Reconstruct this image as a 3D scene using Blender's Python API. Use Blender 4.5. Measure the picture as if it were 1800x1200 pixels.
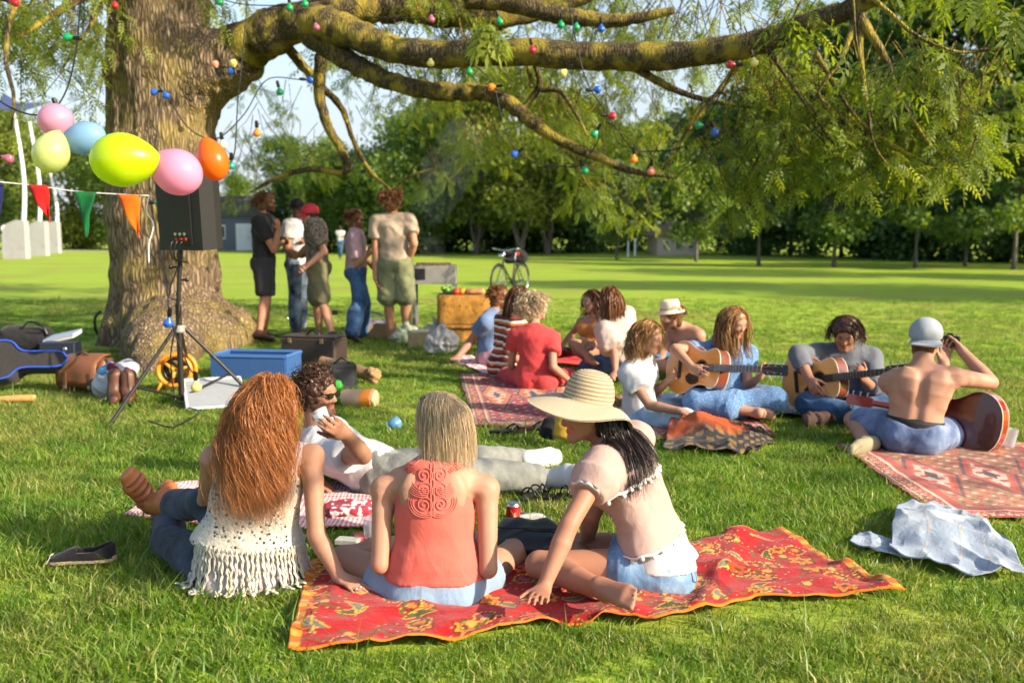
import bpy, math, random
import numpy as np
from mathutils import Vector, Matrix
from mathutils.bvhtree import BVHTree

for _o in list(bpy.data.objects):
    bpy.data.objects.remove(_o, do_unlink=True)
random.seed(7)
RNG = np.random.default_rng(11)
SC = bpy.context.scene
COL = SC.collection
R_ = math.radians

# ------------------------------------------------------------------ camera
FPX, CAM_H, HOR = 1750.0, 1.38, 405.0
PITCH = math.atan((600 - HOR) / FPX)
cam_d = bpy.data.cameras.new('camera')
cam_d.sensor_width = 36.0
cam_d.lens = 36.0 * FPX / 1800.0
cam_d.clip_end = 2000
cam_d.clip_start = 0.05
cam_d.dof.use_dof = True
cam_d.dof.focus_distance = 4.2
cam_d.dof.aperture_fstop = 2.8
cam = bpy.data.objects.new('camera', cam_d)
COL.objects.link(cam)
cam.location = (0, 0, CAM_H)
cam.rotation_euler = (math.pi / 2 - PITCH, 0, 0)
SC.camera = cam

# ------------------------------------------------------------------ light
SUN_EL = R_(26)
SUN_DIR = np.array([0.89, -0.46, 0])            # horizontal direction towards the sun (right, behind the camera)
SUN_DIR /= np.linalg.norm(SUN_DIR)
world = bpy.data.worlds.new('World')
SC.world = world
world.use_nodes = True
wn = world.node_tree
wn.nodes.clear()
sky = wn.nodes.new('ShaderNodeTexSky')
sky.sky_type = 'NISHITA'
sky.sun_disc = False
sky.sun_elevation = SUN_EL
sky.sun_rotation = math.atan2(SUN_DIR[0], SUN_DIR[1])
sky.air_density = 1.0
sky.dust_density = 2.0
sky.ozone_density = 1.0
bgn = wn.nodes.new('ShaderNodeBackground')
bgn.inputs['Strength'].default_value = 0.15
wout = wn.nodes.new('ShaderNodeOutputWorld')
# milky summer haze low in the sky, the same all round
_tc = wn.nodes.new('ShaderNodeTexCoord')
_sx = wn.nodes.new('ShaderNodeSeparateXYZ')
_rp = wn.nodes.new('ShaderNodeValToRGB')
_rp.color_ramp.interpolation = 'EASE'
_rp.color_ramp.elements[0].position = 0.0
_rp.color_ramp.elements[0].color = (.85, .85, .85, 1)
_rp.color_ramp.elements[1].position = 0.42
_rp.color_ramp.elements[1].color = (0, 0, 0, 1)
_mx = wn.nodes.new('ShaderNodeMix')
_mx.data_type = 'RGBA'
_mx.inputs[7].default_value = (2.25, 2.45, 2.8, 1)
wn.links.new(_tc.outputs['Generated'], _sx.inputs[0])
wn.links.new(_sx.outputs[2], _rp.inputs[0])
wn.links.new(_rp.outputs[0], _mx.inputs[0])
wn.links.new(sky.outputs[0], _mx.inputs[6])
wn.links.new(_mx.outputs[2], bgn.inputs[0])
wn.links.new(bgn.outputs[0], wout.inputs[0])
sun_d = bpy.data.lights.new('sun', 'SUN')
sun_d.energy = 5.0
sun_d.angle = R_(0.6)
sun_d.color = (1.0, 0.86, 0.66)
sun = bpy.data.objects.new('sun', sun_d)
COL.objects.link(sun)
_sv = Vector((SUN_DIR[0] * math.cos(SUN_EL), SUN_DIR[1] * math.cos(SUN_EL), math.sin(SUN_EL)))
sun.rotation_euler = _sv.to_track_quat('Z', 'Y').to_euler()
SC.view_settings.view_transform = 'Standard'
SC.view_settings.look = 'None'
SC.view_settings.gamma = 1
SC.view_settings.use_curve_mapping = False
SC.view_settings.exposure = 1.12
SC.render.engine = 'CYCLES'
SC.cycles.use_denoising = True
SC.cycles.use_adaptive_sampling = True
SC.cycles.adaptive_threshold = 0.02
SC.cycles.max_bounces = 6
SC.cycles.diffuse_bounces = 2
SC.cycles.glossy_bounces = 2
SC.cycles.transmission_bounces = 6
SC.cycles.transparent_max_bounces = 12
SC.cycles.volume_bounces = 0
SC.cycles.caustics_reflective = False
SC.cycles.caustics_refractive = False

# ------------------------------------------------------------------ measuring helpers
def v3(*a):
    return np.array(a, dtype=float)
def nrm(v):
    v = np.asarray(v, float)
    return v / (np.linalg.norm(v) + 1e-12)
CAMP = v3(0, 0, CAM_H)
def ray(px, py):
    x, y = (px - 900) / FPX, (600 - py) / FPX
    c, s = math.cos(PITCH), math.sin(PITCH)
    return v3(x, c + y * s, -s + y * c)
def G(px, py, z=0.0):
    d = ray(px, py)
    return CAMP + d * ((z - CAM_H) / d[2])
def at(px, py, Y):
    d = ray(px, py)
    return CAMP + d * (Y / d[1])
def gy(py):
    return G(900, py)[1]
def reach(p, px, py, L, sgn):
    """the point seen in that direction that lies L metres from p, on the far (+1) or near (-1) side"""
    d = nrm(ray(px, py))
    oc = CAMP - p
    b = oc @ d
    disc = b * b - (oc @ oc - L * L)
    if disc <= 0:
        return CAMP + d * (-b)
    return CAMP + d * (-b + sgn * math.sqrt(disc))
def perp(d, hint):
    h = np.asarray(hint, float) - (np.asarray(hint, float) @ d) * d
    if np.linalg.norm(h) < 1e-6:
        h = np.cross(d, v3(0.3, 0.5, 0.8))
    return nrm(h)

# ------------------------------------------------------------------ mesh building
def mesh_np(name, V, F, smooth=True, attrs=None):
    """F: list of arrays (n,3)/(n,4) or list of tuples"""
    me = bpy.data.meshes.new(name)
    V = np.asarray(V, np.float32)
    me.vertices.add(len(V))
    me.vertices.foreach_set('co', V.ravel())
    arrs = [np.asarray(f, np.int32) for f in F if len(f)]
    nl = sum(a.size for a in arrs)
    npol = sum(len(a) for a in arrs)
    me.loops.add(nl)
    me.polygons.add(npol)
    me.loops.foreach_set('vertex_index', np.concatenate([a.ravel() for a in arrs]))
    tot = np.concatenate([np.full(len(a), a.shape[1], np.int32) for a in arrs])
    st = np.concatenate([[0], np.cumsum(tot)[:-1]]).astype(np.int32)
    me.polygons.foreach_set('loop_start', st)
    me.polygons.foreach_set('loop_total', tot)
    if smooth:
        me.polygons.foreach_set('use_smooth', np.ones(npol, bool))
    me.update(calc_edges=True)
    if attrs:
        for k, (kind, arr) in attrs.items():
            a = me.attributes.new(k, kind, 'POINT')
            if kind == 'FLOAT_COLOR':
                c = np.ones((len(V), 4), np.float32)
                c[:, :3] = arr
                a.data.foreach_set('color', c.ravel())
            else:
                a.data.foreach_set('value', np.asarray(arr, np.float32))
    return me
def link(name, me, mat=None, parent=None):
    o = bpy.data.objects.new(name, me)
    COL.objects.link(o)
    if mat is not None and me is not None and not me.materials:
        for m in (mat if isinstance(mat, (list, tuple)) else [mat]):
            me.materials.append(m)
    if parent is not None:
        o.parent = parent
    return o
def tag(o, label=None, cat=None, group=None, kind=None):
    if label: o['label'] = label
    if cat: o['category'] = cat
    if group: o['group'] = group
    if kind: o['kind'] = kind
    return o
def empty(name, loc, label=None, cat=None, group=None):
    o = bpy.data.objects.new(name, None)
    o.empty_display_size = 0.05
    COL.objects.link(o)
    o.location = loc
    return tag(o, label, cat, group)
def copy_tree(o, parent=None):
    c = o.copy()
    COL.objects.link(c)
    c.parent = parent
    for ch in list(o.children):
        copy_tree(ch, c)
    return c

class MB:
    """collects shapes into one mesh"""
    def __init__(s):
        s.V, s.F, s.M, s.n = [], [], [], 0
    def add(s, V, F, mi=0):
        V = np.asarray(V, float)
        s.V.append(V)
        for f in F:
            s.F.append(tuple(int(i) + s.n for i in f))
            s.M.append(mi)
        s.n += len(V)
        return s
    def box(s, c, size, rot=None, mi=0, taper=1.0, bev=0.0):
        hx, hy, hz = [k / 2 for k in size]
        if bev > 0:
            b = min(bev, hx * .9, hy * .9, hz * .9)
            pts = []
            for z, ins in ((-hz, b), (-hz + b, 0), (hz - b, 0), (hz, b)):
                t = 1 if z < 0 else taper
                X, Y = (hx - ins) * t, (hy - ins) * t
                bb = b
                pts += [(-X + bb, -Y, z), (X - bb, -Y, z), (X, -Y + bb, z), (X, Y - bb, z), (X - bb, Y, z), (-X + bb, Y, z), (-X, Y - bb, z), (-X, -Y + bb, z)]
            F = [tuple(range(7, -1, -1)), tuple(range(24, 32))]
            for r in range(3):
                for i in range(8):
                    F.append((r * 8 + i, r * 8 + (i + 1) % 8, r * 8 + 8 + (i + 1) % 8, r * 8 + 8 + i))
        else:
            pts = [(x * (1 if z < 0 else taper), y * (1 if z < 0 else taper), z) for z in (-hz, hz) for x, y in ((-hx, -hy), (hx, -hy), (hx, hy), (-hx, hy))]
            F = [(3, 2, 1, 0), (4, 5, 6, 7), (0, 1, 5, 4), (1, 2, 6, 5), (2, 3, 7, 6), (3, 0, 4, 7)]
        P = np.array(pts)
        if rot is not None:
            P = P @ np.asarray(rot).T
        return s.add(P + np.asarray(c, float), F, mi)
    def tube(s, pts, rad, n=8, mi=0, closed=False, caps=True, flat=1.0, hint=(0.31, 0.2, 0.93)):
        pts = np.asarray(pts, float)
        m = len(pts)
        rad = np.full(m, rad) if np.isscalar(rad) else np.asarray(rad, float)
        T = np.zeros_like(pts)
        if closed:
            T = np.roll(pts, -1, 0) - np.roll(pts, 1, 0)
        else:
            T[1:-1] = pts[2:] - pts[:-2]
            T[0] = pts[1] - pts[0]
            T[-1] = pts[-1] - pts[-2]
        T /= np.linalg.norm(T, axis=1)[:, None] + 1e-12
        u = perp(T[0], hint)
        V = []
        ang = np.arange(n) * 2 * math.pi / n
        for i in range(m):
            u = perp(T[i], u)
            w = np.cross(T[i], u)
            V.append(pts[i] + rad[i] * (np.cos(ang)[:, None] * u + flat * np.sin(ang)[:, None] * w))
        V = np.concatenate(V)
        F = []
        for i in range(m if closed else m - 1):
            a, b = i * n, ((i + 1) % m) * n
            for j in range(n):
                F.append((a + j, a + (j + 1) % n, b + (j + 1) % n, b + j))
        if caps and not closed:
            F.append(tuple(range(n - 1, -1, -1)))
            F.append(tuple(range((m - 1) * n, m * n)))
        return s.add(V, F, mi)
    def bar(s, a, b, r, n=8, mi=0, r2=None):
        return s.tube([a, b], [r, r if r2 is None else r2], n, mi)
    def lathe(s, prof, c=(0, 0, 0), axis=(0, 0, 1), n=16, mi=0):
        """prof: (radius, height) pairs"""
        ax = nrm(axis)
        u = perp(ax, (0.9, 0.2, 0.35) if abs(ax[0]) < .9 else (0, 0, 1))
        w = np.cross(ax, u)
        ang = np.arange(n) * 2 * math.pi / n
        V = np.concatenate([np.asarray(c) + ax * h + max(r, 1e-5) * (np.cos(ang)[:, None] * u + np.sin(ang)[:, None] * w) for r, h in prof])
        F = []
        for i in range(len(prof) - 1):
            for j in range(n):
                F.append((i * n + j, i * n + (j + 1) % n, (i + 1) * n + (j + 1) % n, (i + 1) * n + j))
        F.append(tuple(range(n - 1, -1, -1)))
        F.append(tuple(range((len(prof) - 1) * n, len(prof) * n)))
        return s.add(V, F, mi)
    def sphere(s, c, r, n=14, m=9, mi=0, rot=None):
        r = np.asarray(r if hasattr(r, '__len__') else (r, r, r), float)
        V = [(0, 0, -1)]
        for i in range(1, m):
            t = -math.pi / 2 + math.pi * i / m
            for j in range(n):
                p = 2 * math.pi * j / n
                V.append((math.cos(t) * math.cos(p), math.cos(t) * math.sin(p), math.sin(t)))
        V.append((0, 0, 1))
        F = [(0, 1 + (j + 1) % n, 1 + j) for j in range(n)]
        for i in range(m - 2):
            for j in range(n):
                a = 1 + i * n
                F.append((a + j, a + (j + 1) % n, a + n + (j + 1) % n, a + n + j))
        L = len(V) - 1
        a = 1 + (m - 2) * n
        F += [(a + j, a + (j + 1) % n, L) for j in range(n)]
        P = np.array(V) * r
        if rot is not None:
            P = P @ np.asarray(rot).T
        return s.add(P + np.asarray(c, float), F, mi)
    def prism(s, outline, depth, M=None, o=(0, 0, 0), mi=0):
        """outline in the local xy plane, extruded along local z from 0 to depth"""
        n = len(outline)
        P = np.array([(x, y, 0) for x, y in outline] + [(x, y, depth) for x, y in outline])
        if M is not None:
            P = P @ np.asarray(M).T
        F = [tuple(range(n - 1, -1, -1)), tuple(range(n, 2 * n))] + [(i, (i + 1) % n, n + (i + 1) % n, n + i) for i in range(n)]
        return s.add(P + np.asarray(o, float), F, mi)
    def build(s, name, mat, parent=None, smooth=False, org=None, auto=None):
        V = np.concatenate(s.V)
        if org is not None:
            V = V - np.asarray(org, float)
        me = bpy.data.meshes.new(name)
        me.from_pydata(V.tolist(), [], s.F)
        ms = mat if isinstance(mat, (list, tuple)) else [mat]
        for m in ms:
            me.materials.append(m)
        if len(ms) > 1:
            me.polygons.foreach_set('material_index', np.array(s.M, np.int32))
        if smooth:
            me.polygons.foreach_set('use_smooth', np.ones(len(me.polygons), bool))
            if auto:
                me.set_sharp_from_angle(angle=R_(auto))
        me.update()
        return link(name, me, None, parent)

def rotz(a):
    c, s = math.cos(a), math.sin(a)
    return np.array([[c, -s, 0], [s, c, 0], [0, 0, 1.0]])
def frame(x, y, z):
    """columns = local axes in world"""
    return np.stack([np.asarray(x, float), np.asarray(y, float), np.asarray(z, float)], 1)
def catmull(P, n=8):
    P = np.asarray(P, float)
    Q = np.vstack([2 * P[0] - P[1], P, 2 * P[-1] - P[-2]])
    out = []
    for i in range(1, len(Q) - 2):
        p0, p1, p2, p3 = Q[i - 1], Q[i], Q[i + 1], Q[i + 2]
        for t in np.linspace(0, 1, n, endpoint=False):
            out.append(0.5 * (2 * p1 + (p2 - p0) * t + (2 * p0 - 5 * p1 + 4 * p2 - p3) * t * t + (3 * p1 - p0 - 3 * p2 + p3) * t ** 3))
    out.append(P[-1])
    return np.array(out)

# value noise on arrays
_LAT = RNG.random((32, 32, 32)).astype(np.float32) * 2 - 1
def vnoise(x, y, z):
    xi, yi, zi = np.floor(x).astype(int), np.floor(y).astype(int), np.floor(z).astype(int)
    fx, fy, fz = x - xi, y - yi, z - zi
    fx, fy, fz = fx * fx * (3 - 2 * fx), fy * fy * (3 - 2 * fy), fz * fz * (3 - 2 * fz)
    xi &= 31; yi &= 31; zi &= 31
    x1, y1, z1 = (xi + 1) & 31, (yi + 1) & 31, (zi + 1) & 31
    L = _LAT
    a = L[xi, yi, zi] * (1 - fx) + L[x1, yi, zi] * fx
    b = L[xi, y1, zi] * (1 - fx) + L[x1, y1, zi] * fx
    c = L[xi, yi, z1] * (1 - fx) + L[x1, yi, z1] * fx
    d = L[xi, y1, z1] * (1 - fx) + L[x1, y1, z1] * fx
    return (a * (1 - fy) + b * fy) * (1 - fz) + (c * (1 - fy) + d * fy) * fz
def fbm(x, y, z, o=3):
    s, a = 0, 1.0
    for i in range(o):
        s = s + a * vnoise(x * 2 ** i + 7.3 * i, y * 2 ** i + 3.1 * i, z * 2 ** i)
        a *= 0.5
    return s

# ------------------------------------------------------------------ materials
def srgb(h):
    if isinstance(h, str):
        h = h.lstrip('#')
        c = [int(h[i:i + 2], 16) / 255 for i in (0, 2, 4)]
    else:
        c = [k / 255 for k in h]
    return tuple((k / 12.92 if k <= 0.04045 else ((k + 0.055) / 1.055) ** 2.4) for k in c)
class NT:
    def __init__(s, name):
        s.m = bpy.data.materials.new(name)
        s.m.use_nodes = True
        s.t = s.m.node_tree
        s.t.nodes.clear()
        s.out = s.n('ShaderNodeOutputMaterial')
    def n(s, typ, **kw):
        nd = s.t.nodes.new(typ)
        for k, v in kw.items():
            if k[0] == '_':
                setattr(nd, k[1:], v)
            else:
                nd.inputs[k.replace('__', ' ')].default_value = v
        return nd
    def l(s, a, b):
        s.t.links.new(a, b)
    def math(s, op, a, b=None, clamp=False):
        nd = s.t.nodes.new('ShaderNodeMath')
        nd.operation = op
        nd.use_clamp = clamp
        for i, x in enumerate((a, b)):
            if x is None: continue
            if isinstance(x, (int, float)): nd.inputs[i].default_value = x
            else: s.l(x, nd.inputs[i])
        return nd.outputs[0]
    def mix(s, f, a, b, mode='MIX'):
        nd = s.t.nodes.new('ShaderNodeMix')
        nd.data_type = 'RGBA'
        nd.blend_type = mode
        for i, x in ((0, f), (6, a), (7, b)):
            if isinstance(x, (int, float)): nd.inputs[i].default_value = x
            elif isinstance(x, tuple): nd.inputs[i].default_value = (*x[:3], 1)
            else: s.l(x, nd.inputs[i])
        return nd.outputs[2]
    def ramp(s, f, stops, interp='LINEAR'):
        nd = s.t.nodes.new('ShaderNodeValToRGB')
        cr = nd.color_ramp
        cr.interpolation = interp
        while len(cr.elements) < len(stops):
            cr.elements.new(0.5)
        for e, (p, c) in zip(cr.elements, stops):
            e.position = p
            e.color = (*c[:3], 1) if hasattr(c, '__len__') else (c, c, c, 1)
        s.l(f, nd.inputs[0])
        return nd.outputs[0]
    def noise(s, scale=5, detail=3, rough=0.5, vec=None, dist=0.0):
        nd = s.n('ShaderNodeTexNoise', Scale=scale, Detail=detail, Roughness=rough, Distortion=dist)
        if vec is not None: s.l(vec, nd.inputs['Vector'])
        return nd.outputs['Fac']
    def obj(s, scale=None):
        tc = s.t.nodes.new('ShaderNodeTexCoord')
        o = tc.outputs['Object']
        if scale is not None:
            mp = s.t.nodes.new('ShaderNodeMapping')
            mp.inputs['Scale'].default_value = scale
            s.l(o, mp.inputs['Vector'])
            o = mp.outputs[0]
        return o
    def attr(s, name):
        nd = s.t.nodes.new('ShaderNodeAttribute')
        nd.attribute_name = name
        return nd
    def bsdf(s, col, rough=0.6, bump=None, bstr=0.3, bdist=0.01, metal=0.0, spec=0.5, trans=0.0, sheen=0.0, sss=0.0, coat=0.0, transl=0.0, transl_col=None, alpha=None):
        b = s.t.nodes.new('ShaderNodeBsdfPrincipled')
        if isinstance(col, tuple): b.inputs['Base Color'].default_value = (*col[:3], 1)
        else: s.l(col, b.inputs['Base Color'])
        if isinstance(rough, (int, float)): b.inputs['Roughness'].default_value = rough
        else: s.l(rough, b.inputs['Roughness'])
        b.inputs['Metallic'].default_value = metal
        b.inputs['Specular IOR Level'].default_value = spec
        b.inputs['Transmission Weight'].default_value = trans
        b.inputs['Sheen Weight'].default_value = sheen
        b.inputs['Coat Weight'].default_value = coat
        if sss > 0:
            b.inputs['Subsurface Weight'].default_value = sss
            b.inputs['Subsurface Radius'].default_value = (1.0, 0.35, 0.2)
            b.inputs['Subsurface Scale'].default_value = 0.012
        if bump is not None:
            bp = s.n('ShaderNodeBump', Strength=bstr, Distance=bdist)
            s.l(bump, bp.inputs['Height'])
            s.l(bp.outputs[0], b.inputs['Normal'])
        sh = b.outputs[0]
        if transl > 0:
            t = s.t.nodes.new('ShaderNodeBsdfTranslucent')
            tc = transl_col if transl_col is not None else col
            if isinstance(tc, tuple): t.inputs[0].default_value = (*tc[:3], 1)
            else: s.l(tc, t.inputs[0])
            mx = s.n('ShaderNodeMixShader', Fac=transl)
            s.l(sh, mx.inputs[1]); s.l(t.outputs[0], mx.inputs[2])
            sh = mx.outputs[0]
        if alpha is not None:
            tr = s.t.nodes.new('ShaderNodeBsdfTransparent')
            mx = s.t.nodes.new('ShaderNodeMixShader')
            if isinstance(alpha, (int, float)): mx.inputs[0].default_value = alpha
            else: s.l(alpha, mx.inputs[0])
            s.l(tr.outputs[0], mx.inputs[1]); s.l(sh, mx.inputs[2])
            sh = mx.outputs[0]
        s.l(sh, s.out.inputs['Surface'])
        return s.m
_MC = {}
def plain(name, col, rough=0.6, var=0.12, scale=12.0, bump=0.0, bscale=60.0, **kw):
    """a solid colour with slight uneven wear"""
    if name in _MC: return _MC[name]
    if isinstance(col, str): col = srgb(col)
    t = NT(name)
    o = t.obj()
    n = t.noise(scale, 4, 0.6, o)
    c = t.mix(n, tuple(k * (1 - var) for k in col), tuple(min(1, k * (1 + var)) for k in col))
    bm = None
    if bump > 0:
        bm = t.noise(bscale, 3, 0.6, o)
    _MC[name] = t.bsdf(c, rough, bm, bump, 0.004, **kw)
    return _MC[name]
def fabric(name, col, var=0.10, fold=0.5, sheen=0.1, transl=0.0, weave=600.0, rough=0.85, pattern=None):
    """cloth: soft unevenness, weave and fine creases"""
    if name in _MC: return _MC[name]
    if isinstance(col, str): col = srgb(col)
    t = NT(name)
    o = t.obj()
    n = t.noise(9, 4, 0.6, o)
    c = t.mix(n, tuple(k * (1 - var) for k in col), tuple(min(1, k * (1 + var)) for k in col))
    if pattern: c = pattern(t, o, c)
    cr = t.noise(13, 5, 0.5, t.obj((1, 1, 0.6)), 0.9)
    wv = t.noise(weave, 1, 0.5, o)
    h = t.math('ADD', cr, t.math('MULTIPLY', wv, 0.12))
    _MC[name] = t.bsdf(c, rough, h, min(1, fold * 1.2), 0.016, spec=0.2, sheen=sheen, transl=transl)
    return _MC[name]
def vcol_fabric(name, rough=0.9, weave=260.0, fold=0.6, transl=0.0):
    if name in _MC: return _MC[name]
    t = NT(name)
    o = t.obj()
    a = t.attr('col').outputs['Color']
    n = t.noise(6, 5, 0.65, o)
    c = t.mix(t.math('MULTIPLY', n, 0.35), a, t.mix(1.0, a, (0.72, 0.66, 0.6), 'MULTIPLY'))
    h = t.math('ADD', t.noise(17, 5, 0.6, o, .7), t.math('MULTIPLY', t.noise(weave, 2, 0.5, o), 0.25))
    _MC[name] = t.bsdf(c, rough, h, fold, 0.016, spec=0.15, sheen=0.1, transl=transl)
    return _MC[name]
# ------------------------------------------------------------------ smooth solids on a grid
class Seg:
    __slots__ = ('A', 'B', 'ra', 'rb', 'ax', 'L', 'w', 'v', 'c', 'tag')
    def __init__(s, A, B, ra, rb=None, w=None, c=None, tag='', axis=None):
        s.A, s.B = np.asarray(A, float), np.asarray(B, float)
        rb = ra if rb is None else rb
        s.ra = (ra, ra) if np.isscalar(ra) else tuple(ra)
        s.rb = (rb, rb) if np.isscalar(rb) else tuple(rb)
        d = s.B - s.A
        s.L = float(np.linalg.norm(d))
        s.ax = nrm(d) if s.L > 1e-6 else nrm(axis if axis is not None else (0, 0, 1))
        s.w = perp(s.ax, w if w is not None else (0.37, 0.81, 0.45))
        s.v = np.cross(s.ax, s.w)
        s.c = c if c is not None else min(*s.ra, *s.rb)
        s.tag = tag
    def ev(s, x, y, z, inf=0.0):
        dx, dy, dz = x - s.A[0], y - s.A[1], z - s.A[2]
        sa = dx * s.ax[0] + dy * s.ax[1] + dz * s.ax[2]
        u = dx * s.w[0] + dy * s.w[1] + dz * s.w[2]
        v = dx * s.v[0] + dy * s.v[1] + dz * s.v[2]
        if s.L > 1e-6:
            t = np.clip(sa / s.L, 0, 1)
            e = sa - t * s.L
        else:
            t = 0.0
            e = sa
        a = s.ra[0] + (s.rb[0] - s.ra[0]) * t + inf
        b = s.ra[1] + (s.rb[1] - s.ra[1]) * t + inf
        c = s.c + (min(inf, 0.01) if s.c > .006 else 0)
        u = u / a; v = v / b; e = e / c
        k0 = np.sqrt(u * u + v * v + e * e)
        u = u / a; v = v / b; e = e / c
        k1 = np.sqrt(u * u + v * v + e * e) + 1e-6
        return k0 * (k0 - 1) / k1
    def box(s, m):
        r = max(*s.ra, *s.rb, s.c) + m
        return np.minimum(s.A, s.B) - r, np.maximum(s.A, s.B) + r
def Ell(c, axis_u, axis_w, ru, rw, rv, tag=''):
    """ellipsoid: ru along axis_u, rw along axis_w, rv along the third axis"""
    return Seg(c, c, (rw, rv), None, axis_w, ru, tag, axis_u)

def solid(ops, h, inf=0.0):
    """ops: (kind, Seg, k); kind '+' smooth union, '-' smooth subtraction. Returns verts, quads"""
    lo = np.min([p.box(inf + 2 * h)[0] for k, p, q in ops if k == '+'], 0)
    hi = np.max([p.box(inf + 2 * h)[1] for k, p, q in ops if k == '+'], 0)
    n = np.ceil((hi - lo) / h).astype(int) + 1
    F = np.full(n, 0.25, np.float32)
    gx = (lo[0] + h * np.arange(n[0])).astype(np.float32)
    gy_ = (lo[1] + h * np.arange(n[1])).astype(np.float32)
    gz = (lo[2] + h * np.arange(n[2])).astype(np.float32)
    for kind, p, k in ops:
        b0, b1 = p.box((inf if kind == '+' else 0) + 0.045 + k)
        i0 = np.clip(np.floor((b0 - lo) / h).astype(int), 0, n)
        i1 = np.clip(np.ceil((b1 - lo) / h).astype(int) + 1, 0, n)
        if (i1 <= i0).any(): continue
        sl = tuple(slice(a, b) for a, b in zip(i0, i1))
        d = p.ev(gx[sl[0]][:, None, None], gy_[sl[1]][None, :, None], gz[sl[2]][None, None, :], inf if kind == '+' else 0.0).astype(np.float32)
        f = F[sl]
        if kind == '+':
            hh = np.maximum(k - np.abs(f - d), 0) / max(k, 1e-6)
            F[sl] = np.minimum(f, d) - hh * hh * k * 0.25
        else:
            d = -d
            hh = np.maximum(k - np.abs(f - d), 0) / max(k, 1e-6)
            F[sl] = np.maximum(f, d) + hh * hh * k * 0.25
    return nets(F, lo, h)
def nets(F, lo, h):
    S = F < 0
    c = np.zeros(tuple(k - 1 for k in F.shape), np.int8)
    for i in (0, 1):
        for j in (0, 1):
            for k in (0, 1):
                c += S[i:S.shape[0] - 1 + i, j:S.shape[1] - 1 + j, k:S.shape[2] - 1 + k]
    act = (c > 0) & (c < 8)
    ci = np.argwhere(act)
    ids = np.full(act.shape, -1, np.int32)
    ids[act] = np.arange(len(ci))
    acc = np.zeros((len(ci), 3)); cnt = np.zeros(len(ci))
    cor = [(i, j, k) for i in (0, 1) for j in (0, 1) for k in (0, 1)]
    val = {q: F[ci[:, 0] + q[0], ci[:, 1] + q[1], ci[:, 2] + q[2]] for q in cor}
    for a in cor:
        for ax in range(3):
            if a[ax]: continue
            b = tuple(a[i] + (1 if i == ax else 0) for i in range(3))
            fa, fb = val[a], val[b]
            m = (fa < 0) != (fb < 0)
            t = fa[m] / (fa[m] - fb[m])
            P = np.tile(np.array(a, float), (m.sum(), 1))
            P[:, ax] += t
            acc[m] += P; cnt[m] += 1
    V = lo + h * (ci + acc / np.maximum(cnt, 1)[:, None])
    Q = []
    for ax in range(3):
        o1, o2 = [(1, 2), (2, 0), (0, 1)][ax]
        s0 = [slice(None)] * 3; s1 = [slice(None)] * 3
        s0[ax] = slice(0, F.shape[ax] - 1); s1[ax] = slice(1, F.shape[ax])
        A, B = S[tuple(s0)], S[tuple(s1)]
        e = np.argwhere(A != B)
        e = e[(e[:, o1] > 0) & (e[:, o2] > 0) & (e[:, o1] < F.shape[o1] - 1) & (e[:, o2] < F.shape[o2] - 1)]
        ins = A[e[:, 0], e[:, 1], e[:, 2]]
        q = []
        for d1, d2 in ((-1, -1), (0, -1), (0, 0), (-1, 0)):
            g = e.copy(); g[:, o1] += d1; g[:, o2] += d2
            q.append(ids[g[:, 0], g[:, 1], g[:, 2]])
        q = np.stack(q, 1)
        q[~ins] = q[~ins][:, ::-1]
        Q.append(q)
    return V, np.concatenate(Q)
def vnormals(V, Q):
    N = np.zeros_like(V)
    fn = np.cross(V[Q[:, 2]] - V[Q[:, 0]], V[Q[:, 3]] - V[Q[:, 1]])
    for i in range(4):
        np.add.at(N, Q[:, i], fn)
    return N / (np.linalg.norm(N, axis=1)[:, None] + 1e-12)
def relax(V, Q, it=1):
    for _ in range(it):
        acc = np.zeros_like(V); cnt = np.zeros(len(V))
        for i in range(4):
            for j in (1, 3):
                np.add.at(acc, Q[:, i], V[Q[:, (i + j) % 4]]); np.add.at(cnt, Q[:, i], 1)
        V = 0.5 * V + 0.5 * acc / np.maximum(cnt, 1)[:, None]
    return V
def wrinkle(V, Q, amp, freq=(11, 11, 6), seed=0.0):
    if amp <= 0: return V
    N = vnormals(V, Q)
    x, y, z = V[:, 0] * freq[0] + seed, V[:, 1] * freq[1] + seed * 1.7, V[:, 2] * freq[2] + seed * .6
    wx = 0.8 * vnoise(x * .5, y * .5, z * .5)
    a = vnoise(x + wx, y + wx, z)
    b = vnoise(x * .6 + z * .9 + 5, y * .6 - z * .7, z * .8 + wx + 9)
    d = (1 - 2.6 * np.abs(a)) * .5 + (1 - 2.6 * np.abs(b)) * .6 + .25 * vnoise(x * 3, y * 3, z * 3)
    return V + N * (amp * d)[:, None]

# ------------------------------------------------------------------ people
def lerp(a, b, t):
    return np.asarray(a) + (np.asarray(b) - np.asarray(a)) * t
FEM = dict(torso=[(-.16, .135, .10), (0, .172, .122), (.22, .150, .108), (.42, .122, .090), (.62, .134, .098), (.80, .150, .098), (.92, .135, .080), (1.0, .07, .058)],
           sh=.160, hip=.088, ua=(.040, .035), fa=(.036, .025), th=(.088, .056), sk=(.052, .034), nk=.047, hand=.92, L=(.285, .245, .425, .41))
MAL = dict(torso=[(-.16, .130, .10), (0, .162, .118), (.22, .150, .108), (.42, .142, .102), (.62, .160, .115), (.80, .178, .115), (.92, .160, .092), (1.0, .08, .066)],
           sh=.185, hip=.085, ua=(.050, .042), fa=(.043, .030), th=(.085, .058), sk=(.056, .037), nk=.056, hand=1.03, L=(.30, .26, .43, .425))
def fdir(a):
    return v3(math.cos(R_(a)), math.sin(R_(a)), 0)
def rdir(a):
    return v3(math.sin(R_(a)), -math.cos(R_(a)), 0)

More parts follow.
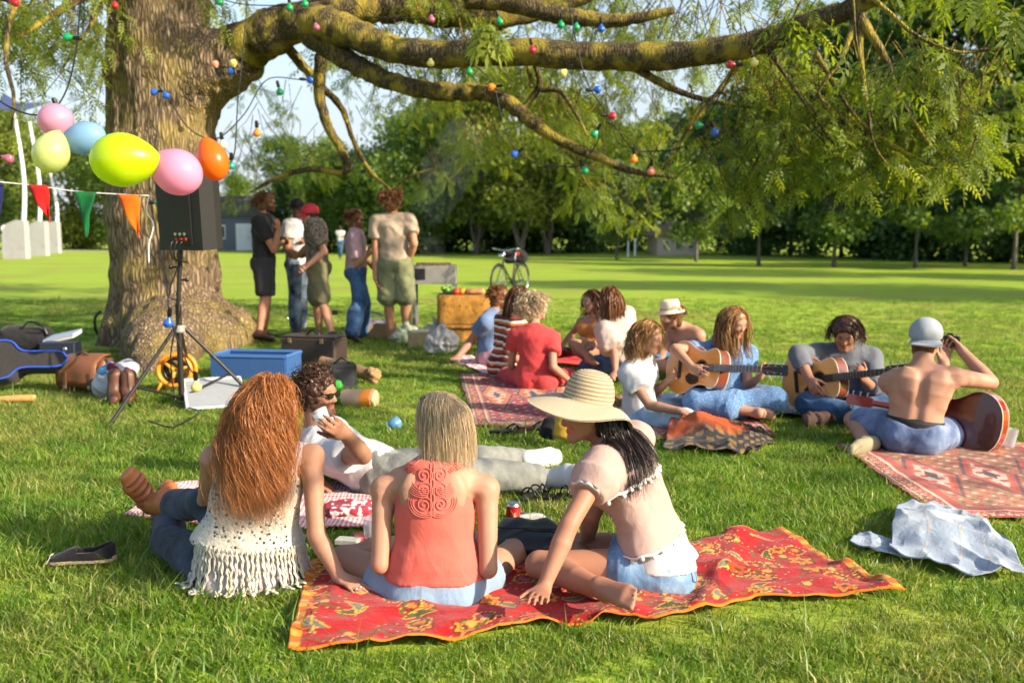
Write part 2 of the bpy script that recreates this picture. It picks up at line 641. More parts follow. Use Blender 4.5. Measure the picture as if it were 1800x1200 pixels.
class Person:
    def __init__(s, label, S, male, base, pel, neck, hip_a, sh_a, head, face, h=0.009, skin=None, bend=0.0, group=None, wide=1.0, headscale=1.0):
        s.S, s.male, s.h = S, male, h
        s.k = S / 1.70
        s.D = MAL if male else FEM
        s.wide = wide
        s.base = G(*base) if len(base) == 2 else v3(*base)
        s.root = empty('person', s.base.tolist(), label, 'person', group)
        s.pel = at(*pel)
        s.neck = at(neck[0], neck[1], pel[2] + neck[2])
        s.hw, s.sw = rdir(hip_a), rdir(sh_a)
        s.hf, s.sf = fdir(hip_a), fdir(sh_a)
        up = nrm(s.neck - s.pel)
        s.up = up
        s.hwt = perp(nrm(up * .5 + v3(0, 0, .5)), s.hw)
        s.swt = perp(up, s.sw)
        mid = (s.pel + s.neck) / 2
        s.ctrl = mid - s.hf * bend
        k, D = s.k, s.D
        s.shR = s.spine(.915) + s.swt * D['sh'] * k * wide
        s.shL = s.spine(.915) - s.swt * D['sh'] * k * wide
        s.hipR = s.pel + s.hwt * D['hip'] * k - up * .01
        s.hipL = s.pel - s.hwt * D['hip'] * k - up * .01
        yaw, pit, rol = face
        f = fdir(yaw) * math.cos(R_(pit)) + v3(0, 0, math.sin(R_(pit)))
        r = rdir(yaw)
        u = np.cross(r, f)
        s.hu = nrm(u * math.cos(R_(rol)) + r * math.sin(R_(rol)))
        s.hr = nrm(np.cross(f, s.hu))
        s.hd = nrm(f)
        s.hc = at(head[0], head[1], pel[2] + neck[2] + head[2])
        s.hs = (1.0 if male else 0.95) * (0.5 + 0.5 * k) * headscale
        s.J = {}
        s.lim = {}
        s.skin = srgb(skin) if isinstance(skin, str) else (skin or (0.62, 0.36, 0.25))
        s.extra, s.cut = [], []
        s.feet = {}
        s.hands = {}
        s.coll = .014
    # spine curve
    def spine(s, t):
        a, b, c = s.pel, s.ctrl, s.neck
        if t < 0: return a + (b - a) * 2 * t
        return a * (1 - t) ** 2 + 2 * t * (1 - t) * b + t * t * c
    def spw(s, t):
        return nrm(lerp(s.hwt, s.swt, min(max(t, 0), 1)))
    def arm(s, side, elbow, wrist, sh=None):
        k, L = s.k, s.D['L']
        if sh is not None:
            p = s.shR if side == 'R' else s.shL
            p = at(sh[0], sh[1], p[1] + (sh[2] if len(sh) > 2 else 0))
            if side == 'R': s.shR = p
            else: s.shL = p
        a = s.shR if side == 'R' else s.shL
        e = reach(a, elbow[0], elbow[1], L[0] * k, elbow[2])
        e[2] = max(e[2], .07)
        w = reach(e, wrist[0], wrist[1], L[1] * k, wrist[2])
        w[2] = max(w[2], .075)
        s.lim['arm' + side] = (a, e, w)
        for q, (p, r, n) in enumerate(((a, e, L[0] * k), (e, w, L[1] * k))):
            d = np.linalg.norm(r - p)
            if d > n * 1.12: print('LONG', s.root['label'][:40], side, 'arm', q, round(d / n, 2))
        return s
    def leg(s, side, knee, ankle, toe, hip=None):
        k, L = s.k, s.D['L']
        a = s.hipR if side == 'R' else s.hipL
        if hip is not None:
            a = at(hip[0], hip[1], a[1] + hip[2])
        kn = reach(a, knee[0], knee[1], L[2] * k, knee[2])
        an = reach(kn, ankle[0], ankle[1], L[3] * k, ankle[2])
        to = reach(an, toe[0], toe[1], .17 * k, toe[2])
        kn[2] = max(kn[2], .065); an[2] = max(an[2], .060); to[2] = max(to[2], .040)
        s.lim['leg' + side] = (a, kn, an)
        s.feet[side] = (an, to)
        for q, (p, r, n) in enumerate(((a, kn, L[2] * k), (kn, an, L[3] * k), (an, to, .17 * k))):
            d = np.linalg.norm(r - p)
            if d > n * 1.12: print('LONG', s.root['label'][:40], side, 'leg', q, round(d / n, 2))
        return s
    def hand(s, side, tip, palm, curl=.35, thumb=.5, spread=.08):
        w = s.lim['arm' + side][2]
        if len(tip) == 3 and abs(tip[0]) > 3:
            d = nrm(reach(w, tip[0], tip[1], .16, tip[2]) - w)
        else:
            d = nrm(tip)
        s.hands[side] = (d, perp(d, palm), curl, thumb, spread)
        return s
    # shapes
    def torso(s, t0=-.2, t1=1.0, tag='torso', sc=None):
        out = []
        k = s.k
        st = [q for q in s.D['torso'] if t0 <= q[0] <= t1]
        def at_t(t):
            T = s.D['torso']
            for a, b in zip(T[:-1], T[1:]):
                if a[0] <= t <= b[0]:
                    f = (t - a[0]) / (b[0] - a[0])
                    return (t, a[1] + (b[1] - a[1]) * f, a[2] + (b[2] - a[2]) * f)
            return T[0] if t < T[0][0] else T[-1]
        if not st or st[0][0] > t0 + .02: st = [at_t(t0)] + st
        if st[-1][0] < t1 - .02: st = st + [at_t(t1)]
        for i, (a, b) in enumerate(zip(st[:-1], st[1:])):
            fa = np.interp(a[0], *zip(*sc)) if sc else 1
            fb = np.interp(b[0], *zip(*sc)) if sc else 1
            wa = s.wide
            out.append(('+', Seg(s.spine(a[0]), s.spine(b[0]), (a[1] * k * wa * fa, a[2] * k * wa), (b[1] * k * wa * fb, b[2] * k * wa), s.spw((a[0] + b[0]) / 2), .02, tag), .006))
        return out
    def sfr(s, t):
        w = s.spw(t)
        up = nrm(s.spine(min(t + .05, 1)) - s.spine(t - .05))
        return w, np.cross(up, w), up       # right, forward, up
    def bust(s, tag='torso'):
        if s.male: return []
        w, f, u = s.sfr(.68)
        c = s.spine(.68) + f * .062 * s.k
        return [('+', Ell(c + w * q * .067 * s.k, u, w, .06 * s.k, .056 * s.k, .06 * s.k, tag), .03) for q in (-1, 1)]
    def seat(s, tag='torso'):
        w, f, u = s.sfr(0.0)
        r = (.088 if s.male else .098) * s.k
        return [('+', Ell(s.pel - f * .045 * s.k - u * .035 * s.k + w * q * .072 * s.k, u, w, r, r * .95, r, tag), .03) for q in (-1, 1)]
    def yoke(s, tag='torso', thin=1.0):
        out = []
        r = (.052 if s.male else .043) * s.k * thin
        for p in (s.shR, s.shL):
            out.append(('+', Seg(s.spine(.97), p, (r * 1.05, r), (r, r), s.swt, None, tag), .045))
        return out
    def armsegs(s, side, t0=0.0, t1=2.0, tag='arm', loose=(0, 0), cap=None):
        """t 0..1 upper arm, 1..2 forearm; loose adds to the radius at start and end"""
        if 'arm' + side not in s.lim: return []
        a, e, w = s.lim['arm' + side]
        k, D = s.k, s.D
        st = [(0, D['ua'][0] * 1.1), (.3, D['ua'][0] * 1.02), (.95, D['ua'][1]), (1.05, D['fa'][0] * .98), (1.3, D['fa'][0] * 1.02), (1.95, D['fa'][1]), (2.0, D['fa'][1])]
        P = lambda t: lerp(a, e, t) if t <= 1 else lerp(e, w, t - 1)
        rad = lambda t: np.interp(t, *zip(*st)) * k + loose[0] + (loose[1] - loose[0]) * (t - t0) / max(t1 - t0, .01)
        ts = sorted({t0, t1} | {t for t, _ in st if t0 < t < t1} | ({1.0} if t0 < 1 < t1 else set()))
        out = []
        for i, (p, q) in enumerate(zip(ts[:-1], ts[1:])):
            last = i == len(ts) - 2
            out.append(('+', Seg(P(p), P(q), rad(p), rad(q), None, cap if (cap and last) else None, tag), .03 if (i == 0 and t0 < .1) else .005))
        return out
    def legsegs(s, side, t0=0.0, t1=2.0, tag='leg', loose=(0, 0), cap=None):
        if 'leg' + side not in s.lim: return []
        a, kn, an = s.lim['leg' + side]
        k, D = s.k, s.D
        st = [(0, D['th'][0] * 1.08), (.25, D['th'][0] * 1.03), (.9, D['th'][1] * 1.03), (1.0, D['th'][1]), (1.1, D['sk'][0] * 1.0), (1.3, D['sk'][0] * 1.08), (1.55, D['sk'][0] * .93), (1.9, D['sk'][1]), (2.0, D['sk'][1])]
        sh = nrm(an - kn); th = nrm(kn - a)
        back = perp(sh, -(th - sh)) if np.linalg.norm(np.cross(th, sh)) > .05 else perp(sh, -s.hf)
        def P(t):
            if t <= 1: return lerp(a, kn, t)
            b = math.sin(min((t - 1) / .65, 1) * math.pi) * .016 * k
            return lerp(kn, an, t - 1) + back * b
        rad = lambda t: np.interp(t, *zip(*st)) * k + loose[0] + (loose[1] - loose[0]) * (t - t0) / max(t1 - t0, .01)
        ts = sorted({t0, t1} | {t for t, _ in st if t0 < t < t1})
        out = []
        for i, (p, q) in enumerate(zip(ts[:-1], ts[1:])):
            last = i == len(ts) - 2
            out.append(('+', Seg(P(p), P(q), rad(p), rad(q), None, cap if (cap and last) else None, tag), .03 if (i == 0 and t0 < .1) else .006))
        return out
    def foot(s, side, tag='foot', toes=False):
        an, to = s.feet[side]
        k = s.k * (1.05 if s.male else .95)
        d = nrm(to - an)
        sh = nrm(s.lim['leg' + side][2] - s.lim['leg' + side][1])
        dn = perp(d, sh)
        w = np.cross(d, dn)
        heel = an - d * .028 * k + dn * .035 * k
        ball = an + d * .125 * k + dn * .045 * k
        tip = an + d * .185 * k + dn * .048 * k
        out = [('+', Seg(an, heel, .034 * k, .031 * k, None, None, tag), .02),
               ('+', Seg(an + dn * .01, ball, (.031 * k, .034 * k), (.043 * k, .02 * k), w, None, tag), .03),
               ('+', Seg(heel, ball, (.03 * k, .024 * k), (.044 * k, .018 * k), w, None, tag), .02)]
        if toes:
            sd = 1 if side == 'R' else -1
            for i in range(5):
                b = ball + w * (.034 - .017 * i) * k * -sd + dn * .006
                L = (.062, .06, .055, .048, .04)[i] * k
                r = (.0125, .0095, .009, .0085, .0085)[i] * k
                out.append(('+', Seg(b, b + d * L, r, r * .85, None, None, tag), .006))
        else:
            out.append(('+', Seg(ball, tip, (.044 * k, .018 * k), (.036 * k, .013 * k), w, None, tag), .02))
        return out
    def handsegs(s, side):
        if side not in s.hands: return []
        w = s.lim['arm' + side][2]
        d, n, curl, thumb, spread = s.hands[side]
        k = s.k * s.D['hand']
        t = np.cross(d, n) * (1 if side == 'R' else -1)
        out = [('+', Seg(w - d * .01, w + d * .03 * k, (.026 * k, .02 * k), (.032 * k, .016 * k), t, None, 'hand'), .015),
               ('+', Seg(w + d * .03 * k, w + d * .082 * k, (.034 * k, .015 * k), (.04 * k, .012 * k), t, .012, 'hand'), .015)]
        for i in range(4):
            b = w + d * (.088, .093, .09, .08)[i] * k + t * (.030, .010, -.010, -.029)[i] * k
            L = (.072, .08, .075, .058)[i] * k
            r = (.0092, .0095, .009, .008)[i] * k
            dd = nrm(d + t * spread * (1.5 - i) * .8)
            a = curl * (.75 + .1 * i)
            for j, fr in enumerate((.44, .31, .25)):
                a2 = a * (1.0 if j == 0 else (2.1 if j == 1 else 2.9))
                q = nrm(dd * math.cos(a2) + n * math.sin(a2))
                e = b + q * L * fr
                out.append(('+', Seg(b, e, r, r * .9, None, None, 'hand'), .004))
                b = e; r *= .9
        b = w + d * .022 * k + t * .024 * k
        dd = nrm(d * (.9 - .3 * thumb) + t * (.75 - .35 * thumb) + n * .55 * thumb)
        e = b + dd * .045 * k
        out.append(('+', Seg(b, e, .0145 * k, .0115 * k, None, None, 'hand'), .012))
        d2 = nrm(dd + d * .35 + n * .35 * thumb - t * .25 * thumb)
        e2 = e + d2 * .032 * k
        out.append(('+', Seg(e, e2, .011 * k, .0095 * k, None, None, 'hand'), .005))
        out.append(('+', Seg(e2, e2 + nrm(d2 + d * .3) * .024 * k, .0098 * k, .0078 * k, None, None, 'hand'), .005))
        return out
    def hp(s, r=0, f=0, u=0):
        return s.hc + (s.hr * r + s.hd * f + s.hu * u) * s.hs
    def headsegs(s):
        q = s.hs
        H = s.hp
        r, f, u = s.hr, s.hd, s.hu
        m = s.male
        o = [('+', Ell(H(0, -.014, .028), f, r, .096 * q, .074 * q, .086 * q, 'head'), .02),
             ('+', Ell(H(0, .022, -.022), u, r, .080 * q, .060 * q, .064 * q, 'head'), .03)]
        for x in (-1, 1):
            o.append(('+', Seg(H(.056 * x, .0, -.045), H(.02 * x, .066, -.088), (.017 if m else .014) * q, .016 * q, None, None, 'head'), .025))
            o.append(('+', Ell(H(.036 * x, .066, -.018), u, r, .018 * q, .020 * q, .016 * q, 'head'), .02))
        o.append(('+', Seg(H(-.012, .076, -.094), H(.012, .076, -.094), (.017 if m else .013) * q, None, None, None, 'head'), .02))
        o.append(('+', Seg(H(-.036, .076, .022), H(.036, .076, .022), .010 * q, None, None, None, 'head'), .018))
        for x in (-1, 1):
            o.append(('-', Ell(H(.031 * x, .098, .004), u, r, .012 * q, .019 * q, .014 * q), .012))
        for x in (-1, 1):
            o.append(('+', Ell(H(.031 * x, .0745, .003), u, r, .0115 * q, .0125 * q, .0125 * q, 'head'), .003))
        o.append(('+', Seg(H(0, .082, .012), H(0, .101, -.026), .0075 * q, .0105 * q, None, None, 'head'), .010))
        for x in (-1, 1):
            o.append(('+', Ell(H(.011 * x, .094, -.030), u, r, .007 * q, .008 * q, .009 * q, 'head'), .006))
        o.append(('+', Seg(H(-.017, .083, -.054), H(.017, .083, -.054), (.0055 * q, .0055 * q), None, None, None, 'head'), .006))
        o.append(('+', Seg(H(-.015, .083, -.064), H(.015, .083, -.064), .0065 * q, None, None, None, 'head'), .006))
        o.append(('-', Seg(H(-.022, .094, -.0590), H(.022, .094, -.0590), .0035 * q), .004))
        for x in (-1, 1):
            o.append(('+', Ell(H(.074 * x, -.008, -.008), u, nrm(f - r * x * .4), .031 * q, .019 * q, .008 * q, 'head'), .006))
        nk = s.D['nk'] * s.k
        o.append(('+', Seg(s.spine(.95), H(0, -.026, -.055), nk * 1.12, nk, None, .02, 'neck'), .03))
        return o
    def body(s, lips='b5564a', beard=None, brow='3a2416', eye='2a2018', toes=False, glutes=True, parts='all'):
        ops = s.torso() + s.yoke() + s.bust() + (s.seat() if glutes else [])
        for sd in 'RL':
            if 'leg' + sd in s.lim:
                ops += s.legsegs(sd)
                ops += s.foot(sd, toes=toes)
        ops += s.extra
        for sd in 'RL':
            ops += s.armsegs(sd)
        ops += s.headsegs()
        ops += s.cut
        for sd in 'RL':
            ops += s.handsegs(sd)
        V, Q = solid(ops, s.h)
        col = np.tile(np.array(s.skin), (len(V), 1))
        n = fbm(V[:, 0] * 14, V[:, 1] * 14, V[:, 2] * 14, 3)[:, None]
        col = col * (1 + .07 * n) * np.array([1, 1 - .02, 1 - .03])
        def near(p, r, soft=.4):
            d = np.linalg.norm(V - p, axis=1) / r
            return np.clip((1 - d) / soft, 0, 1)[:, None]
        red = np.array(s.skin) * np.array([1.04, .80, .74])
        for L in s.lim:
            a, b, c = s.lim[L]
            m = near(b, .06, .8) * .5
            col = col * (1 - m) + red * m
            if L[:3] == 'arm':
                m = near(c + (s.hands[L[3]][0] * .13 if L[3] in s.hands else 0), .10, .8) * .5
                col = col * (1 - m) + red * m
        q = s.hs
        for x in (-1, 1):
            m = near(s.hp(.038 * x, .075, -.025), .03 * q, 1) * .45
            col = col * (1 - m) + red * m
            m = near(s.hp(.075 * x, -.005, -.005), .03 * q, 1) * .5
            col = col * (1 - m) + red * m
        loc = np.stack([(V - s.hc) @ s.hr, (V - s.hc) @ s.hd, (V - s.hc) @ s.hu], 1) / q
        def blob(r, f, u, rr, rf, ru):
            d = np.sqrt(((np.abs(loc[:, 0]) - r) / rr) ** 2 + ((loc[:, 1] - f) / rf) ** 2 + ((loc[:, 2] - u) / ru) ** 2)
            return np.clip((1 - d) * 2.5, 0, 1)[:, None]
        def paint(m, c):
            nonlocal col
            col = col * (1 - m) + np.array(c) * m
        if beard:
            hf = (loc[:, 1] > -.005) & (loc[:, 2] < -.035 + .25 * np.clip(.05 - loc[:, 1], 0, .1)) & (np.linalg.norm(loc, axis=1) < .16) & (loc[:, 2] > -.13)
            paint(hf[:, None] * .85, srgb(beard))
        m = np.clip((.024 - np.abs(loc[:, 0])) / .006, 0, 1) * (loc[:, 1] > .074) * np.clip((.0115 - np.abs(loc[:, 2] + .0595)) / .004, 0, 1)
        paint(m[:, None] * .8, srgb(lips))
        paint(blob(.033, .085, .026, .02, .02, .006), srgb(brow))
        ball = blob(.031, .084, .003, .011, .008, .0055)
        paint(ball, (.62, .58, .54))
        paint(blob(.031, .09, .003, .0065, .012, .007), srgb(eye))
        m = (np.abs(loc[:, 2] - .0095) < .003) * (np.abs(np.abs(loc[:, 0]) - .031) < .015) * (loc[:, 1] > .072)
        paint(m[:, None] * .7, srgb('2a1a12'))
        me = mesh_np('body', V - s.base, [Q], True, {'col': ('FLOAT_COLOR', col)})
        s.body_o = link('body', me, SKIN, s.root)
        return s
    def cloth(s, name, mat, ops, inf=.012, wr=.006, freq=(11, 11, 6), h=None, it=1, label=None, cut=(), grav=0.0):
        V, Q = solid(list(ops) + list(cut), h or s.h, inf)
        V = relax(V, Q, it)
        V = wrinkle(V, Q, wr, freq, seed=RNG.random() * 20)
        V[:, 2] = np.maximum(V[:, 2], .004)
        me = mesh_np(name, V - s.base, [Q], True)
        o = link(name, me, mat, s.root)
        if label: o['label'] = label
        s.last = (V, Q)
        return o
    def shirt(s, mat, sleeve=.55, t0=-.05, t1=.985, inf=.014, loose=(.004, .016), wr=.006, name='shirt', sc=None, extra=(), cut=(), bust=True, h=None, freq=(11, 11, 6), thin=1.0):
        ops = s.torso(t0, t1, sc=sc) + s.yoke(thin=thin) + (s.bust() if bust else [])
        cuts = list(cut)
        if sleeve:
            for sd in 'RL':
                ops += s.armsegs(sd, 0, sleeve, loose=loose, cap=.004)
        return s.cloth(name, mat, ops + list(extra), inf, wr, freq, h, cut=cuts)
    def pants(s, mat, leg=2.0, t1=.2, inf=.010, loose=(.0, .012), wr=.005, name='trousers', extra=(), h=None, freq=(12, 12, 9), cut=()):
        ops = s.torso(-.2, t1) + s.seat()
        for sd in 'RL':
            ops += s.legsegs(sd, 0, leg, loose=loose, cap=.004)
        return s.cloth(name, mat, ops + list(extra), inf, wr, freq, h, cut=cut)
    def shoes(s, mat, inf=.006, name='shoe', boot=0.0, sole=None):
        for sd in 'RL':
            if sd not in s.feet: continue
            ops = s.foot(sd)
            if boot: ops += s.legsegs(sd, 2 - boot, 2.0, loose=(.008, .004), cap=.004)
            s.cloth(name, mat, ops, inf, .001, h=min(s.h, .011))
    def torsod(s, V):
        """distance to trunk, neck and head (for hair to rest on)"""
        d = np.full(len(V), 1.0)
        for k, p, q in s._coll:
            d = np.minimum(d, p.ev(V[:, 0], V[:, 1], V[:, 2], s.coll))
        return d
    def haircap(s, mat, t=.004, face=(.088, -.038, .074, .075, .098), name='hair', lump=0.0, low=-.05, lf=(38, 38, 38), h=None, vol=1.0):
        q = s.hs
        H = s.hp
        ops = [('+', Ell(H(0, -.014, .028), s.hd, s.hr, .096 * q * vol, .076 * q * vol, .088 * q * vol), .02),
               ('+', Ell(H(0, -.045, low), s.hu, s.hr, .065 * q, .062 * q, .045 * q), .03)]
        cut = [('-', Ell(H(0, face[0], face[1]), s.hu, s.hr, face[4] * q, face[2] * q, face[3] * q), .015)]
        V, Q = solid([(a, b, c) for a, b, c in ops] + cut, h or s.h, t)
        if lump:
            N = vnormals(V, Q)
            n = fbm(V[:, 0] * lf[0], V[:, 1] * lf[1], V[:, 2] * lf[2], 2)
            V = V + N * (lump * n)[:, None]
        tint = .8 + .35 * RNG.random(len(V))
        o = link(name, mesh_np(name, V - s.base, [Q], True, {'tint': ('FLOAT', tint)}), mat, s.root)
        return o
    def strands(s, mat, n=900, length=.35, steps=14, rad=.0022, wave=.0, wfreq=22, spread=.35, clump=14, grav=.5, back=.4, part=0.0, lift=1.10, name='hair', parent=None, nside=3, minu=-.35, jitter=.12, lv=.25, curl=0.0, wind=(0, 0, 0), front=.18, conv=.6, off=.008, maxu=2.0):
        """hair locks grown over the scalp that fall over neck and shoulders"""
        rg = np.random.default_rng(int(abs(s.hc[0]) * 1000) + n)
        q = s.hs
        s._coll = [o for o in s.torso(.3) + s.yoke() if o[0] == '+'] + [('+', Ell(s.hp(0, -.014, .028), s.hd, s.hr, .092 * q, .072 * q, .085 * q), 0), ('+', Ell(s.hp(0, .01, -.03), s.hu, s.hr, .085 * q, .058 * q, .06 * q), 0)]
        d = []
        while len(d) < n:
            v = nrm(rg.normal(size=3))
            if v[2] < minu or v[2] > maxu: continue
            if v[1] > front and v[2] < .62 + .25 * (v[1] - front): continue
            if v[2] < .05 and v[1] > .05: continue
            d.append(v)
        d = np.array(d)
        cid = rg.integers(0, max(n // clump, 1), n)
        guide = np.array([np.argmax(cid == c) if (cid == c).any() else 0 for c in range(max(n // clump, 1))])
        rad3 = np.array([.075, .098, .090]) * q * lift
        loc = d * rad3 + np.array([0, -.014, .028]) * q
        M = np.stack([s.hr, s.hd, s.hu], 0)
        P = s.hc + loc @ M
        out = d @ M
        g = v3(0, 0, -1)
        sidev = np.sign(d[:, 0] - part)[:, None] * s.hr
        Vd = out * spread + sidev * .55 * np.clip(d[:, 2:3], 0, 1) - s.hd * back * (.4 + .6 * (d[:, 2:3] > .3)) + g * .25
        Vd /= np.linalg.norm(Vd, axis=1)[:, None]
        Lh = length * (1 - lv * rg.random(n)) * (1 if np.isscalar(length) else 1)
        st = Lh / steps
        path = [P.copy()]
        for i in range(steps):
            f = i / steps
            Vd = Vd * (1 - grav * .5) + g * grav * .5 + jitter * .3 * rg.normal(size=(n, 3)) + np.array(wind) * .1
            Vd /= np.linalg.norm(Vd, axis=1)[:, None]
            P = P + Vd * st[:, None]
            for _ in range(2):
                dd = s.torsod(P)
                m = dd < 0
                if not m.any(): break
                e = .004
                Pm = P[m]
                gr = np.stack([s.torsod(Pm + np.eye(3)[a] * e) - s.torsod(Pm - np.eye(3)[a] * e) for a in range(3)], 1)
                gr /= np.linalg.norm(gr, axis=1)[:, None] + 1e-9
                P[m] = Pm - gr * dd[m][:, None]
            P[:, 2] = np.maximum(P[:, 2], .03)
            lf = (P - s.hc) @ s.hd / q; lr = (P - s.hc) @ s.hr / q; lu = (P - s.hc) @ s.hu / q
            fm = (lf > .0) & (lf < .15) & (np.abs(lr) < .078) & (lu < .052) & (lu > -.2)
            if fm.any():
                P[fm] += s.hr * (np.where(d[fm, 0] > part, .080, -.080) - lr[fm])[:, None] * q * .6 - s.hd * (.02 * q)
            path.append(P.copy())
        path = np.stack(path, 1)                                 # n, steps+1, 3
        t = np.linspace(0, 1, steps + 1)[None, :, None]
        gp = path[guide[cid]]
        off = rg.normal(size=(n, 1, 3)) * off * (1.2 - .5 * t)
        cf = np.clip(t * 1.3, 0, conv)
        path = path * (1 - cf) + (gp + off) * cf
        if wave:
            ph = rg.random(cid.max() + 1)[cid][:, None] * 6.28 + rg.normal(size=(n, 1)) * .5
            am = wave * (.5 + rg.random((n, 1))) * np.clip(t[0, :, 0][None] * 2.2, 0, 1)
            sarc = t[0, :, 0][None] * Lh[:, None]
            wf = wfreq * (.8 + .4 * rg.random(cid.max() + 1)[cid][:, None])
            tang = np.gradient(path, axis=1)
            tang /= np.linalg.norm(tang, axis=2)[..., None] + 1e-9
            a1 = np.cross(tang, np.array([0.3, 0.9, .2])); a1 /= np.linalg.norm(a1, axis=2)[..., None] + 1e-9
            a2 = np.cross(tang, a1)
            path = path + a1 * (am * np.sin(wf * sarc + ph))[..., None] + a2 * (am * (1.0 if curl else .5) * np.cos(wf * sarc * (1 if curl else .8) + ph))[..., None]
        tint = .55 + .5 * rg.random(cid.max() + 1)[cid] + .45 * rg.random(n) ** 2
        return strand_mesh(name, path - s.base, rad, tint, mat, parent or s.root, nside)
def strand_mesh(name, path, rad, tint, mat, parent, nside=3):
    """each hair lock is a narrow ribbon with its own turn"""
    n, m = path.shape[:2]
    rg = np.random.default_rng(n)
    T = np.gradient(path, axis=1)
    T /= np.linalg.norm(T, axis=2)[..., None] + 1e-9
    a = np.cross(T, np.array([.21, .35, .91])); a /= np.linalg.norm(a, axis=2)[..., None] + 1e-9
    b = np.cross(T, a)
    ph = (rg.random((n, 1)) * 6.283 + np.linspace(0, 1, m)[None] * 2.0)[..., None]
    w = (np.cos(ph) * a + np.sin(ph) * b) * rad * np.clip(np.linspace(1.3, .3, m), .3, 1.1)[None, :, None]
    V = np.stack([path - w, path + w], 2)
    idx = np.arange(n * m * 2).reshape(n, m, 2)
    Q = np.stack([idx[:, :-1, 0], idx[:, :-1, 1], idx[:, 1:, 1], idx[:, 1:, 0]], 2).reshape(-1, 4)
    return link(name, mesh_np(name, V.reshape(-1, 3), [Q], True, {'tint': ('FLOAT', np.repeat(tint, m * 2))}), mat, parent)

# skin and hair materials
def _skin():
    t = NT('skin')
    c = t.attr('col').outputs['Color']
    o = t.obj()
    h = t.math('ADD', t.noise(180, 3, .6, o), t.math('MULTIPLY', t.noise(40, 2, .5, o), .5))
    return t.bsdf(c, 0.56, h, .15, .003, spec=.3, sss=.12)
SKIN = _skin()
def hairmat(name, col, rough=.38, transl=.18):
    if name in _MC: return _MC[name]
    if isinstance(col, str): col = srgb(col)
    t = NT(name)
    a = t.attr('tint').outputs['Fac']
    o = t.obj()
    n = t.noise(55, 3, .6, t.obj((1, 1, .25)))
    k = t.math('MULTIPLY', a, t.math('ADD', t.math('MULTIPLY', n, .7), .65))
    c = t.mix(1.0, col, t.ramp(t.math('MULTIPLY', k, .5), [(0, 0.0), (1, 2.0)]), 'MULTIPLY')
    nd = t.t.nodes.new('ShaderNodeVectorMath'); nd.operation = 'SCALE'
    nd.inputs[0].default_value = col
    t.l(k, nd.inputs['Scale'])
    _MC[name] = t.bsdf(nd.outputs[0], rough, n, .25, .004, spec=.35, transl=transl)
    return _MC[name]

def glasses(p, mat):
    q = p.hs
    m = MB()
    M = frame(p.hr, p.hu, p.hd)
    for x in (-1, 1):
        o = [(.024 * math.cos(a) * q, .018 * math.sin(a) * q * (1 if math.sin(a) < 0 else .75)) for a in np.linspace(0, 6.283, 13)[:-1]]
        m.prism(o, .005 * q, M, p.hp(.032 * x, .093, .004))
        m.bar(p.hp(.055 * x, .094, .012), p.hp(.076 * x, .0, .008), .0035 * q, 5)
    m.bar(p.hp(-.012, .098, .010), p.hp(.012, .098, .010), .004 * q, 5)
    return m.build('sunglasses', mat, p.root, True, org=p.base, auto=40)
def baseball_cap(p, mat, brim_a=0.0, t=.016, mat2=None, name='cap'):
    """crown over the skull; the brim points to the face turned by brim_a degrees"""
    q = p.hs
    ops = [('+', Ell(p.hp(0, -.016, .045), p.hd, p.hr, .100 * q, .080 * q, .082 * q), .01)]
    cut = [('-', Seg(p.hp(0, 0, -.12), p.hp(0, 0, -.0), .16 * q, .16 * q, p.hr, .02), .004)]
    V, Q = solid(ops + cut, min(p.h, .008), t)
    Mb = MB()
    c = math.cos(R_(brim_a)); s_ = math.sin(R_(brim_a))
    f = p.hd * c + p.hr * s_
    r = np.cross(f, p.hu)
    o = link(name, mesh_np(name, V - p.base, [Q], True), mat, p.root)
    pts, n = [], 11
    b = p.hp(0, -.016, .022)
    for j in range(3):
        for i in range(n):
            a = -1.25 + 2.5 * i / (n - 1)
            rr = np.array([.088, .125, .165])[j] if abs(a) < .3 else np.array([.088, .125 - .01 * abs(a), .165 - .035 * a * a])[j]
            pts.append(b + (f * math.cos(a) * rr * 1.08 + r * math.sin(a) * rr * .88 + p.hu * (-.012 * j - .010 * a * a * (j > 0))) * q)
    P = np.array(pts)
    F = [(j * n + i, j * n + i + 1, (j + 1) * n + i + 1, (j + 1) * n + i) for j in range(2) for i in range(n - 1)]
    m = MB()
    m.add(P, F)
    m.add(P - p.hu * .006 * q, [tuple(reversed(g)) for g in F])
    rim = list(range(2 * n, 3 * n))
    off = 3 * n
    m.F += [(rim[i], rim[i] + off, rim[i + 1] + off, rim[i + 1]) for i in range(n - 1)]
    m.M += [0] * (n - 1)
    m.build('brim', mat2 or mat, o, True, org=p.base)
    return o
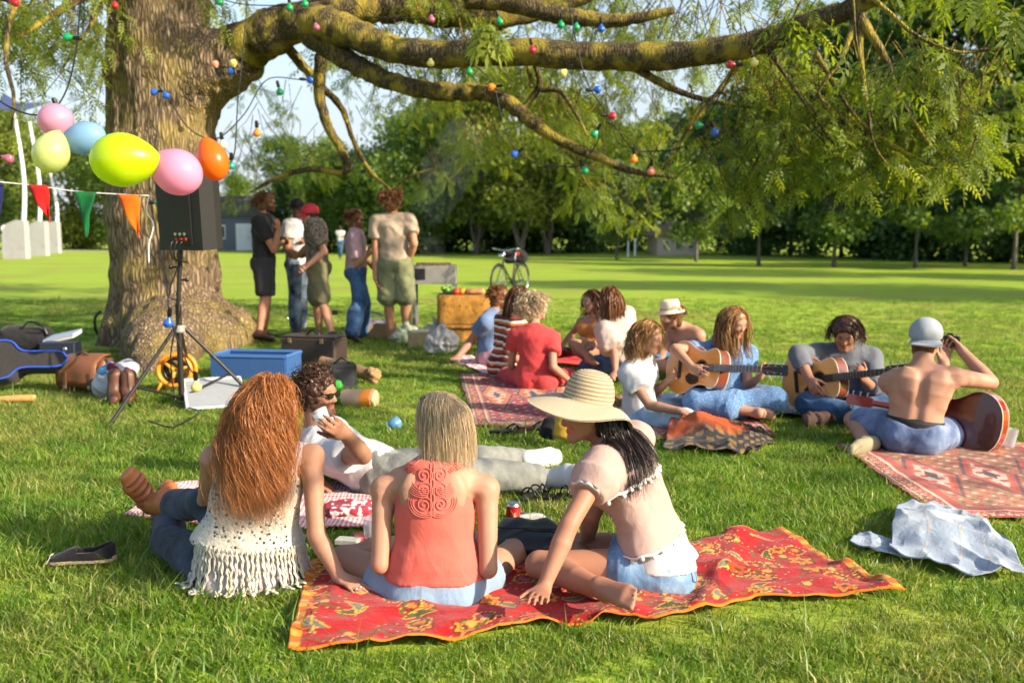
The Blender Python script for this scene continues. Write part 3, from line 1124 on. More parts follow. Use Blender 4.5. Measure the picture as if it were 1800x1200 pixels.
# ------------------------------------------------------------------ ground
def lawn_colour(t, pos, base_rand=None):
    big = t.noise(0.35, 3, .55, pos)
    mid = t.noise(1.6, 4, .6, pos)
    green = t.mix(mid, (.072, .155, .013), (.145, .235, .026))
    dry = t.ramp(t.math('ADD', t.math('MULTIPLY', big, .55), t.math('MULTIPLY', mid, .45)), [(.47, 0.0), (.62, 1.0)])
    return green, dry
def _ground():
    t = NT('lawn_ground')
    pos = t.n('ShaderNodeNewGeometry').outputs['Position']
    g, dry = lawn_colour(t, pos)
    fine = t.noise(38, 4, .7, pos)
    mp = t.n('ShaderNodeMapping')
    mp.inputs['Scale'].default_value = (.18, .9, 1)
    t.l(pos, mp.inputs['Vector'])
    strip = t.noise(.55, 3, .55, mp.outputs[0])
    g = t.mix(strip, t.mix(1.0, g, (2.0, 1.7, 1.7), 'MULTIPLY'), t.mix(1.0, g, (2.9, 2.15, 2.2), 'MULTIPLY'))
    c = t.mix(t.math('MULTIPLY', dry, .55), g, (.26, .21, .07))
    c = t.mix(t.math('MULTIPLY', fine, .6), t.mix(1.0, c, (.62, .66, .6), 'MULTIPLY'), t.mix(1.0, c, (1.6, 1.5, 1.4), 'MULTIPLY'))
    h = t.math('ADD', t.noise(60, 3, .7, pos), t.math('MULTIPLY', t.noise(9, 3, .6, pos), .8))
    return t.bsdf(c, .85, h, .45, .03, spec=.08)
LAWN = _ground()
_g = []
for y in list(np.linspace(-12, 30, 43)) + list(np.linspace(34, 400, 40)):
    _g.append([(x, y) for x in np.linspace(-260, 260, 61)])
_g = np.array(_g)
gz_ = .05 * vnoise(_g[..., 0] * .13, _g[..., 1] * .13, _g[..., 0] * 0 + .3) * np.clip((_g[..., 1] - 14) / 10, 0, 1)
V = np.concatenate([_g, gz_[..., None]], 2).reshape(-1, 3)
ny, nx = _g.shape[:2]
idx = np.arange(ny * nx).reshape(ny, nx)
Q = np.stack([idx[:-1, :-1], idx[:-1, 1:], idx[1:, 1:], idx[1:, :-1]], 2).reshape(-1, 4)
ground = tag(link('ground', mesh_np('ground', V, [Q]), LAWN), kind='structure')

# ------------------------------------------------------------------ foliage materials and shapes
def leafmat(name, c1, c2, transl=.42, tcol=None, rough=.5):
    t = NT(name)
    a = t.attr('tint').outputs['Fac']
    c = t.ramp(a, [(0.0, tuple(k * .75 for k in c1)), (.5, c1), (1.0, c2)])
    tc = t.mix(1.0, c, tcol or (1.7, 1.55, .55), 'MULTIPLY')
    return t.bsdf(c, rough, spec=.35, transl=transl, transl_col=tc)
def barkmat(name, c1, c2, moss=0.0, scale=1.0):
    t = NT(name)
    o = t.obj()
    mp = t.n('ShaderNodeMapping')
    mp.inputs['Scale'].default_value = (19 * scale, 19 * scale, 2.6 * scale)
    t.l(o, mp.inputs['Vector'])
    vo = t.n('ShaderNodeTexVoronoi', Scale=1.5, Randomness=1.0)
    vo.feature = 'DISTANCE_TO_EDGE'
    wob = t.n('ShaderNodeTexNoise', Scale=3.0 * scale, Detail=4.0)
    t.l(o, wob.inputs['Vector'])
    va = t.n('ShaderNodeVectorMath'); va.operation = 'MULTIPLY_ADD'
    t.l(wob.outputs['Color'], va.inputs[0]); va.inputs[1].default_value = (1.6, 1.6, 1.6); t.l(mp.outputs[0], va.inputs[2])
    t.l(va.outputs[0], vo.inputs['Vector'])
    crack = t.ramp(vo.outputs['Distance'], [(0, 0.0), (.35, 1.0)])
    n = t.noise(6 * scale, 5, .65, o)
    c = t.mix(crack, tuple(k * .30 for k in c1), t.mix(n, c1, c2))
    if moss:
        m = t.ramp(t.noise(2.2 * scale, 4, .6, o), [(.47, 0.0), (.62, 1.0)])
        c = t.mix(t.math('MULTIPLY', m, moss), c, (.32, .25, .035))
    h = t.math('ADD', t.math('MULTIPLY', crack, .8), t.math('MULTIPLY', n, .5))
    return t.bsdf(c, .9, h, .9, .022 / scale, spec=.15)
def quads_from(cent, dirs, norm, ln, wd, fold=.12):
    """leaf blades: 4-corner folded diamonds"""
    side = np.cross(dirs, norm)
    side /= np.linalg.norm(side, axis=1)[:, None] + 1e-9
    up = np.cross(side, dirs)
    L, W = ln[:, None], wd[:, None]
    a = cent
    m = cent + dirs * L * .45
    b = m + side * W * .5 + up * W * fold
    d = m - side * W * .5 + up * W * fold
    c = cent + dirs * L
    V = np.stack([a, b, c, d], 1).reshape(-1, 3)
    Q = np.arange(len(V)).reshape(-1, 4)
    return V, Q
def rvec(rg, n):
    v = rg.normal(size=(n, 3))
    return v / np.linalg.norm(v, axis=1)[:, None]
def crown_mesh(name, clumps, n, size, rg, shell=.45, droop=.3):
    """clumps: (x,y,z,rx,ry,rz)"""
    C = np.array(clumps)
    vol = (C[:, 3] * C[:, 4] * C[:, 5]) ** (2 / 3)
    ci = rg.choice(len(C), n, p=vol / vol.sum())
    u = rvec(rg, n)
    r = rg.random(n) ** shell
    P = C[ci, :3] + u * r[:, None] * C[ci, 3:]
    dirs = u * .6 + rvec(rg, n) * .8 + v3(0, 0, -droop)
    dirs /= np.linalg.norm(dirs, axis=1)[:, None]
    nm = rvec(rg, n) + v3(0, 0, .7) + u * .6
    sz = size * (.6 + .8 * rg.random(n))
    V, Q = quads_from(P, dirs, nm, sz, sz * (.5 + .25 * rg.random(n)))
    ct = rg.random(len(C))
    tint = np.clip(.55 * ct[ci] + .45 * rg.random(n), 0, 1)
    return mesh_np(name, V, [Q], False, {'tint': ('FLOAT', np.repeat(tint, 4))})
def tree_shape(seed, H, W, trunk_h, tr, lean=0.0, ncl=34, nleaf=9000, leaf=.26, stems=1, low=.3, shape='round'):
    """trunk and crown meshes of a free-standing tree of height H, crown width W, base at the origin"""
    rg = np.random.default_rng(seed)
    m = MB()
    cl = []
    for i in range(ncl):
        z = low * H + (H - low * H) * (rg.random() ** .9)
        f = (z - low * H) / (H - low * H)
        if shape == 'round': pr = math.sqrt(max(.05, 1 - (2 * f - .85) ** 2 / 1.4))
        elif shape == 'cone': pr = 1.05 - .85 * f
        else: pr = .75 + .25 * math.sin(f * 9)
        a = rg.random() * 6.283
        rr = W / 2 * pr * math.sqrt(rg.random()) * .85
        s = W * (.13 + .10 * rg.random())
        cl.append((rr * math.cos(a) + lean * z, rr * math.sin(a), min(z, H - s * .6), s * 1.1, s * 1.1, s * .8))
    for k in range(stems):
        a = 6.283 * k / max(stems, 1) + rg.random()
        sp = 0 if stems == 1 else .10 * H
        top = v3(math.cos(a) * sp + lean * H * .7, math.sin(a) * sp, H * .8)
        pts = [v3(0, 0, -.1), v3(math.cos(a) * sp * .15, math.sin(a) * sp * .15, trunk_h * .5), v3(math.cos(a) * sp * .45 + lean * trunk_h, math.sin(a) * sp * .45, trunk_h + .05 * H), (v3(0, 0, H * .5) + top) / 2 + v3(rg.normal() * .2, rg.normal() * .2, 0), top]
        m.tube(catmull(pts, 4), np.interp(np.linspace(0, 1, 17), [0, .1, .35, 1], [tr * 1.35, tr, tr * .7, tr * .12]), 8)
    for c in cl[:18]:
        b = v3(lean * trunk_h, 0, trunk_h + (c[2] - trunk_h) * .35 * rg.random())
        e = v3(*c[:3])
        mid = (b + e) / 2 + v3(0, 0, -.06 * H * rg.random())
        m.tube(catmull([b, mid, e], 3), np.linspace(tr * .32, tr * .06, 7), 5, caps=False)
    crown = crown_mesh('crown', cl, nleaf, leaf, rg)
    V = np.concatenate(m.V)
    me = bpy.data.meshes.new('trunk')
    me.from_pydata(V.tolist(), [], m.F)
    me.polygons.foreach_set('use_smooth', np.ones(len(me.polygons), bool))
    return me, crown
BARK_G = barkmat('grey_bark', (.20, .17, .13), (.33, .30, .24), scale=1.5)
BARK_D = barkmat('dark_bark', (.07, .055, .04), (.13, .10, .075), scale=1.5)
LEAF_Y = leafmat('yellow_green_leaves', (0.153, 0.204, 0.029), (0.292, 0.328, 0.051))
LEAF_M = leafmat('mid_green_leaves', (0.116, 0.194, 0.035), (0.233, 0.311, 0.059))
LEAF_D = leafmat('dark_green_leaves', (0.058, 0.122, 0.031), (0.133, 0.211, 0.050), transl=.3)
LEAF_B = leafmat('grey_green_leaves', (0.118, 0.176, 0.059), (0.218, 0.277, 0.100))
_shapes = {}
def shape(key):
    if key not in _shapes:
        _shapes[key] = {
            'tall': lambda: tree_shape(1, 13, 8, 2.2, .28, ncl=46, nleaf=15000, leaf=.30, low=.10),
            'tall2': lambda: tree_shape(2, 14, 7, 2.6, .26, ncl=46, nleaf=15000, leaf=.30, low=.12, shape='col'),
            'wide': lambda: tree_shape(3, 9, 9, 1.8, .22, ncl=44, nleaf=14000, leaf=.28, low=.14),
            'multi': lambda: tree_shape(4, 10.5, 7, 1.6, .17, ncl=40, nleaf=9500, leaf=.27, stems=4, low=.22),
            'small': lambda: tree_shape(5, 4.2, 3.0, 1.1, .07, ncl=26, nleaf=6500, leaf=.17, low=.30),
            'small2': lambda: tree_shape(6, 4.8, 2.6, 1.2, .07, ncl=26, nleaf=6500, leaf=.17, low=.26, shape='cone'),
            'bush': lambda: tree_shape(8, 2.6, 4.4, .3, .06, ncl=26, nleaf=6000, leaf=.19, low=.02),
            'hedge': lambda: tree_shape(9, 6.5, 8, .8, .15, ncl=48, nleaf=13000, leaf=.30, low=.02),
        }[key]()
    return _shapes[key]
def plant(name, key, px, Y, s, leaf, bark, label, cat='tree', group=None, rot=None, sx=1.0):
    x = (px - 900) / FPX * Y * math.cos(PITCH)
    o = empty(name, (x, Y, 0), label, cat, group)
    o.rotation_euler = (0, 0, rot if rot is not None else random.random() * 6.283)
    o.scale = (s * sx, s * sx, s)
    tm, cm = shape(key)
    t = link('trunk', tm, None, o)
    c = link('crown', cm, None, o)
    for ob, m in ((t, bark), (c, leaf)):
        if not ob.data.materials: ob.data.materials.append(m)
        ob.material_slots[0].link = 'OBJECT'
        ob.material_slots[0].material = m
    return o
GW = 'trees at the edge of the park'
# --- trees that close the park, from left to right
BT = [
    ('tall', 20, 78, 0.85, LEAF_Y, 'tall sunlit yellow-green tree behind the white poles, nearest the frame edge'),
    ('wide', 130, 74, 0.99, LEAF_Y, 'broad bright yellow-green tree behind the stone sail monument'),
    ('wide', 238, 70, 0.94, LEAF_M, 'broad tree half hidden by the big trunk, behind the green pennant'),
    ('tall', 420, 84, 0.47, LEAF_M, 'dark tree rising behind the grey clapboard house'),
    ('tall2', 500, 66, 0.53, LEAF_D, 'dark narrow tree behind the man in the black T-shirt'),
    ('tall', 575, 62, 0.54, LEAF_M, 'dark tree behind the man in the red cap'),
    ('tall2', 655, 64, 0.47, LEAF_D, 'dark tree behind the man in the pink shirt'),
    ('wide', 735, 60, 0.91, LEAF_M, 'green tree behind the barbecue smoke'),
    ('tall', 790, 68, 0.84, LEAF_Y, 'tall mid-green tree rising just beyond the barbecue'),
    ('multi', 838, 58, 0.86, LEAF_Y, 'yellow-green tree with a slim pale trunk left of the forked stems'),
    ('multi', 915, 56, 0.99, LEAF_Y, 'tall yellow-green tree with pale forked stems in mid field'),
    ('multi', 962, 57.5, 0.86, LEAF_Y, 'yellow-green tree with pale leaning trunk beside the forked one'),
    ('tall', 1010, 70, 0.84, LEAF_Y, 'tall grey-green tree behind the pale forked trunks'),
    ('small', 1085, 47, 1.08, LEAF_B, 'pale green young tree above the cream-bloused woman'),
    ('wide', 1105, 76, 1.02, LEAF_M, 'dark tree just left of the pale house'),
    ('tall', 1180, 86, 0.86, LEAF_B, 'hazy tall tree behind the pale house'),
    ('wide', 1265, 66, 1.06, LEAF_D, 'dark spreading tree just right of the pale house'),
    ('small', 1225, 44, 1.02, LEAF_M, 'young mid-green tree standing before the pale house'),
    ('small2', 1335, 39, 1.12, LEAF_B, 'pale young tree above the blonde guitar player'),
    ('tall', 1350, 60, 0.95, LEAF_D, 'tall dark tree in the wood above the blonde guitar player'),
    ('tall2', 1430, 55, 0.94, LEAF_M, 'tall dark tree in the wood above the man with the guitar'),
    ('small', 1468, 37.5, 1.18, LEAF_M, 'round young tree above the man with the guitar'),
    ('tall', 1520, 52, 0.94, LEAF_D, 'tall dark tree in the wood left of the grey cap'),
    ('small2', 1612, 36.5, 1.12, LEAF_M, 'young tapering tree right above the grey cap'),
    ('tall2', 1600, 48, 0.96, LEAF_D, 'tall dark tree in the wood straight above the grey cap'),
    ('tall', 1690, 46, 1.01, LEAF_M, 'tall dark tree in the wood right of the grey cap'),
    ('small', 1700, 38, 1.01, LEAF_D, 'dark young tree between the two tapering young trees'),
    ('tall2', 1762, 44, 1.12, LEAF_M, 'tallest tree of the wood, nearest the right frame edge'),
    ('small2', 1786, 34.5, 1.29, LEAF_M, 'young tapering tree at the right frame edge'),
    ('tall', 1870, 44, 1.06, LEAF_D, 'dark tree of the wood cut by the right frame edge'),
]
for i, (key, px, Y, s, lf, lab) in enumerate(BT):
    plant('park_tree', key, px, Y, s, lf, BARK_G if key in ('multi', 'small', 'small2') else BARK_D, lab, group=GW, rot=i * 1.9)
# --- low growth under the trees
for i, (px, Y, s, lf, lab) in enumerate([
    (1000, 64, 1.0, LEAF_D, 'low dark thicket behind the pale forked trunks'),
    (870, 66, 1.0, LEAF_D, 'low dark thicket behind the slim pale trunk'),
    (760, 66, 1.0, LEAF_D, 'low dark thicket beyond the barbecue smoke'),
    (640, 68, .95, LEAF_D, 'low dark thicket behind the pink-shirted man'),
    (545, 68, .95, LEAF_D, 'low dark thicket behind the red cap'),
    (940, 66, .9, LEAF_D, 'low dark thicket between the pale forked trunk and the leaning one'),
    (1060, 68, .9, LEAF_D, 'low dark thicket left of the thin white posts'),
    (820, 68, .9, LEAF_D, 'low dark thicket just left of the slim pale trunk'),
    (700, 68, .9, LEAF_D, 'low dark thicket behind the man in the beige T-shirt'),
    (1300, 58, .95, LEAF_D, 'low dark thicket right of the pale house'),
    (1390, 54, .95, LEAF_D, 'low dark thicket at the wood edge behind the round young tree'),
    (1480, 51, .95, LEAF_D, 'low dark thicket at the wood edge left of the grey cap'),
    (1570, 48, .95, LEAF_D, 'low dark thicket at the wood edge above the grey cap'),
    (1660, 46, .95, LEAF_D, 'low dark thicket at the wood edge right of the grey cap'),
    (1750, 44, .95, LEAF_D, 'low dark thicket at the wood edge by the right frame edge'),
    (1840, 42, .95, LEAF_D, 'low dark thicket running out of the right side of the frame')]):
    plant('thicket', 'hedge', px, Y, s * .95, lf, BARK_D, lab, 'bush', 'thickets under the wood', rot=i * 2.3)
for i, (px, Y, s, lab) in enumerate([(60, 76, 1.1, 'low bright bush behind the stone sails'), (160, 76, 1.1, 'low bush between the green pennant and the stones'), (455, 78, 1.0, 'low bush beside the grey house door')]):
    plant('bush', 'bush', px, Y, s, LEAF_Y if i < 2 else LEAF_M, BARK_D, lab, 'bush', 'bushes on the far left', rot=i)
# --- trees to the right of the view whose long shadows cross the lawn
for i, (x, y, s, key) in enumerate([(21, 15.5, .9, 'tall'), (27.5, 22.5, .9, 'tall2'), (34, 30, .95, 'tall')]):
    o = plant('park_tree', key, 900, 10, s, LEAF_M, BARK_D, ['tall tree beyond the right frame edge, shading the middle lawn', 'tall narrow tree beyond the right frame edge, shading the far lawn', 'tallest tree outside the right frame edge near the wood'][i], group=GW, rot=i)
    o.location = (x, y, 0)
# ------------------------------------------------------------------ the big ash tree
TY = 12.4
BARK = barkmat('ash_bark', (.20, .14, .085), (.37, .28, .18), moss=.30)
BARK_L = barkmat('limb_bark', (.10, .075, .040), (.22, .175, .085), moss=.8, scale=1.6)
tb = G(290, 600)
ash = empty('ash_tree', (tb[0], tb[1], 0), 'huge old ash tree with flared roots and spreading limbs hung with lights', 'tree')
ops = []
tp = [(296, 606, .80), (291, 560, .68), (287, 480, .615), (286, 380, .60), (284, 250, .58), (282, 130, .60), (276, 0, .56), (268, -160, .46), (258, -360, .36), (250, -600, .26)]
pp = [at(a, b, TY) for a, b, _ in tp]
for (a, b, r), (c, d, r2), p, q in zip(tp[:-1], tp[1:], pp[:-1], pp[1:]):
    ops.append(('+', Seg(p, q, r, r2, None, .1), .12))
for (a, b, r, dy0, dy) in [(188, 606, .16, .1, -.05), (232, 634, .20, -.3, -.25), (262, 655, .25, -.4, -.4), (318, 640, .28, -.4, -.3), (372, 618, .30, -.25, -.2), (425, 606, .27, -.1, .0), (478, 602, .19, .1, .1), (330, 592, .3, .5, .8)]:
    e = G(a, b); e[2] = -.06
    s0 = lerp(pp[1], v3(e[0], e[1], pp[1][2]), .38)
    mid = lerp(s0, e, .55); mid[2] = max(.16, mid[2] * .8)
    ops.append(('+', Seg(s0, mid, r * 1.15, r, None, .15), .16))
    ops.append(('+', Seg(mid, e, r, r * .55, None, .1), .12))
for (a, b, r, dy) in [(400, 598, .26, -.55), (352, 604, .24, -.75), (290, 618, .22, -.75), (300, 588, .20, -.72)]:
    c = at(a, b, TY + dy)
    ops.append(('+', Ell(c, v3(0, 0, 1), v3(1, 0, 0), r * .85, r, r), .1))
ops.append(('+', Seg(at(310, 150, TY), at(425, 92, TY - .25), .46, .33, None, .1), .25))
V, Q = solid(ops, .042)
N = vnormals(V, Q)
n1 = vnoise(V[:, 0] * 7, V[:, 1] * 7, V[:, 2] * 1.3)
n2 = vnoise(V[:, 0] * 17 + 3, V[:, 1] * 17, V[:, 2] * 5)
V = V + N * (.030 * (1 - 2 * np.abs(n1)) + .016 * n2 + .05 * vnoise(V[:, 0] * 2, V[:, 1] * 2, V[:, 2] * 1.2))[:, None]
link('trunk', mesh_np('trunk', V - np.array(ash.location), [Q]), BARK, ash)
def limb(pts, name='limb', n=10, seed=0):
    P = np.array([at(a, b, Y) for a, b, Y, r in pts])
    rad = [r for *_, r in pts]
    C = catmull(P, 7)
    rr = np.interp(np.linspace(0, len(P) - 1, len(C)), range(len(P)), rad)
    rg = np.random.default_rng(int(pts[0][0] * 7 + pts[-1][1]))
    C[1:-1] += rg.normal(size=(len(C) - 2, 3)) * (rr[1:-1] * .05)[:, None]
    rr = rr * (.90 + .04 * rg.normal(size=len(rr)))
    m = MB().tube(C, rr, n)
    m.build(name, BARK_L, ash, True, org=np.array(ash.location))
    return C
LIMBS = []
for pts in [
    [(395, 105, 12.2, .36), (450, 72, 12.0, .31), (510, 42, 11.8, .27), (565, 40, 11.6, .235), (640, 68, 11.4, .19), (700, 88, 11.2, .165), (790, 96, 11.0, .165), (900, 92, 10.7, .165), (1050, 100, 10.4, .16), (1200, 97, 10.0, .15), (1330, 76, 9.6, .125), (1420, 42, 9.3, .11), (1510, 8, 9.0, .10), (1620, -50, 8.5, .08)],
    [(500, 45, 11.9, .22), (600, 14, 12.0, .22), (690, 12, 12.2, .22), (780, 20, 12.3, .21), (860, 26, 12.3, .20), (950, 14, 12.4, .17), (1040, -20, 12.5, .15), (1200, -90, 12.7, .1)],
    [(545, 62, 11.7, .15), (600, 98, 11.6, .14), (660, 132, 11.5, .125), (730, 155, 11.4, .115), (800, 163, 11.3, .11), (850, 163, 11.2, .105), (895, 182, 11.1, .095), (945, 222, 11.0, .08), (1000, 255, 10.9, .066), (1055, 278, 10.8, .055), (1110, 300, 10.7, .042), (1190, 313, 10.6, .015)],
    [(820, 0, 11.6, .12), (900, 6, 11.5, .115), (980, 26, 11.4, .11), (1060, 36, 11.3, .09), (1120, 32, 11.2, .07), (1186, 18, 11.1, .045)],
    [(568, 60, 11.9, .085), (563, 120, 12.0, .08), (562, 175, 12.1, .075), (578, 225, 12.1, .065), (600, 262, 12.1, .06), (611, 290, 12.1, .055), (600, 304, 12.1, .045), (545, 298, 12.1, .04), (490, 312, 12.1, .032), (440, 338, 12.1, .015)],
    [(488, 62, 12.2, .075), (525, 108, 12.2, .07), (560, 148, 12.2, .06), (600, 190, 12.2, .045), (620, 245, 12.2, .035), (650, 300, 12.2, .028), (690, 336, 12.2, .015)],
    [(690, 336, 12.2, .02), (720, 310, 12.1, .018), (765, 296, 12.0, .01)],
    [(916, 195, 11.1, .045), (948, 152, 11.0, .04), (940, 112, 10.9, .03)],
    [(948, 158, 11.0, .032), (985, 162, 10.9, .028), (1015, 205, 10.8, .022), (1032, 238, 10.8, .012)],
    [(935, 155, 11.0, .03), (925, 100, 11.0, .02)],
    [(1110, 115, 10.3, .05), (1170, 150, 10.2, .045), (1240, 176, 10.1, .03), (1330, 190, 10.0, .012)],
    [(1300, 110, 9.7, .04), (1260, 165, 9.8, .03), (1205, 235, 9.9, .022), (1165, 300, 9.9, .012)],
    [(1205, 235, 9.9, .02), (1250, 170, 9.8, .016), (1400, 150, 9.6, .008)],
    [(1500, 15, 9.0, .07), (1530, 60, 8.9, .05), (1560, 110, 8.9, .03), (1580, 170, 8.9, .02), (1640, 260, 8.9, .014), (1700, 310, 8.9, .008)],
    [(1515, 20, 9.0, .045), (1512, 90, 8.9, .03), (1522, 170, 8.9, .02), (1535, 250, 8.9, .012), (1560, 290, 8.9, .007)],
    [(1505, 30, 9.0, .04), (1480, 100, 8.9, .024), (1440, 160, 9.0, .016), (1455, 185, 9.0, .01)],
    [(1230, 240, 9.8, .016), (1280, 320, 9.8, .012), (1330, 370, 9.8, .007)],
    [(1345, 80, 9.5, .03), (1400, 160, 9.4, .02), (1470, 260, 9.3, .012), (1530, 330, 9.2, .006)],
    [(1410, 50, 9.2, .03), (1500, 200, 9.1, .016), (1580, 260, 9.0, .01), (1650, 300, 9.0, .006)],
    [(60, -60, 10.2, .05), (22, 20, 10.0, .035), (10, 100, 9.9, .026), (24, 170, 9.8, .02), (20, 228, 9.8, .012)],
    [(285, -20, 12.2, .12), (200, -30, 11.8, .08), (120, 10, 11.3, .05), (40, 60, 10.9, .03), (-40, 90, 10.6, .015)],
    [(200, -30, 11.8, .04), (150, 60, 11.5, .022), (110, 120, 11.4, .012)],
    [(270, -200, 12.4, .3), (420, -330, 12.0, .22), (640, -420, 11.2, .16), (900, -480, 10.5, .08)],
    [(270, -260, 12.4, .28), (140, -380, 12.6, .2), (-60, -470, 12.8, .14), (-260, -520, 13, .07)],
    [(265, -300, 12.4, .25), (330, -500, 13.6, .18), (420, -640, 15.0, .12), (560, -700, 16.5, .06)],
    [(255, -480, 12.4, .22), (180, -700, 11.4, .15), (120, -900, 10.4, .08)],
]:
    LIMBS.append(limb(pts, 'limb' if pts[0][3] > .06 else 'branch', 12 if pts[0][3] > .1 else 7))

# foliage: feathered leaves of nine leaflets on hanging sprays
ASH = leafmat('ash_leaves', (.135, .195, .020), (.27, .315, .044), transl=.55)
def pinnate(npairs=4, L=.24, ll=.095, lw=.030):
    c, d, nn = [], [], []
    for i in range(npairs):
        x = L * (.28 + .62 * i / (npairs - 1))
        for s in (-1, 1):
            c.append((x, 0, 0)); d.append(nrm((.55, .85 * s, -.18)))
    c.append((L * .97, 0, 0)); d.append((1, 0, -.1))
    n = len(c)
    k = np.array([.8, .8, .95, .95, 1, 1, .95, .95, 1][:n] if n == 9 else [1] * n)
    V, Q = quads_from(np.array(c), np.array(d), np.tile([0, 0, 1.], (n, 1)), ll * k, lw * k, .1)
    st = np.array([(0, 0, 0), (0, .003, 0), (L, .0015, 0), (L, 0, 0)])
    return np.vstack([V, st]), np.vstack([Q, [[len(V), len(V) + 1, len(V) + 2, len(V) + 3]]])
PV, PQ = pinnate()
def spray(P, D, sc, rg, roll=1.0):
    """place feathered leaves at P pointing along D"""
    n = len(P)
    D = D / np.linalg.norm(D, axis=1)[:, None]
    up = rvec(rg, n) * .8 * roll + v3(0, -.1, .8)
    S = np.cross(up, D); S /= np.linalg.norm(S, axis=1)[:, None] + 1e-9
    U = np.cross(D, S)
    V = P[:, None, :] + sc[:, None, None] * (PV[None, :, 0:1] * D[:, None] + PV[None, :, 1:2] * S[:, None] + PV[None, :, 2:3] * U[:, None])
    V[..., 2] -= (sc[:, None] * PV[None, :, 0] ** 2) * .9
    Q = (PQ[None] + (np.arange(n) * len(PV))[:, None, None]).reshape(-1, 4)
    return V.reshape(-1, 3), Q, len(PV)
def foliage(blobs, seed, name, mat, dens=1.0, lo=.50, hi=.85):
    """blobs: (px, py, Y, half-width px, half-height px, number of sprays)"""
    rg = np.random.default_rng(seed)
    Pl, Dl, tl, tw = [], [], [], MB()
    for (px, py, Y, rx, ry, k) in blobs:
        c = at(px, py, Y)
        s = Y / FPX
        nt = max(2, int(k * dens / 7))
        bt = rg.random()
        for i in range(nt):
            u = rvec(rg, 1)[0] * rg.random() ** .4
            root = c + np.array([u[0] * rx * s, u[1] * max(rx, ry) * s * .8, u[2] * ry * s])
            d = nrm(v3(rg.normal() * .6, rg.normal() * .6, -.55 + .5 * rg.random()))
            Lt = .22 + .25 * rg.random()
            tip = root + d * Lt + v3(0, 0, -.08)
            base = root - d * .25 + v3(0, 0, .22)
            tw.tube([base, root, tip], [.007, .005, .002], 4, caps=False)
            m = 8
            f = rg.random(m)
            Pl.append(root + (tip - root) * f[:, None])
            Dl.append(d * .7 + rvec(rg, m) * .9 + v3(0, 0, -.15))
            tl.append(np.clip(.25 + .5 * bt + .35 * (rg.random(m) - .4), 0, 1))
    P, D, t = np.concatenate(Pl), np.concatenate(Dl), np.concatenate(tl)
    V, Q, nv = spray(P, D, lo + (hi - lo) * rg.random(len(P)), rg)
    loc = np.array(ash.location)
    link(name, mesh_np(name, V - loc, [Q], False, {'tint': ('FLOAT', np.repeat(t, nv))}), mat, ash)
    tag(tw.build('twigs', BARK_L, ash, True, org=loc), kind='stuff')
    return len(Q)
rg = np.random.default_rng(5)
BL = [
 # left of the trunk
 (70, 40, 11.0, 80, 50, 130), (160, 30, 11.6, 60, 45, 120), (115, 105, 11.4, 55, 45, 80), (35, 110, 10.8, 45, 50, 60), (160, 165, 11.8, 35, 35, 34), (60, 175, 10.8, 30, 26, 20), (30, -20, 10.5, 60, 40, 80), (150, -40, 11.5, 90, 40, 120),
 # right of the trunk, under the main limb
 (430, 150, 16.0, 40, 40, 69), (470, 205, 16.1, 55, 45, 92), (418, 262, 16.8, 36, 46, 69), (470, 295, 17.1, 64, 34, 92), (520, 260, 16.2, 50, 40, 69), (405, 330, 17.3, 26, 30, 46), (560, 310, 17.2, 50, 26, 46), (640, 285, 17.0, 40, 36, 41), (640, 185, 15.8, 35, 45, 41), (600, 120, 15.8, 40, 35, 41), (720, 310, 16.6, 50, 30, 46),
 # centre
 (740, 120, 15.8, 50, 35, 69), (790, 215, 15.4, 40, 30, 58), (850, 225, 15.5, 55, 35, 86), (890, 130, 15.6, 50, 30, 69), (960, 175, 15.2, 55, 45, 120), (1010, 120, 15.2, 55, 35, 86), (1060, 185, 15.0, 60, 50, 155), (1120, 150, 14.8, 60, 45, 138), (1100, 235, 14.6, 50, 35, 86), (1040, 300, 14.5, 50, 40, 86), (1060, 350, 14.4, 40, 30, 69), (1170, 230, 14.0, 40, 35, 69), (780, 290, 15.4, 50, 35, 69), (1190, 120, 14.1, 50, 50, 103), (1240, 60, 11.8, 60, 50, 138), (1130, 60, 12.6, 70, 30, 86),
 (1115, 372, 13.8, 36, 20, 44),
 # right-hand hanging mass
 (1300, 276, 9.9, 60, 60, 107), (1290, 346, 9.9, 30, 26, 44), (1370, 216, 9.7, 70, 55, 127), (1370, 296, 9.7, 60, 40, 86), (1440, 266, 9.5, 70, 50, 127), (1450, 196, 9.5, 60, 50, 98), (1530, 246, 9.3, 75, 55, 157), (1560, 291, 9.2, 60, 30, 76), (1610, 186, 9.2, 70, 60, 147), (1650, 246, 9.1, 60, 50, 117), (1680, 186, 9.1, 50, 55, 98), (1700, 276, 9.0, 35, 30, 48), (1690, 196, 9.0, 45, 45, 76), (1330, 166, 9.8, 60, 45, 67), (1410, 136, 9.6, 60, 40, 58), (1500, 136, 9.2, 50, 45, 58), (1570, 146, 9.1, 50, 45, 58), (1640, 136, 9.0, 50, 35, 48), (1290, 46, 10.4, 60, 45, 67), (1390, 96, 9.7, 50, 35, 34), (1240, 186, 10.2, 35, 45, 34),
]
BL += [(1010, 60, 14.5, 60, 40, 60), (1090, 100, 14.5, 60, 40, 60), (1180, 60, 14, 60, 40, 60), (930, 110, 14.5, 55, 35, 46), (700, 60, 14.5, 60, 35, 44), (810, 60, 14.5, 55, 35, 44), (1740, 120, 11, 50, 40, 60), (1760, 190, 11.5, 36, 40, 46), (30, 60, 13, 50, 50, 60), (100, 80, 13, 50, 50, 60), (170, 90, 13.5, 30, 50, 46), (60, 10, 12.5, 60, 30, 60)]
for i in range(24):                      # along the top edge and above it
    BL.append((rg.uniform(380, 1850), rg.uniform(-150, -5), rg.uniform(11.5, 15.5), 70, 45, 70))
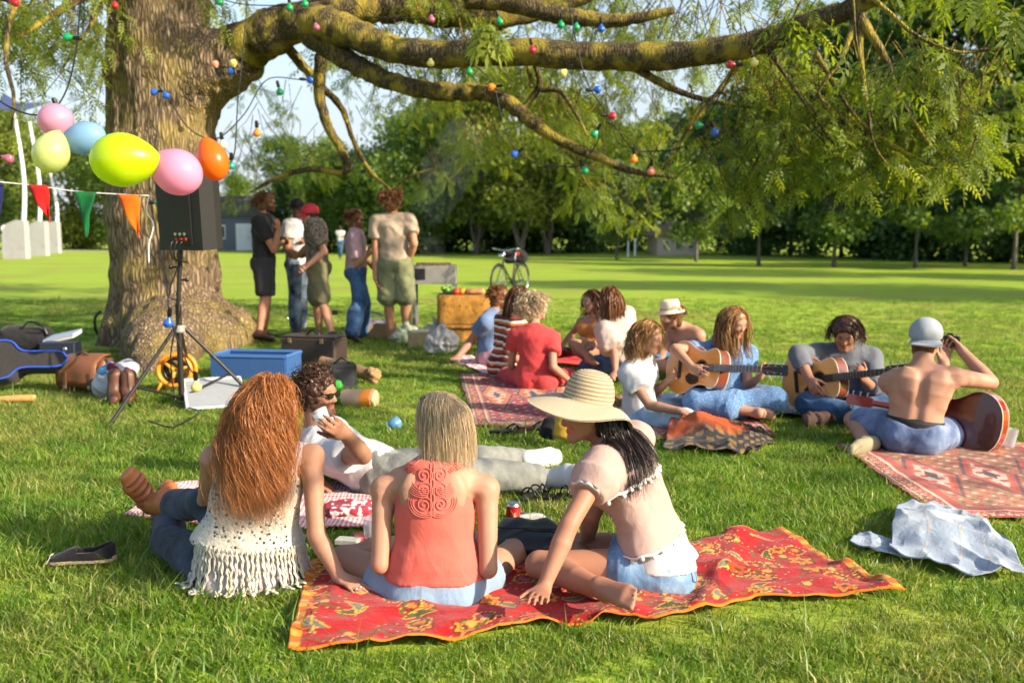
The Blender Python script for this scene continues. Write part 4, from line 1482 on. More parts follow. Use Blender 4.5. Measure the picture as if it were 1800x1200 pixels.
for C_, k0, n_ in ((LIMBS[0], 20, 16), (LIMBS[1], 14, 10), (LIMBS[2], 16, 12), (LIMBS[3], 6, 6)):
    for i in range(n_):                  # leafy shoots along the limbs
        q = C_[rg.integers(k0, len(C_))] + v3(rg.normal() * .3, .5 + 1.6 * rg.random(), .15 + .3 * rg.normal())
        c, sn = math.cos(PITCH), math.sin(PITCH)
        zc = q[1] * c - (q[2] - CAM_H) * sn
        BL.append((900 + FPX * q[0] / zc, 600 - FPX * (q[1] * sn + (q[2] - CAM_H) * c) / zc, q[1], 45, 32, 42))
foliage(BL, 3, 'crown', ASH, lo=.42, hi=.72)
UP = []
for i in range(115):                     # the rest of the crown, overhead
    a = rg.uniform(0, 6.283)
    r = 7.0 * math.sqrt(rg.random())
    x, y, z = tb[0] + r * math.cos(a) + .6, tb[1] + r * math.sin(a) + .8, rg.uniform(5.2, 11.5) * (1 - .35 * (r / 7) ** 2) + 1.0
    UP.append((x, y, z))
def foliage3(pts, seed, name, mat, nl=46):
    rg = np.random.default_rng(seed)
    P = np.concatenate([np.array(p) + rvec(rg, nl) * (rg.random((nl, 1)) ** .5) * np.array([.95, .95, .6]) for p in pts])
    V, Q, nv = spray(P, rvec(rg, len(P)) + v3(0, 0, -.4), 1.1 + .5 * rg.random(len(P)), rg)
    loc = np.array(ash.location)
    link(name, mesh_np(name, V - loc, [Q], False, {'tint': ('FLOAT', np.repeat(rg.random(len(P)), nv))}), mat, ash)
foliage3(UP, 9, 'crown', ASH)
# unseen bough added off to the right to throw dappled shade on the foreground
def dapple_bough(P, rad):
    C = catmull(np.array(P, float), 6)
    MB().tube(C, np.interp(np.linspace(0, 1, len(C)), np.linspace(0, 1, len(rad)), rad), 8).build('limb', BARK_L, ash, True, org=np.array(ash.location))
dapple_bough([at(1620, -50, 8.5), (4.9, 6.2, 3.85), (5.5, 3.6, 3.75), (4.9, 1.6, 3.5), (4.4, .4, 3.3)], [.075, .06, .05, .03, .012])
dapple_bough([(5.4, 4.2, 3.78), (6.4, 3.4, 3.5), (7.6, 2.9, 3.3)], [.035, .025, .01])
foliage3([(tx + 1.82 * z, ty - .94 * z, z) for tx, ty, z in ((-2.9, 3.6, 3.2), (-2.7, 5.0, 3.3), (1.1, 6.0, 3.3), (2.1, 5.7, 3.3), (-.6, 7.0, 3.5), (-2.0, 6.6, 3.4), (2.7, 6.7, 3.4))], 12, 'crown', ASH, 26)  # added leaf clumps, set sunward of the ground spots they should shade
# bright spray in front of the main limb, and the near branch with big leaves at the top right
def leafspray(specs, seed, sc, name='crown', mat=ASH, tint=.5):
    rg = np.random.default_rng(seed)
    P, D, S = [], [], []
    for (px, py, Y, tx, ty, dY, k) in specs:
        a = at(px, py, Y); b = at(tx, ty, Y + dY)
        P.append(a); D.append(b - a); S.append(np.linalg.norm(b - a) / .30 * k)
    P, D, S = np.array(P), np.array(D), np.array(S)
    V, Q, nv = spray(P, D, S, rg, .35)
    loc = np.array(ash.location)
    link(name, mesh_np(name, V - loc, [Q], False, {'tint': ('FLOAT', np.repeat(np.clip(tint + .3 * (rg.random(len(P)) - .5), 0, 1), nv))}), mat, ash)
sp = []
for i in range(26):
    a = rg.uniform(0, 6.283)
    sp.append((855 + rg.normal() * 10, 38 + rg.normal() * 12, 9.8, 860 + 42 * math.cos(a), 62 + abs(30 * math.sin(a)) + rg.uniform(0, 12), rg.normal() * .1, 1.0))
leafspray(sp, 4, 1, tint=.8)
limb([(1505, -30, 6.4, .02), (1560, 20, 6.3, .017), (1610, 62, 6.2, .014), (1660, 85, 6.1, .012), (1705, 92, 6.1, .010), (1800, 76, 6.0, .008), (1860, 60, 6.0, .006)], 'branch', 6)
limb([(1500, 0, 6.5, .010), (1505, 70, 6.4, .007), (1518, 130, 6.4, .004)], 'branch', 5)
limb([(1420, -20, 6.6, .010), (1395, 30, 6.6, .007), (1385, 80, 6.6, .004)], 'branch', 5)
near = []
for (ax, ay, Y) in [(1400, 20, 6.6), (1385, 55, 6.6), (1440, 15, 6.5), (1380, 30, 6.5), (1420, 30, 6.6), (1510, 90, 6.4), (1516, 120, 6.4), (1590, 105, 6.3), (1600, 90, 6.3), (1585, 120, 6.3), (1620, 66, 6.2), (1660, 88, 6.1), (1640, 70, 6.2)]:
    for k in range(3):
        near.append((ax + rg.normal() * 12, ay + rg.normal() * 8, Y, ax + rg.uniform(-75, 75), ay + rg.uniform(15, 75), rg.normal() * .12, 1.0))
for (ax, ay, Y) in [(1740, -20, 5.6), (1770, -5, 5.6), (1715, -30, 5.7), (1800, 10, 5.5), (1690, -25, 5.8), (1650, -30, 5.9), (1785, 20, 5.5)]:
    for k in range(4):
        near.append((ax + rg.normal() * 10, ay + rg.normal() * 8, Y, ax + rg.uniform(-55, 40), ay + rg.uniform(30, 75), rg.normal() * .1, 1.0))
leafspray(near, 6, 1, tint=.15)
# ------------------------------------------------------------------ rugs and blankets
NOGRASS = []                                   # outlines on the ground where no grass stands up through cloth
def resample(P, n):
    P = np.asarray(P, float)
    d = np.concatenate([[0], np.cumsum(np.linalg.norm(np.diff(P, axis=0), axis=1))])
    t = np.linspace(0, d[-1], n)
    return np.stack([np.interp(t, d, P[:, i]) for i in range(P.shape[1])], 1)
def rug(name, label, cat, front, back, nu, nv, colour, mat=None, z=.022, fold=.012, ff=3.0, edge=.0, seed=0, lift=None, thick=.006, group=None, nograss=True):
    """cloth spread on the grass between a front and a back edge (seen directions on the ground)"""
    Fr = resample([G(*p) for p in front], nu)
    Bk = resample([G(*p) for p in back], nu)
    t = np.linspace(0, 1, nv)[:, None, None]
    P = Fr[None] * (1 - t) + Bk[None] * t
    if nograss:
        NOGRASS.append(np.vstack([Fr[:, :2], Bk[::-1, :2]]))
    base = P.reshape(-1, 3).mean(0); base[2] = 0
    du = np.linalg.norm(Fr[-1] - Fr[0]); dv = np.linalg.norm(Bk.mean(0) - Fr.mean(0))
    U, Vv = np.meshgrid(np.linspace(0, du, nu), np.linspace(0, dv, nv))
    x, y = P[..., 0], P[..., 1]
    w = vnoise(x * 1.3 + seed, y * 1.3, x * 0 + seed)
    a = vnoise(x * ff + w * 1.2 + seed, y * ff * 1.3 + w, x * 0 + 3.3)
    b = vnoise(x * ff * 2.1 - y * 1.4 + seed, y * ff * 1.5 + 4, x * 0 + 8.1)
    ed = np.minimum(np.minimum(U, du - U), np.minimum(Vv, dv - Vv))
    Z = z + fold * (np.clip(1 - 2.4 * np.abs(a), -.3, 1) * .9 + .5 * np.clip(1 - 2.6 * np.abs(b), -.3, 1)) + .3 * fold * vnoise(x * 14, y * 14, x * 0)
    if edge: Z = Z + edge * np.clip(1 - ed / .05, 0, 1) * vnoise(x * 9, y * 9, x * 0 + 1)
    if lift is not None: Z = Z + lift(x, y)
    P[..., 2] = np.maximum(Z, .006)
    wob = .012 * np.clip(1 - ed / .04, 0, 1)
    P[..., 0] += wob * vnoise(x * 7, y * 7, x * 0 + 5); P[..., 1] += wob * vnoise(x * 7 + 9, y * 7, x * 0 + 5)
    col = colour(U, Vv, du, dv).reshape(-1, 3)
    idx = np.arange(nu * nv).reshape(nv, nu)
    Q = np.stack([idx[:-1, :-1], idx[:-1, 1:], idx[1:, 1:], idx[1:, :-1]], 2).reshape(-1, 4)
    rim = np.concatenate([idx[0, :], idx[1:, -1], idx[-1, -2::-1], idx[-2:0:-1, 0]])
    T = P.reshape(-1, 3)
    low = T[rim].copy(); low[:, 2] = np.maximum(low[:, 2] - thick, .001)
    n = len(T)
    m = len(rim)
    Qs = np.array([(rim[i], n + i, n + (i + 1) % m, rim[(i + 1) % m]) for i in range(m)])
    me = mesh_np(name, np.vstack([T, low]) - base, [Q, Qs], True, {'col': ('FLOAT_COLOR', np.vstack([col, col[rim]]))})
    o = link(name, me, mat or vcol_fabric('printed_cloth'))
    o.location = base.tolist()
    return tag(o, label, cat, group)
def put(col, mask, c):
    m = np.asarray(mask, float)[..., None]
    return col * (1 - m) + np.array(srgb(c) if isinstance(c, str) else c) * m
def ss(a, b, x):
    t = np.clip((x - a) / (b - a), 0, 1)
    return t * t * (3 - 2 * t)
def batik(U, V, du, dv):
    rg = np.random.default_rng(21)
    c = np.ones(U.shape + (3,)) * np.array(srgb('a00c12'))
    n = fbm(U * 9, V * 9, U * 0, 2)
    c = put(c, ss(.1, .7, n) * .5, '7c0a10')
    k = int(du * dv * 105)
    cx, cy = rg.random(k) * du, rg.random(k) * dv
    for i in range(k):
        m_ = (np.abs(U - cx[i]) < .13) & (np.abs(V - cy[i]) < .13)
        if not m_.any(): continue
        x, y = U[m_] - cx[i], V[m_] - cy[i]
        a0 = rg.random() * 6.28
        xr, yr = x * math.cos(a0) + y * math.sin(a0), -x * math.sin(a0) + y * math.cos(a0)
        r, an = np.hypot(x, y), np.arctan2(yr, xr)
        cc = c[m_]
        ty = rg.integers(0, 5)
        if ty < 2:                              # flower
            R = (.030 + .018 * rg.random()) * (1 + .22 * np.cos(an * 6))
            cc = put(cc, r < R, 'c87a18' if rg.random() < .5 else 'c8401a')
            cc = put(cc, (np.abs(r - R) < .004), '3a2410')
            cc = put(cc, (r < R * .55) & (np.cos(an * 6) > .2), 'd8401c')
            cc = put(cc, r < .014, '55301a')
        elif ty == 2:                           # curved leaf
            q = np.abs(yr - xr * xr * 7) / .020 + (xr / .06) ** 2
            cc = put(cc, q < 1, '6a6a58' if rg.random() < .5 else '4a4a26')
            cc = put(cc, (q > .85) & (q < 1.15), 'd8a030')
        elif ty == 3:                           # ring of dots and arc
            cc = put(cc, (np.abs(r - .042) < .004) & (np.sin(an * 14) > 0), 'e0b040')
            cc = put(cc, (np.abs(r - .03) < .004), '3a3420')
            cc = put(cc, r < .015, '8a4a78' if rg.random() < .3 else 'e07820')
        else:
            cc = put(cc, (np.abs(yr - .02 * np.sin(xr * 60)) < .006) & (np.abs(xr) < .1), '54521e')
            cc = put(cc, (np.hypot(xr - .06, yr) < .018), 'c89040')
        c[m_] = cc
    dots = (np.sin(U * 160) * np.sin(V * 160) > .93) & (n > .1)
    c = put(c, dots * .7, 'e8b080')
    ed = np.minimum(U, du - U)
    c = put(c, ed < .035, 'b85a14'); c = put(c, (ed < .035) & (np.sin(V * 90) > .2), 'c88a30')
    e2 = np.minimum(V, dv - V)
    c = put(c, e2 < .010, 'd8701c')
    return c
def persian(ground='9a2a2c', accent='c8a888', dark='2c2c3c', border=.22, second='b8603a', field2=None, sc=1.0, fade=.0):
    def f(U, V, du, dv):
        c = np.ones(U.shape + (3,)) * np.array(srgb(ground))
        u, v = U / sc, V / sc
        d = np.minimum(np.minimum(U, du - U), np.minimum(V, dv - V)) / sc
        along = np.where(np.minimum(U, du - U) < np.minimum(V, dv - V), V, U) / sc
        if field2 is not None: c = put(c, d > border, field2)
        # field motifs
        a, b = np.sin(u * 34) * np.sin(v * 34), np.sin(u * 17 + 2 * np.sin(v * 9)) * np.cos(v * 21)
        inn = d > border
        c = put(c, inn & (a > .72), accent); c = put(c, inn & (a < -.78), dark)
        c = put(c, inn & (np.abs(b) < .09), dark if field2 is None else ground)
        c = put(c, inn & (b > .82), second)
        # medallions
        cu, cv = du / 2, dv / 2
        for s in (-1, 0, 1):
            q = np.abs(U - cu - s * du * .27) / (.13 * du) + np.abs(V - cv) / (.30 * dv)
            c = put(c, inn & (q < 1.0), ground if field2 is not None else second); c = put(c, inn & (np.abs(q - .9) < .06), dark)
            c = put(c, inn & (q < .62), accent); c = put(c, inn & (q < .62) & (a > .35), ground); c = put(c, inn & (np.abs(q - .62) < .05), second); c = put(c, inn & (q < .22), dark)
        # border bands
        c = put(c, d < border, ground)
        for lo, hi, cc in ((.0, .018, ground), (.018, .035, dark), (.035, .06, accent), (.06, .07, dark), (.15, .16, dark), (.16, .18, accent), (.18, .195, second), (.195, .205, dark)):
            c = put(c, (d >= lo) & (d < hi), cc)
        m = (d > .07) & (d < .15)
        zig = np.abs(((along * 9) % 1) - .5) * .16 + .07
        c = put(c, m & (np.abs(d - zig) < .012), accent)
        dia = np.abs(((along * 9 + .5) % 1) - .5) / 2.2 + np.abs(d - .11) * 2.4
        c = put(c, m & (dia < .12), second); c = put(c, m & (dia < .055), dark)
        m = (d > .035) & (d < .06)
        c = put(c, m & (np.sin(along * 110) > .3), second)
        n = fbm(U * 5, V * 5, U * 0, 3)
        c = c * (1 + .16 * n[..., None])
        g = c.mean(2, keepdims=True)
        return np.clip(c * (1 - fade) + (g * .5 + .16) * fade, 0, 1)
    return f
def gingham(c1, c2='f0e6e2', p=.018):
    def f(U, V, du, dv):
        a, b = (U / p) % 1 < .5, (V / p) % 1 < .5
        c = np.ones(U.shape + (3,)) * np.array(srgb(c2))
        k = np.array(srgb(c1))
        c[a ^ b] = (np.array(srgb(c2)) + k) / 2
        c[a & b] = k
        return c
    return f
def flat(c1, c2=None, sc=6.0):
    def f(U, V, du, dv):
        n = ss(-.4, .6, fbm(U * sc, V * sc, U * 0, 3))
        return put(np.ones(U.shape + (3,)) * np.array(srgb(c1)), n, c2 or c1)
    return f
rug('picnic_blanket', 'bright red printed blanket with orange flowers under the three women', 'blanket',
    [(508, 1150), (620, 1152), (730, 1148), (860, 1128), (950, 1108), (1070, 1098), (1150, 1108), (1235, 1095), (1330, 1062), (1420, 1066), (1500, 1060), (1588, 1066)],
    [(545, 1000), (700, 985), (900, 975), (1060, 960), (1215, 962), (1300, 948), (1376, 936)], 290, 145, batik, z=.030, fold=.020, ff=3.2, edge=.02, seed=2.2,
    lift=lambda x, y: .045 * np.exp(-((x - 1.15) ** 2 / .03)) * ss(4.2, 4.5, y) * 0 + .03 * np.exp(-((x - 1.45) / .12) ** 2) + .02 * np.exp(-((x - .9 - .4 * (y - 4)) / .05) ** 2))
rug('persian_rug', 'red persian rug in the mid ground behind the straw hat', 'rug',
    [(830, 752), (1000, 756), (1130, 752)], [(808, 660), (905, 655), (1010, 658)], 150, 110, persian('8e2026', 'b89880', '28304a', .2, 'b05a34', sc=.75), z=.02, fold=.006, seed=4)
rug('persian_rug', 'faded rust persian rug by the shirtless man on the right', 'rug',
    [(1655, 914), (1860, 918), (2080, 922)], [(1470, 786), (1640, 784), (1820, 782)], 200, 140, persian('b8483c', 'd8b8a0', '5a4a44', .26, 'c85a34', 'a4744c', sc=.66, fade=.10), z=.02, fold=.006, seed=6)
rug('persian_rug', 'worn red rug under the blonde guitar player', 'rug',
    [(1150, 778), (1250, 776), (1366, 770)], [(1080, 700), (1180, 698), (1290, 702)], 130, 90, persian('a83634', 'd0a890', '4a3038', .16, 'c05a40'), z=.02, fold=.008, seed=9)
rug('check_blanket', 'red and white gingham blanket behind the red-haired woman', 'blanket',
    [(215, 912), (330, 925), (500, 938), (670, 934)], [(300, 858), (420, 850), (560, 855), (690, 862)], 250, 90, gingham('c03048', p=.020), z=.022, fold=.014, seed=11)
rug('red_cloth', 'plain scarlet cloth under the woman in the orange top', 'blanket',
    [(975, 646), (1040, 648), (1110, 644)], [(985, 626), (1040, 622), (1095, 622)], 60, 30, flat('c41418', 'e02420'), z=.03, fold=.02, seed=13)
rug('pink_cloth', 'pale pink check cloth beside the man in the blue T-shirt', 'blanket',
    [(790, 634), (850, 660), (930, 664)], [(812, 625), (870, 640), (930, 645)], 70, 26, gingham('d87080', p=.03), z=.02, fold=.014, seed=15)
rug('grey_blanket', 'grey and white crumpled blanket between the two guitar players', 'blanket',
    [(1330, 738), (1420, 740), (1560, 738)], [(1370, 700), (1440, 694), (1560, 700)], 90, 46, persian('8a8c90', 'c8c8c8', '4a4a50', .1, 'a8a8b0', sc=.8), z=.03, fold=.03, ff=5, seed=17)
def heap(cx, cy, rx, ry, hgt):
    c = G(cx, cy)
    return lambda x, y: hgt * np.exp(-((x - c[0]) / rx) ** 2 - ((y - c[1]) / ry) ** 2)
rug('shawl', 'dark patterned shawl with a rust orange end, crumpled on the grass', 'shawl',
    [(1165, 800), (1240, 802), (1300, 808), (1360, 790)], [(1180, 752), (1230, 740), (1290, 748), (1352, 775)], 110, 60,
    lambda U, V, du, dv: put(put(np.ones(U.shape + (3,)) * np.array(srgb('2c2a2c')), (np.sin(U * 55) * np.sin(V * 60 + U * 9) > .3), '7a6238'), ss(.6, .35, U / du + .25 * np.sin(V * 8)) * ss(.30, .45, V / dv), 'a8481c'),
    z=.04, fold=.028, ff=4.5, edge=.015, seed=19, lift=heap(1228, 768, .20, .22, .12))
def denim(U, V, du, dv):
    n = ss(-.5, .7, fbm(U * 7, V * 7, U * 0, 3))
    c = put(np.ones(U.shape + (3,)) * np.array(srgb('8592a2')), n, 'a4aeb6')
    for k in (.22, .47, .71):
        c = put(c, np.abs(U / du - k - .05 * np.sin(V * 9)) < .006, '7f92a8')
        c = put(c, np.abs(U / du - k - .05 * np.sin(V * 9) - .012) < .003, 'c8a070')
    c = put(c, (np.abs(U / du - .45) < .05) & (np.abs(V / dv - .72) < .09), 'c0c8d0')
    return c
JACKET = rug('denim_jacket', 'pale denim jacket thrown crumpled on the grass at right', 'jacket',
    [(1565, 988), (1640, 1010), (1705, 1024), (1800, 1026)], [(1575, 912), (1640, 900), (1700, 925), (1775, 985)], 120, 90, denim, z=.045, fold=.022, ff=3.4, edge=.015, seed=23, lift=heap(1650, 950, .26, .22, .07))
_sl = rug('sleeve', None, None,
    [(1495, 968), (1545, 985), (1600, 992)], [(1512, 948), (1560, 962), (1610, 968)], 50, 24, denim, z=.035, fold=.016, ff=5, edge=.02, seed=25)
_sl.parent = JACKET
_sl.location = (_sl.location[0] - JACKET.location[0], _sl.location[1] - JACKET.location[1], 0)
# ------------------------------------------------------------------ guitars
def wood(name, c1, c2, rough=.3, coat=.5, sc=(3, 60, 60)):
    if name in _MC: return _MC[name]
    t = NT(name)
    n = t.noise(1.0, 4, .6, t.obj(sc))
    _MC[name] = t.bsdf(t.mix(n, srgb(c1), srgb(c2)), rough, spec=.5, coat=coat)
    return _MC[name]
EBONY = plain('ebony', '1c1512', .4)
METAL = plain('steel', 'b8bcc0', .28, metal=1.0)
BLACKP = plain('black_plastic', '0c0c0d', .35)
def guitar(label, c, headp, front, top, side, back, pick='140c0a', neckc=None, sc=1.0):
    """c: middle of the body, headp: where the head points, front: direction the top faces"""
    x = nrm(headp - c)
    z = perp(x, front)
    y = np.cross(z, x)
    M = frame(x, y, z)
    o = empty('guitar', c.tolist(), label, 'guitar')
    o.matrix_world = Matrix.Translation(c.tolist()) @ Matrix([[*M[0], 0], [*M[1], 0], [*M[2], 0], [0, 0, 0, 1]])
    if sc != 1: o.scale = (sc,) * 3
    hw = [(-.25, .0), (-.243, .07), (-.222, .125), (-.18, .172), (-.12, .197), (-.06, .188), (-.01, .158), (.04, .130), (.08, .121), (.12, .124), (.165, .138), (.205, .138), (.235, .105), (.248, .05), (.25, .0)]
    C = catmull([(a, b, 0) for a, b in hw], 3)[:, :2]
    C[:, 1] = np.maximum(C[:, 1], 0)
    out = [(a, b) for a, b in C] + [(a, -b) for a, b in C[-2:0:-1]]
    n = len(out)
    A = np.array(out)
    dep = .105
    def ring(z, s=1.0):
        return np.column_stack([A * s, np.full(n, z)])
    m = MB()
    V = np.vstack([ring(-dep / 2), ring(dep / 2)])
    m.add(V, [(i, (i + 1) % n, n + (i + 1) % n, n + i) for i in range(n)])
    m.build('rib', side, o, True)
    for nm, zz, sgn, mt in (('soundboard', dep / 2, 1, top), ('back', -dep / 2, -1, back)):
        m = MB()
        r0, r1, r2 = ring(zz - sgn * .002, 1.004), ring(zz + sgn * .003, 1.0), ring(zz + sgn * .006, .80)
        V = np.vstack([r0, r1, r2])
        F = [(k * n + i, k * n + (i + 1) % n, (k + 1) * n + (i + 1) % n, (k + 1) * n + i) for k in range(2) for i in range(n)] + [tuple(range(2 * n, 3 * n))]
        if sgn < 0: F = [tuple(reversed(f)) for f in F]
        m.add(V, F)
        b = m.build(nm, mt, o, True, auto=50)
        e = MB().tube(ring(zz + sgn * .001, 1.003), .0035, 5, closed=True)
        e.build('binding', plain('binding', 'd8ccb0' if nm == 'soundboard' else '2a1a12', .4), b, True)
    zt = dep / 2 + .006
    ann = lambda r0, r1, n=28: (np.vstack([[(r0 * math.cos(a), r0 * math.sin(a), 0) for a in np.linspace(0, 6.283, n, False)], [(r1 * math.cos(a), r1 * math.sin(a), 0) for a in np.linspace(0, 6.283, n, False)]]), [(i, (i + 1) % n, n + (i + 1) % n, n + i) for i in range(n)])
    MB().lathe([(.0505, 0), (.0505, .002)], (.085, 0, zt), n=28).build('soundhole', plain('soundhole_dark', '0a0605', .9), o)
    v, f = ann(.060, .053)
    MB().add(v + v3(.085, 0, zt + .003), f).build('rosette', plain('rosette', '4a2a1a', .4), o)
    pk = [(.03, -.055), (.07, -.058), (.075, -.10), (.05, -.118), (.0, -.125), (-.045, -.10), (-.055, -.065), (-.02, -.04)]
    MB().prism(pk, .002, None, (0, 0, zt + .001)).build('pickguard', plain('pick_' + pick, pick, .25), o)
    m = MB().box((-.115, 0, zt + .006), (.03, .16, .012), bev=.003).box((-.108, 0, zt + .014), (.004, .09, .006))
    m.build('bridge', EBONY, o)
    nk = neckc or wood('mahogany', '5a2c16', '74401f', .35)
    m = MB()
    m.tube([(.235, 0, zt - .022), (.42, 0, zt - .018), (.62, 0, zt - .016)], [.028, .0245, .021], 10, flat=.8, hint=(0, 1, 0))
    m.tube([(.235, 0, zt - .07), (.265, 0, zt - .03)], [.024, .028], 8)
    m.build('neck', nk, o, True, auto=50)
    fb = MB().prism([(.13, -.028), (.62, -.0215), (.62, .0215), (.13, .028)], .006, None, (0, 0, zt + .002)).build('fretboard', EBONY, o)
    m = MB()
    for i in range(18):
        xx = .62 - .65 * (1 - 2 ** (-i / 12))
        if xx < .14: break
        m.bar((xx, -.023, zt + .009), (xx, .023, zt + .009), .0014, 4)
    m.build('frets', METAL, fb)
    tl = Matrix.Rotation(.24, 3, 'Y')
    Th = np.array(tl)
    h = MB().prism([(0, -.022), (.02, -.036), (.17, -.037), (.18, -.02), (.18, .02), (.17, .037), (.02, .036), (0, .022)], .016, Th, v3(.62, 0, zt - .012)).build('headstock', nk if neckc else EBONY, o)
    for sd in (-1, 1):
        for i in range(3):
            b = v3(.62, 0, zt - .012) + Th @ v3(.045 + .048 * i, sd * .037, .008)
            m = MB().bar(b, b + v3(0, sd * .016, 0), .004, 6).box(b + v3(0, sd * .021, 0), (.016, .010, .010), bev=.003)
            q = v3(.62, 0, zt - .012) + Th @ v3(.045 + .048 * i, sd * .025, .016)
            m.bar(q, q + Th @ v3(0, 0, .014), .004, 6)
            m.build('tuning_peg', METAL, h)
    m = MB()
    for i in range(6):
        yy = (i - 2.5)
        m.bar((-.108, yy * .0105, zt + .017), (.62, yy * .0068, zt + .012), .0009, 4)
        m.bar((.62, yy * .0068, zt + .012), (.68 + .03 * (i % 3), np.sign(yy) * .02, zt - .01), .0009, 4)
    m.build('strings', METAL, o)
    return o
SPRUCE = wood('spruce', 'd88a3c', 'e8a454', .28)
SPRUCE2 = wood('spruce_pale', 'd89a50', 'e6b068', .28)
ROSEW = wood('rosewood', '5c2a18', '7a3c20', .25)
DKRED = wood('dark_red_wood', '340806', '4c0e0b', .2, .6)
CHERRY = wood('cherry_gloss', '8c1c14', 'b02c1a', .15, 1.0)
# ------------------------------------------------------------------ people
FRONT = 'women on the red printed blanket'
MID = 'people sitting on the rugs'
STAND = 'men standing by the barbecue'
H_BLOND = hairmat('blond_hair', (.56, .43, .27), transl=.3)
H_RED = hairmat('red_hair', (.46, .19, .065), transl=.4)
H_BLACK = hairmat('black_hair', (.018, .010, .009), transl=.05)
H_BROWN = hairmat('brown_hair', (.10, .045, .018))
H_AUB = hairmat('auburn_hair', (.16, .065, .022))
H_LBROWN = hairmat('light_brown_hair', (.30, .16, .06))
H_DARK = hairmat('dark_brown_hair', (.045, .020, .010), transl=.08)
H_CURLY = hairmat('chestnut_hair', (.20, .09, .035))
LENS = plain('dark_lens', '0a0a0c', .08)
DENIM_L = fabric('pale_denim', (.20, .28, .38), .25, .5)
DENIM_M = fabric('mid_denim', (.10, .17, .30), .22, .6)
DENIM_D = fabric('dark_denim', (.022, .035, .07), .3, .6)
def denim_fade(name, dark, light):
    def pat(t, o, c):
        n = t.ramp(t.noise(5, 4, .6, o), [(.38, 0.0), (.66, 1.0)])
        return t.mix(n, srgb(dark), srgb(light))
    return fabric(name, (.1, .1, .1), .1, .55, pattern=pat)
DENIM_W = denim_fade('washed_denim', '4a6c92', '8ca6be')
DENIM_V = denim_fade('blue_denim', '27405f', '4a6a92')
DENIM_G = denim_fade('grey_denim', '20262f', '434d5c')

# ---- woman in the coral top, seen from behind
p = Person('blond woman in coral halter top and denim shorts sitting with her back to us', 1.66, False, (765, 1095), (766, 1035, 3.62), (762, 812, .06), 92, 92, (768, 742, .05), (138, -6, 4), h=.0084, skin=(0.375, 0.200, 0.130), bend=.035, group=FRONT)
p.arm('L', (668, 992, -1), (700, 1010, 1), sh=(674, 858, 0)).arm('R', (858, 1000, -1), (830, 1005, 1), sh=(856, 858, 0))
p.hand('L', (1, .6, -.2), v3(0, 0, -1)).hand('R', (-1, .6, -.2), v3(0, 0, -1))
p.leg('L', (606, 986, 1), (740, 975, 1), (800, 975, 1)).leg('R', (904, 978, 1), (790, 970, 1), (730, 970, 1))
p.extra = [('+', Ell(p.spine(.80) - p.sf * .075 + p.swt * q * .075, p.up, p.swt, .075, .045, .022), .03) for q in (-1, 1)]
p.cut = [('-', Seg(p.spine(.5) - p.sf * .112, p.spine(.9) - p.sf * .108, .012), .03)]
p.body()
CORAL = fabric('coral_jersey', (.56, .115, .085), .10, .45, weave=900)
tor = p.torso(-.16, .93, sc=[(-.2, 1.12), (0, 1.12), (.3, 1.12), (.62, 1.02), (.80, .84), (.87, .62), (.95, .5)])
p.cloth('top', CORAL, tor + p.bust() + p.seat() + [('+', Seg(p.spine(.84) - p.sf * .02, p.spine(.985) - p.sf * .028, (.085, .07), (.088, .052), p.swt, .02), .02)], .018, .007, (9, 9, 5), cut=[('-', Seg(v3(*p.pel[:2], -.2), v3(*p.pel[:2], .085), .6, .6, None, .003), .004)])
TV, TQ = p.last
p.pants(DENIM_L, leg=.40, t1=.12, inf=.014, loose=(.002, .016), wr=.004, name='shorts')
# corded lace on the back of the top
bvh = BVHTree.FromPolygons([tuple(v) for v in TV], [tuple(int(i) for i in q) for q in TQ])
m = MB()
pr = p.torso(-.12, .93)
rt, fw, upv = p.sfr(.85)
org = p.spine(.86) - p.sf * .4
def on_back(a, b):
    o = org + p.swt * a + p.up * b
    h = bvh.ray_cast(Vector(o.tolist()), Vector(p.sf.tolist()))
    return (np.array(h[0]) - p.sf * .003) if h[0] is not None else None
def cord(pts, r=.0023):
    q = [on_back(*z) for z in pts]
    q = [z for z in q if z is not None]
    if len(q) > 3: m.tube(np.array(q), r, 5, caps=False)
for sd in (-1, 1):
    for (cx, cy, R, t) in [(.028, .045, .030, 2.2), (.028, -.005, .030, 2.2), (.030, -.057, .034, 2.4)]:
        th = np.linspace(.4, t * 2 * math.pi, 46)
        cord([(sd * (cx + R * (a / th[-1]) * math.cos(a + 2.6)), cy + R * (a / th[-1]) * math.sin(a + 2.6)) for a in th])
    for k in range(5):
        R = .040 + .009 * k
        th = np.linspace(-2.2 + .12 * k, .9, 24)
        cord([(sd * (.036 + R * math.cos(a) * .95), .030 + R * math.sin(a) * .8) for a in th])
    for k in range(3):
        th = np.linspace(-2.4, .25, 20)
        R = .042 + .008 * k
        cord([(sd * (.030 + R * math.cos(a)), -.050 + R * math.sin(a) * .9) for a in th])
    cord([(sd * .006, y) for y in np.linspace(.085, -.10, 16)])
    cord([(sd * x, .088 + .25 * x * x + .012 * math.sin(x * 60)) for x in np.linspace(.0, .095, 20)], .0028)
m.build('lace_yoke', plain('coral_cord', (.52, .115, .085), .85), p.root, True, org=p.base)
p.haircap(H_BLOND, .004, h=.007)
p.strands(H_BLOND, n=8740, length=.215, steps=10, rad=.0008, wave=.006, wfreq=15, spread=.26, clump=24, grav=.66, back=.5, lift=1.11, lv=.22, minu=-.2, conv=.28, off=.012)
CLIP = plain('tortoise', '3a2014', .3)
MB().tube(catmull([p.hp(-.055, .03, .095), p.hp(-.03, .045, .105), p.hp(-.06, .0, .10)], 4), .006, 6).build('hair_clip', CLIP, p.root, True, org=p.base)

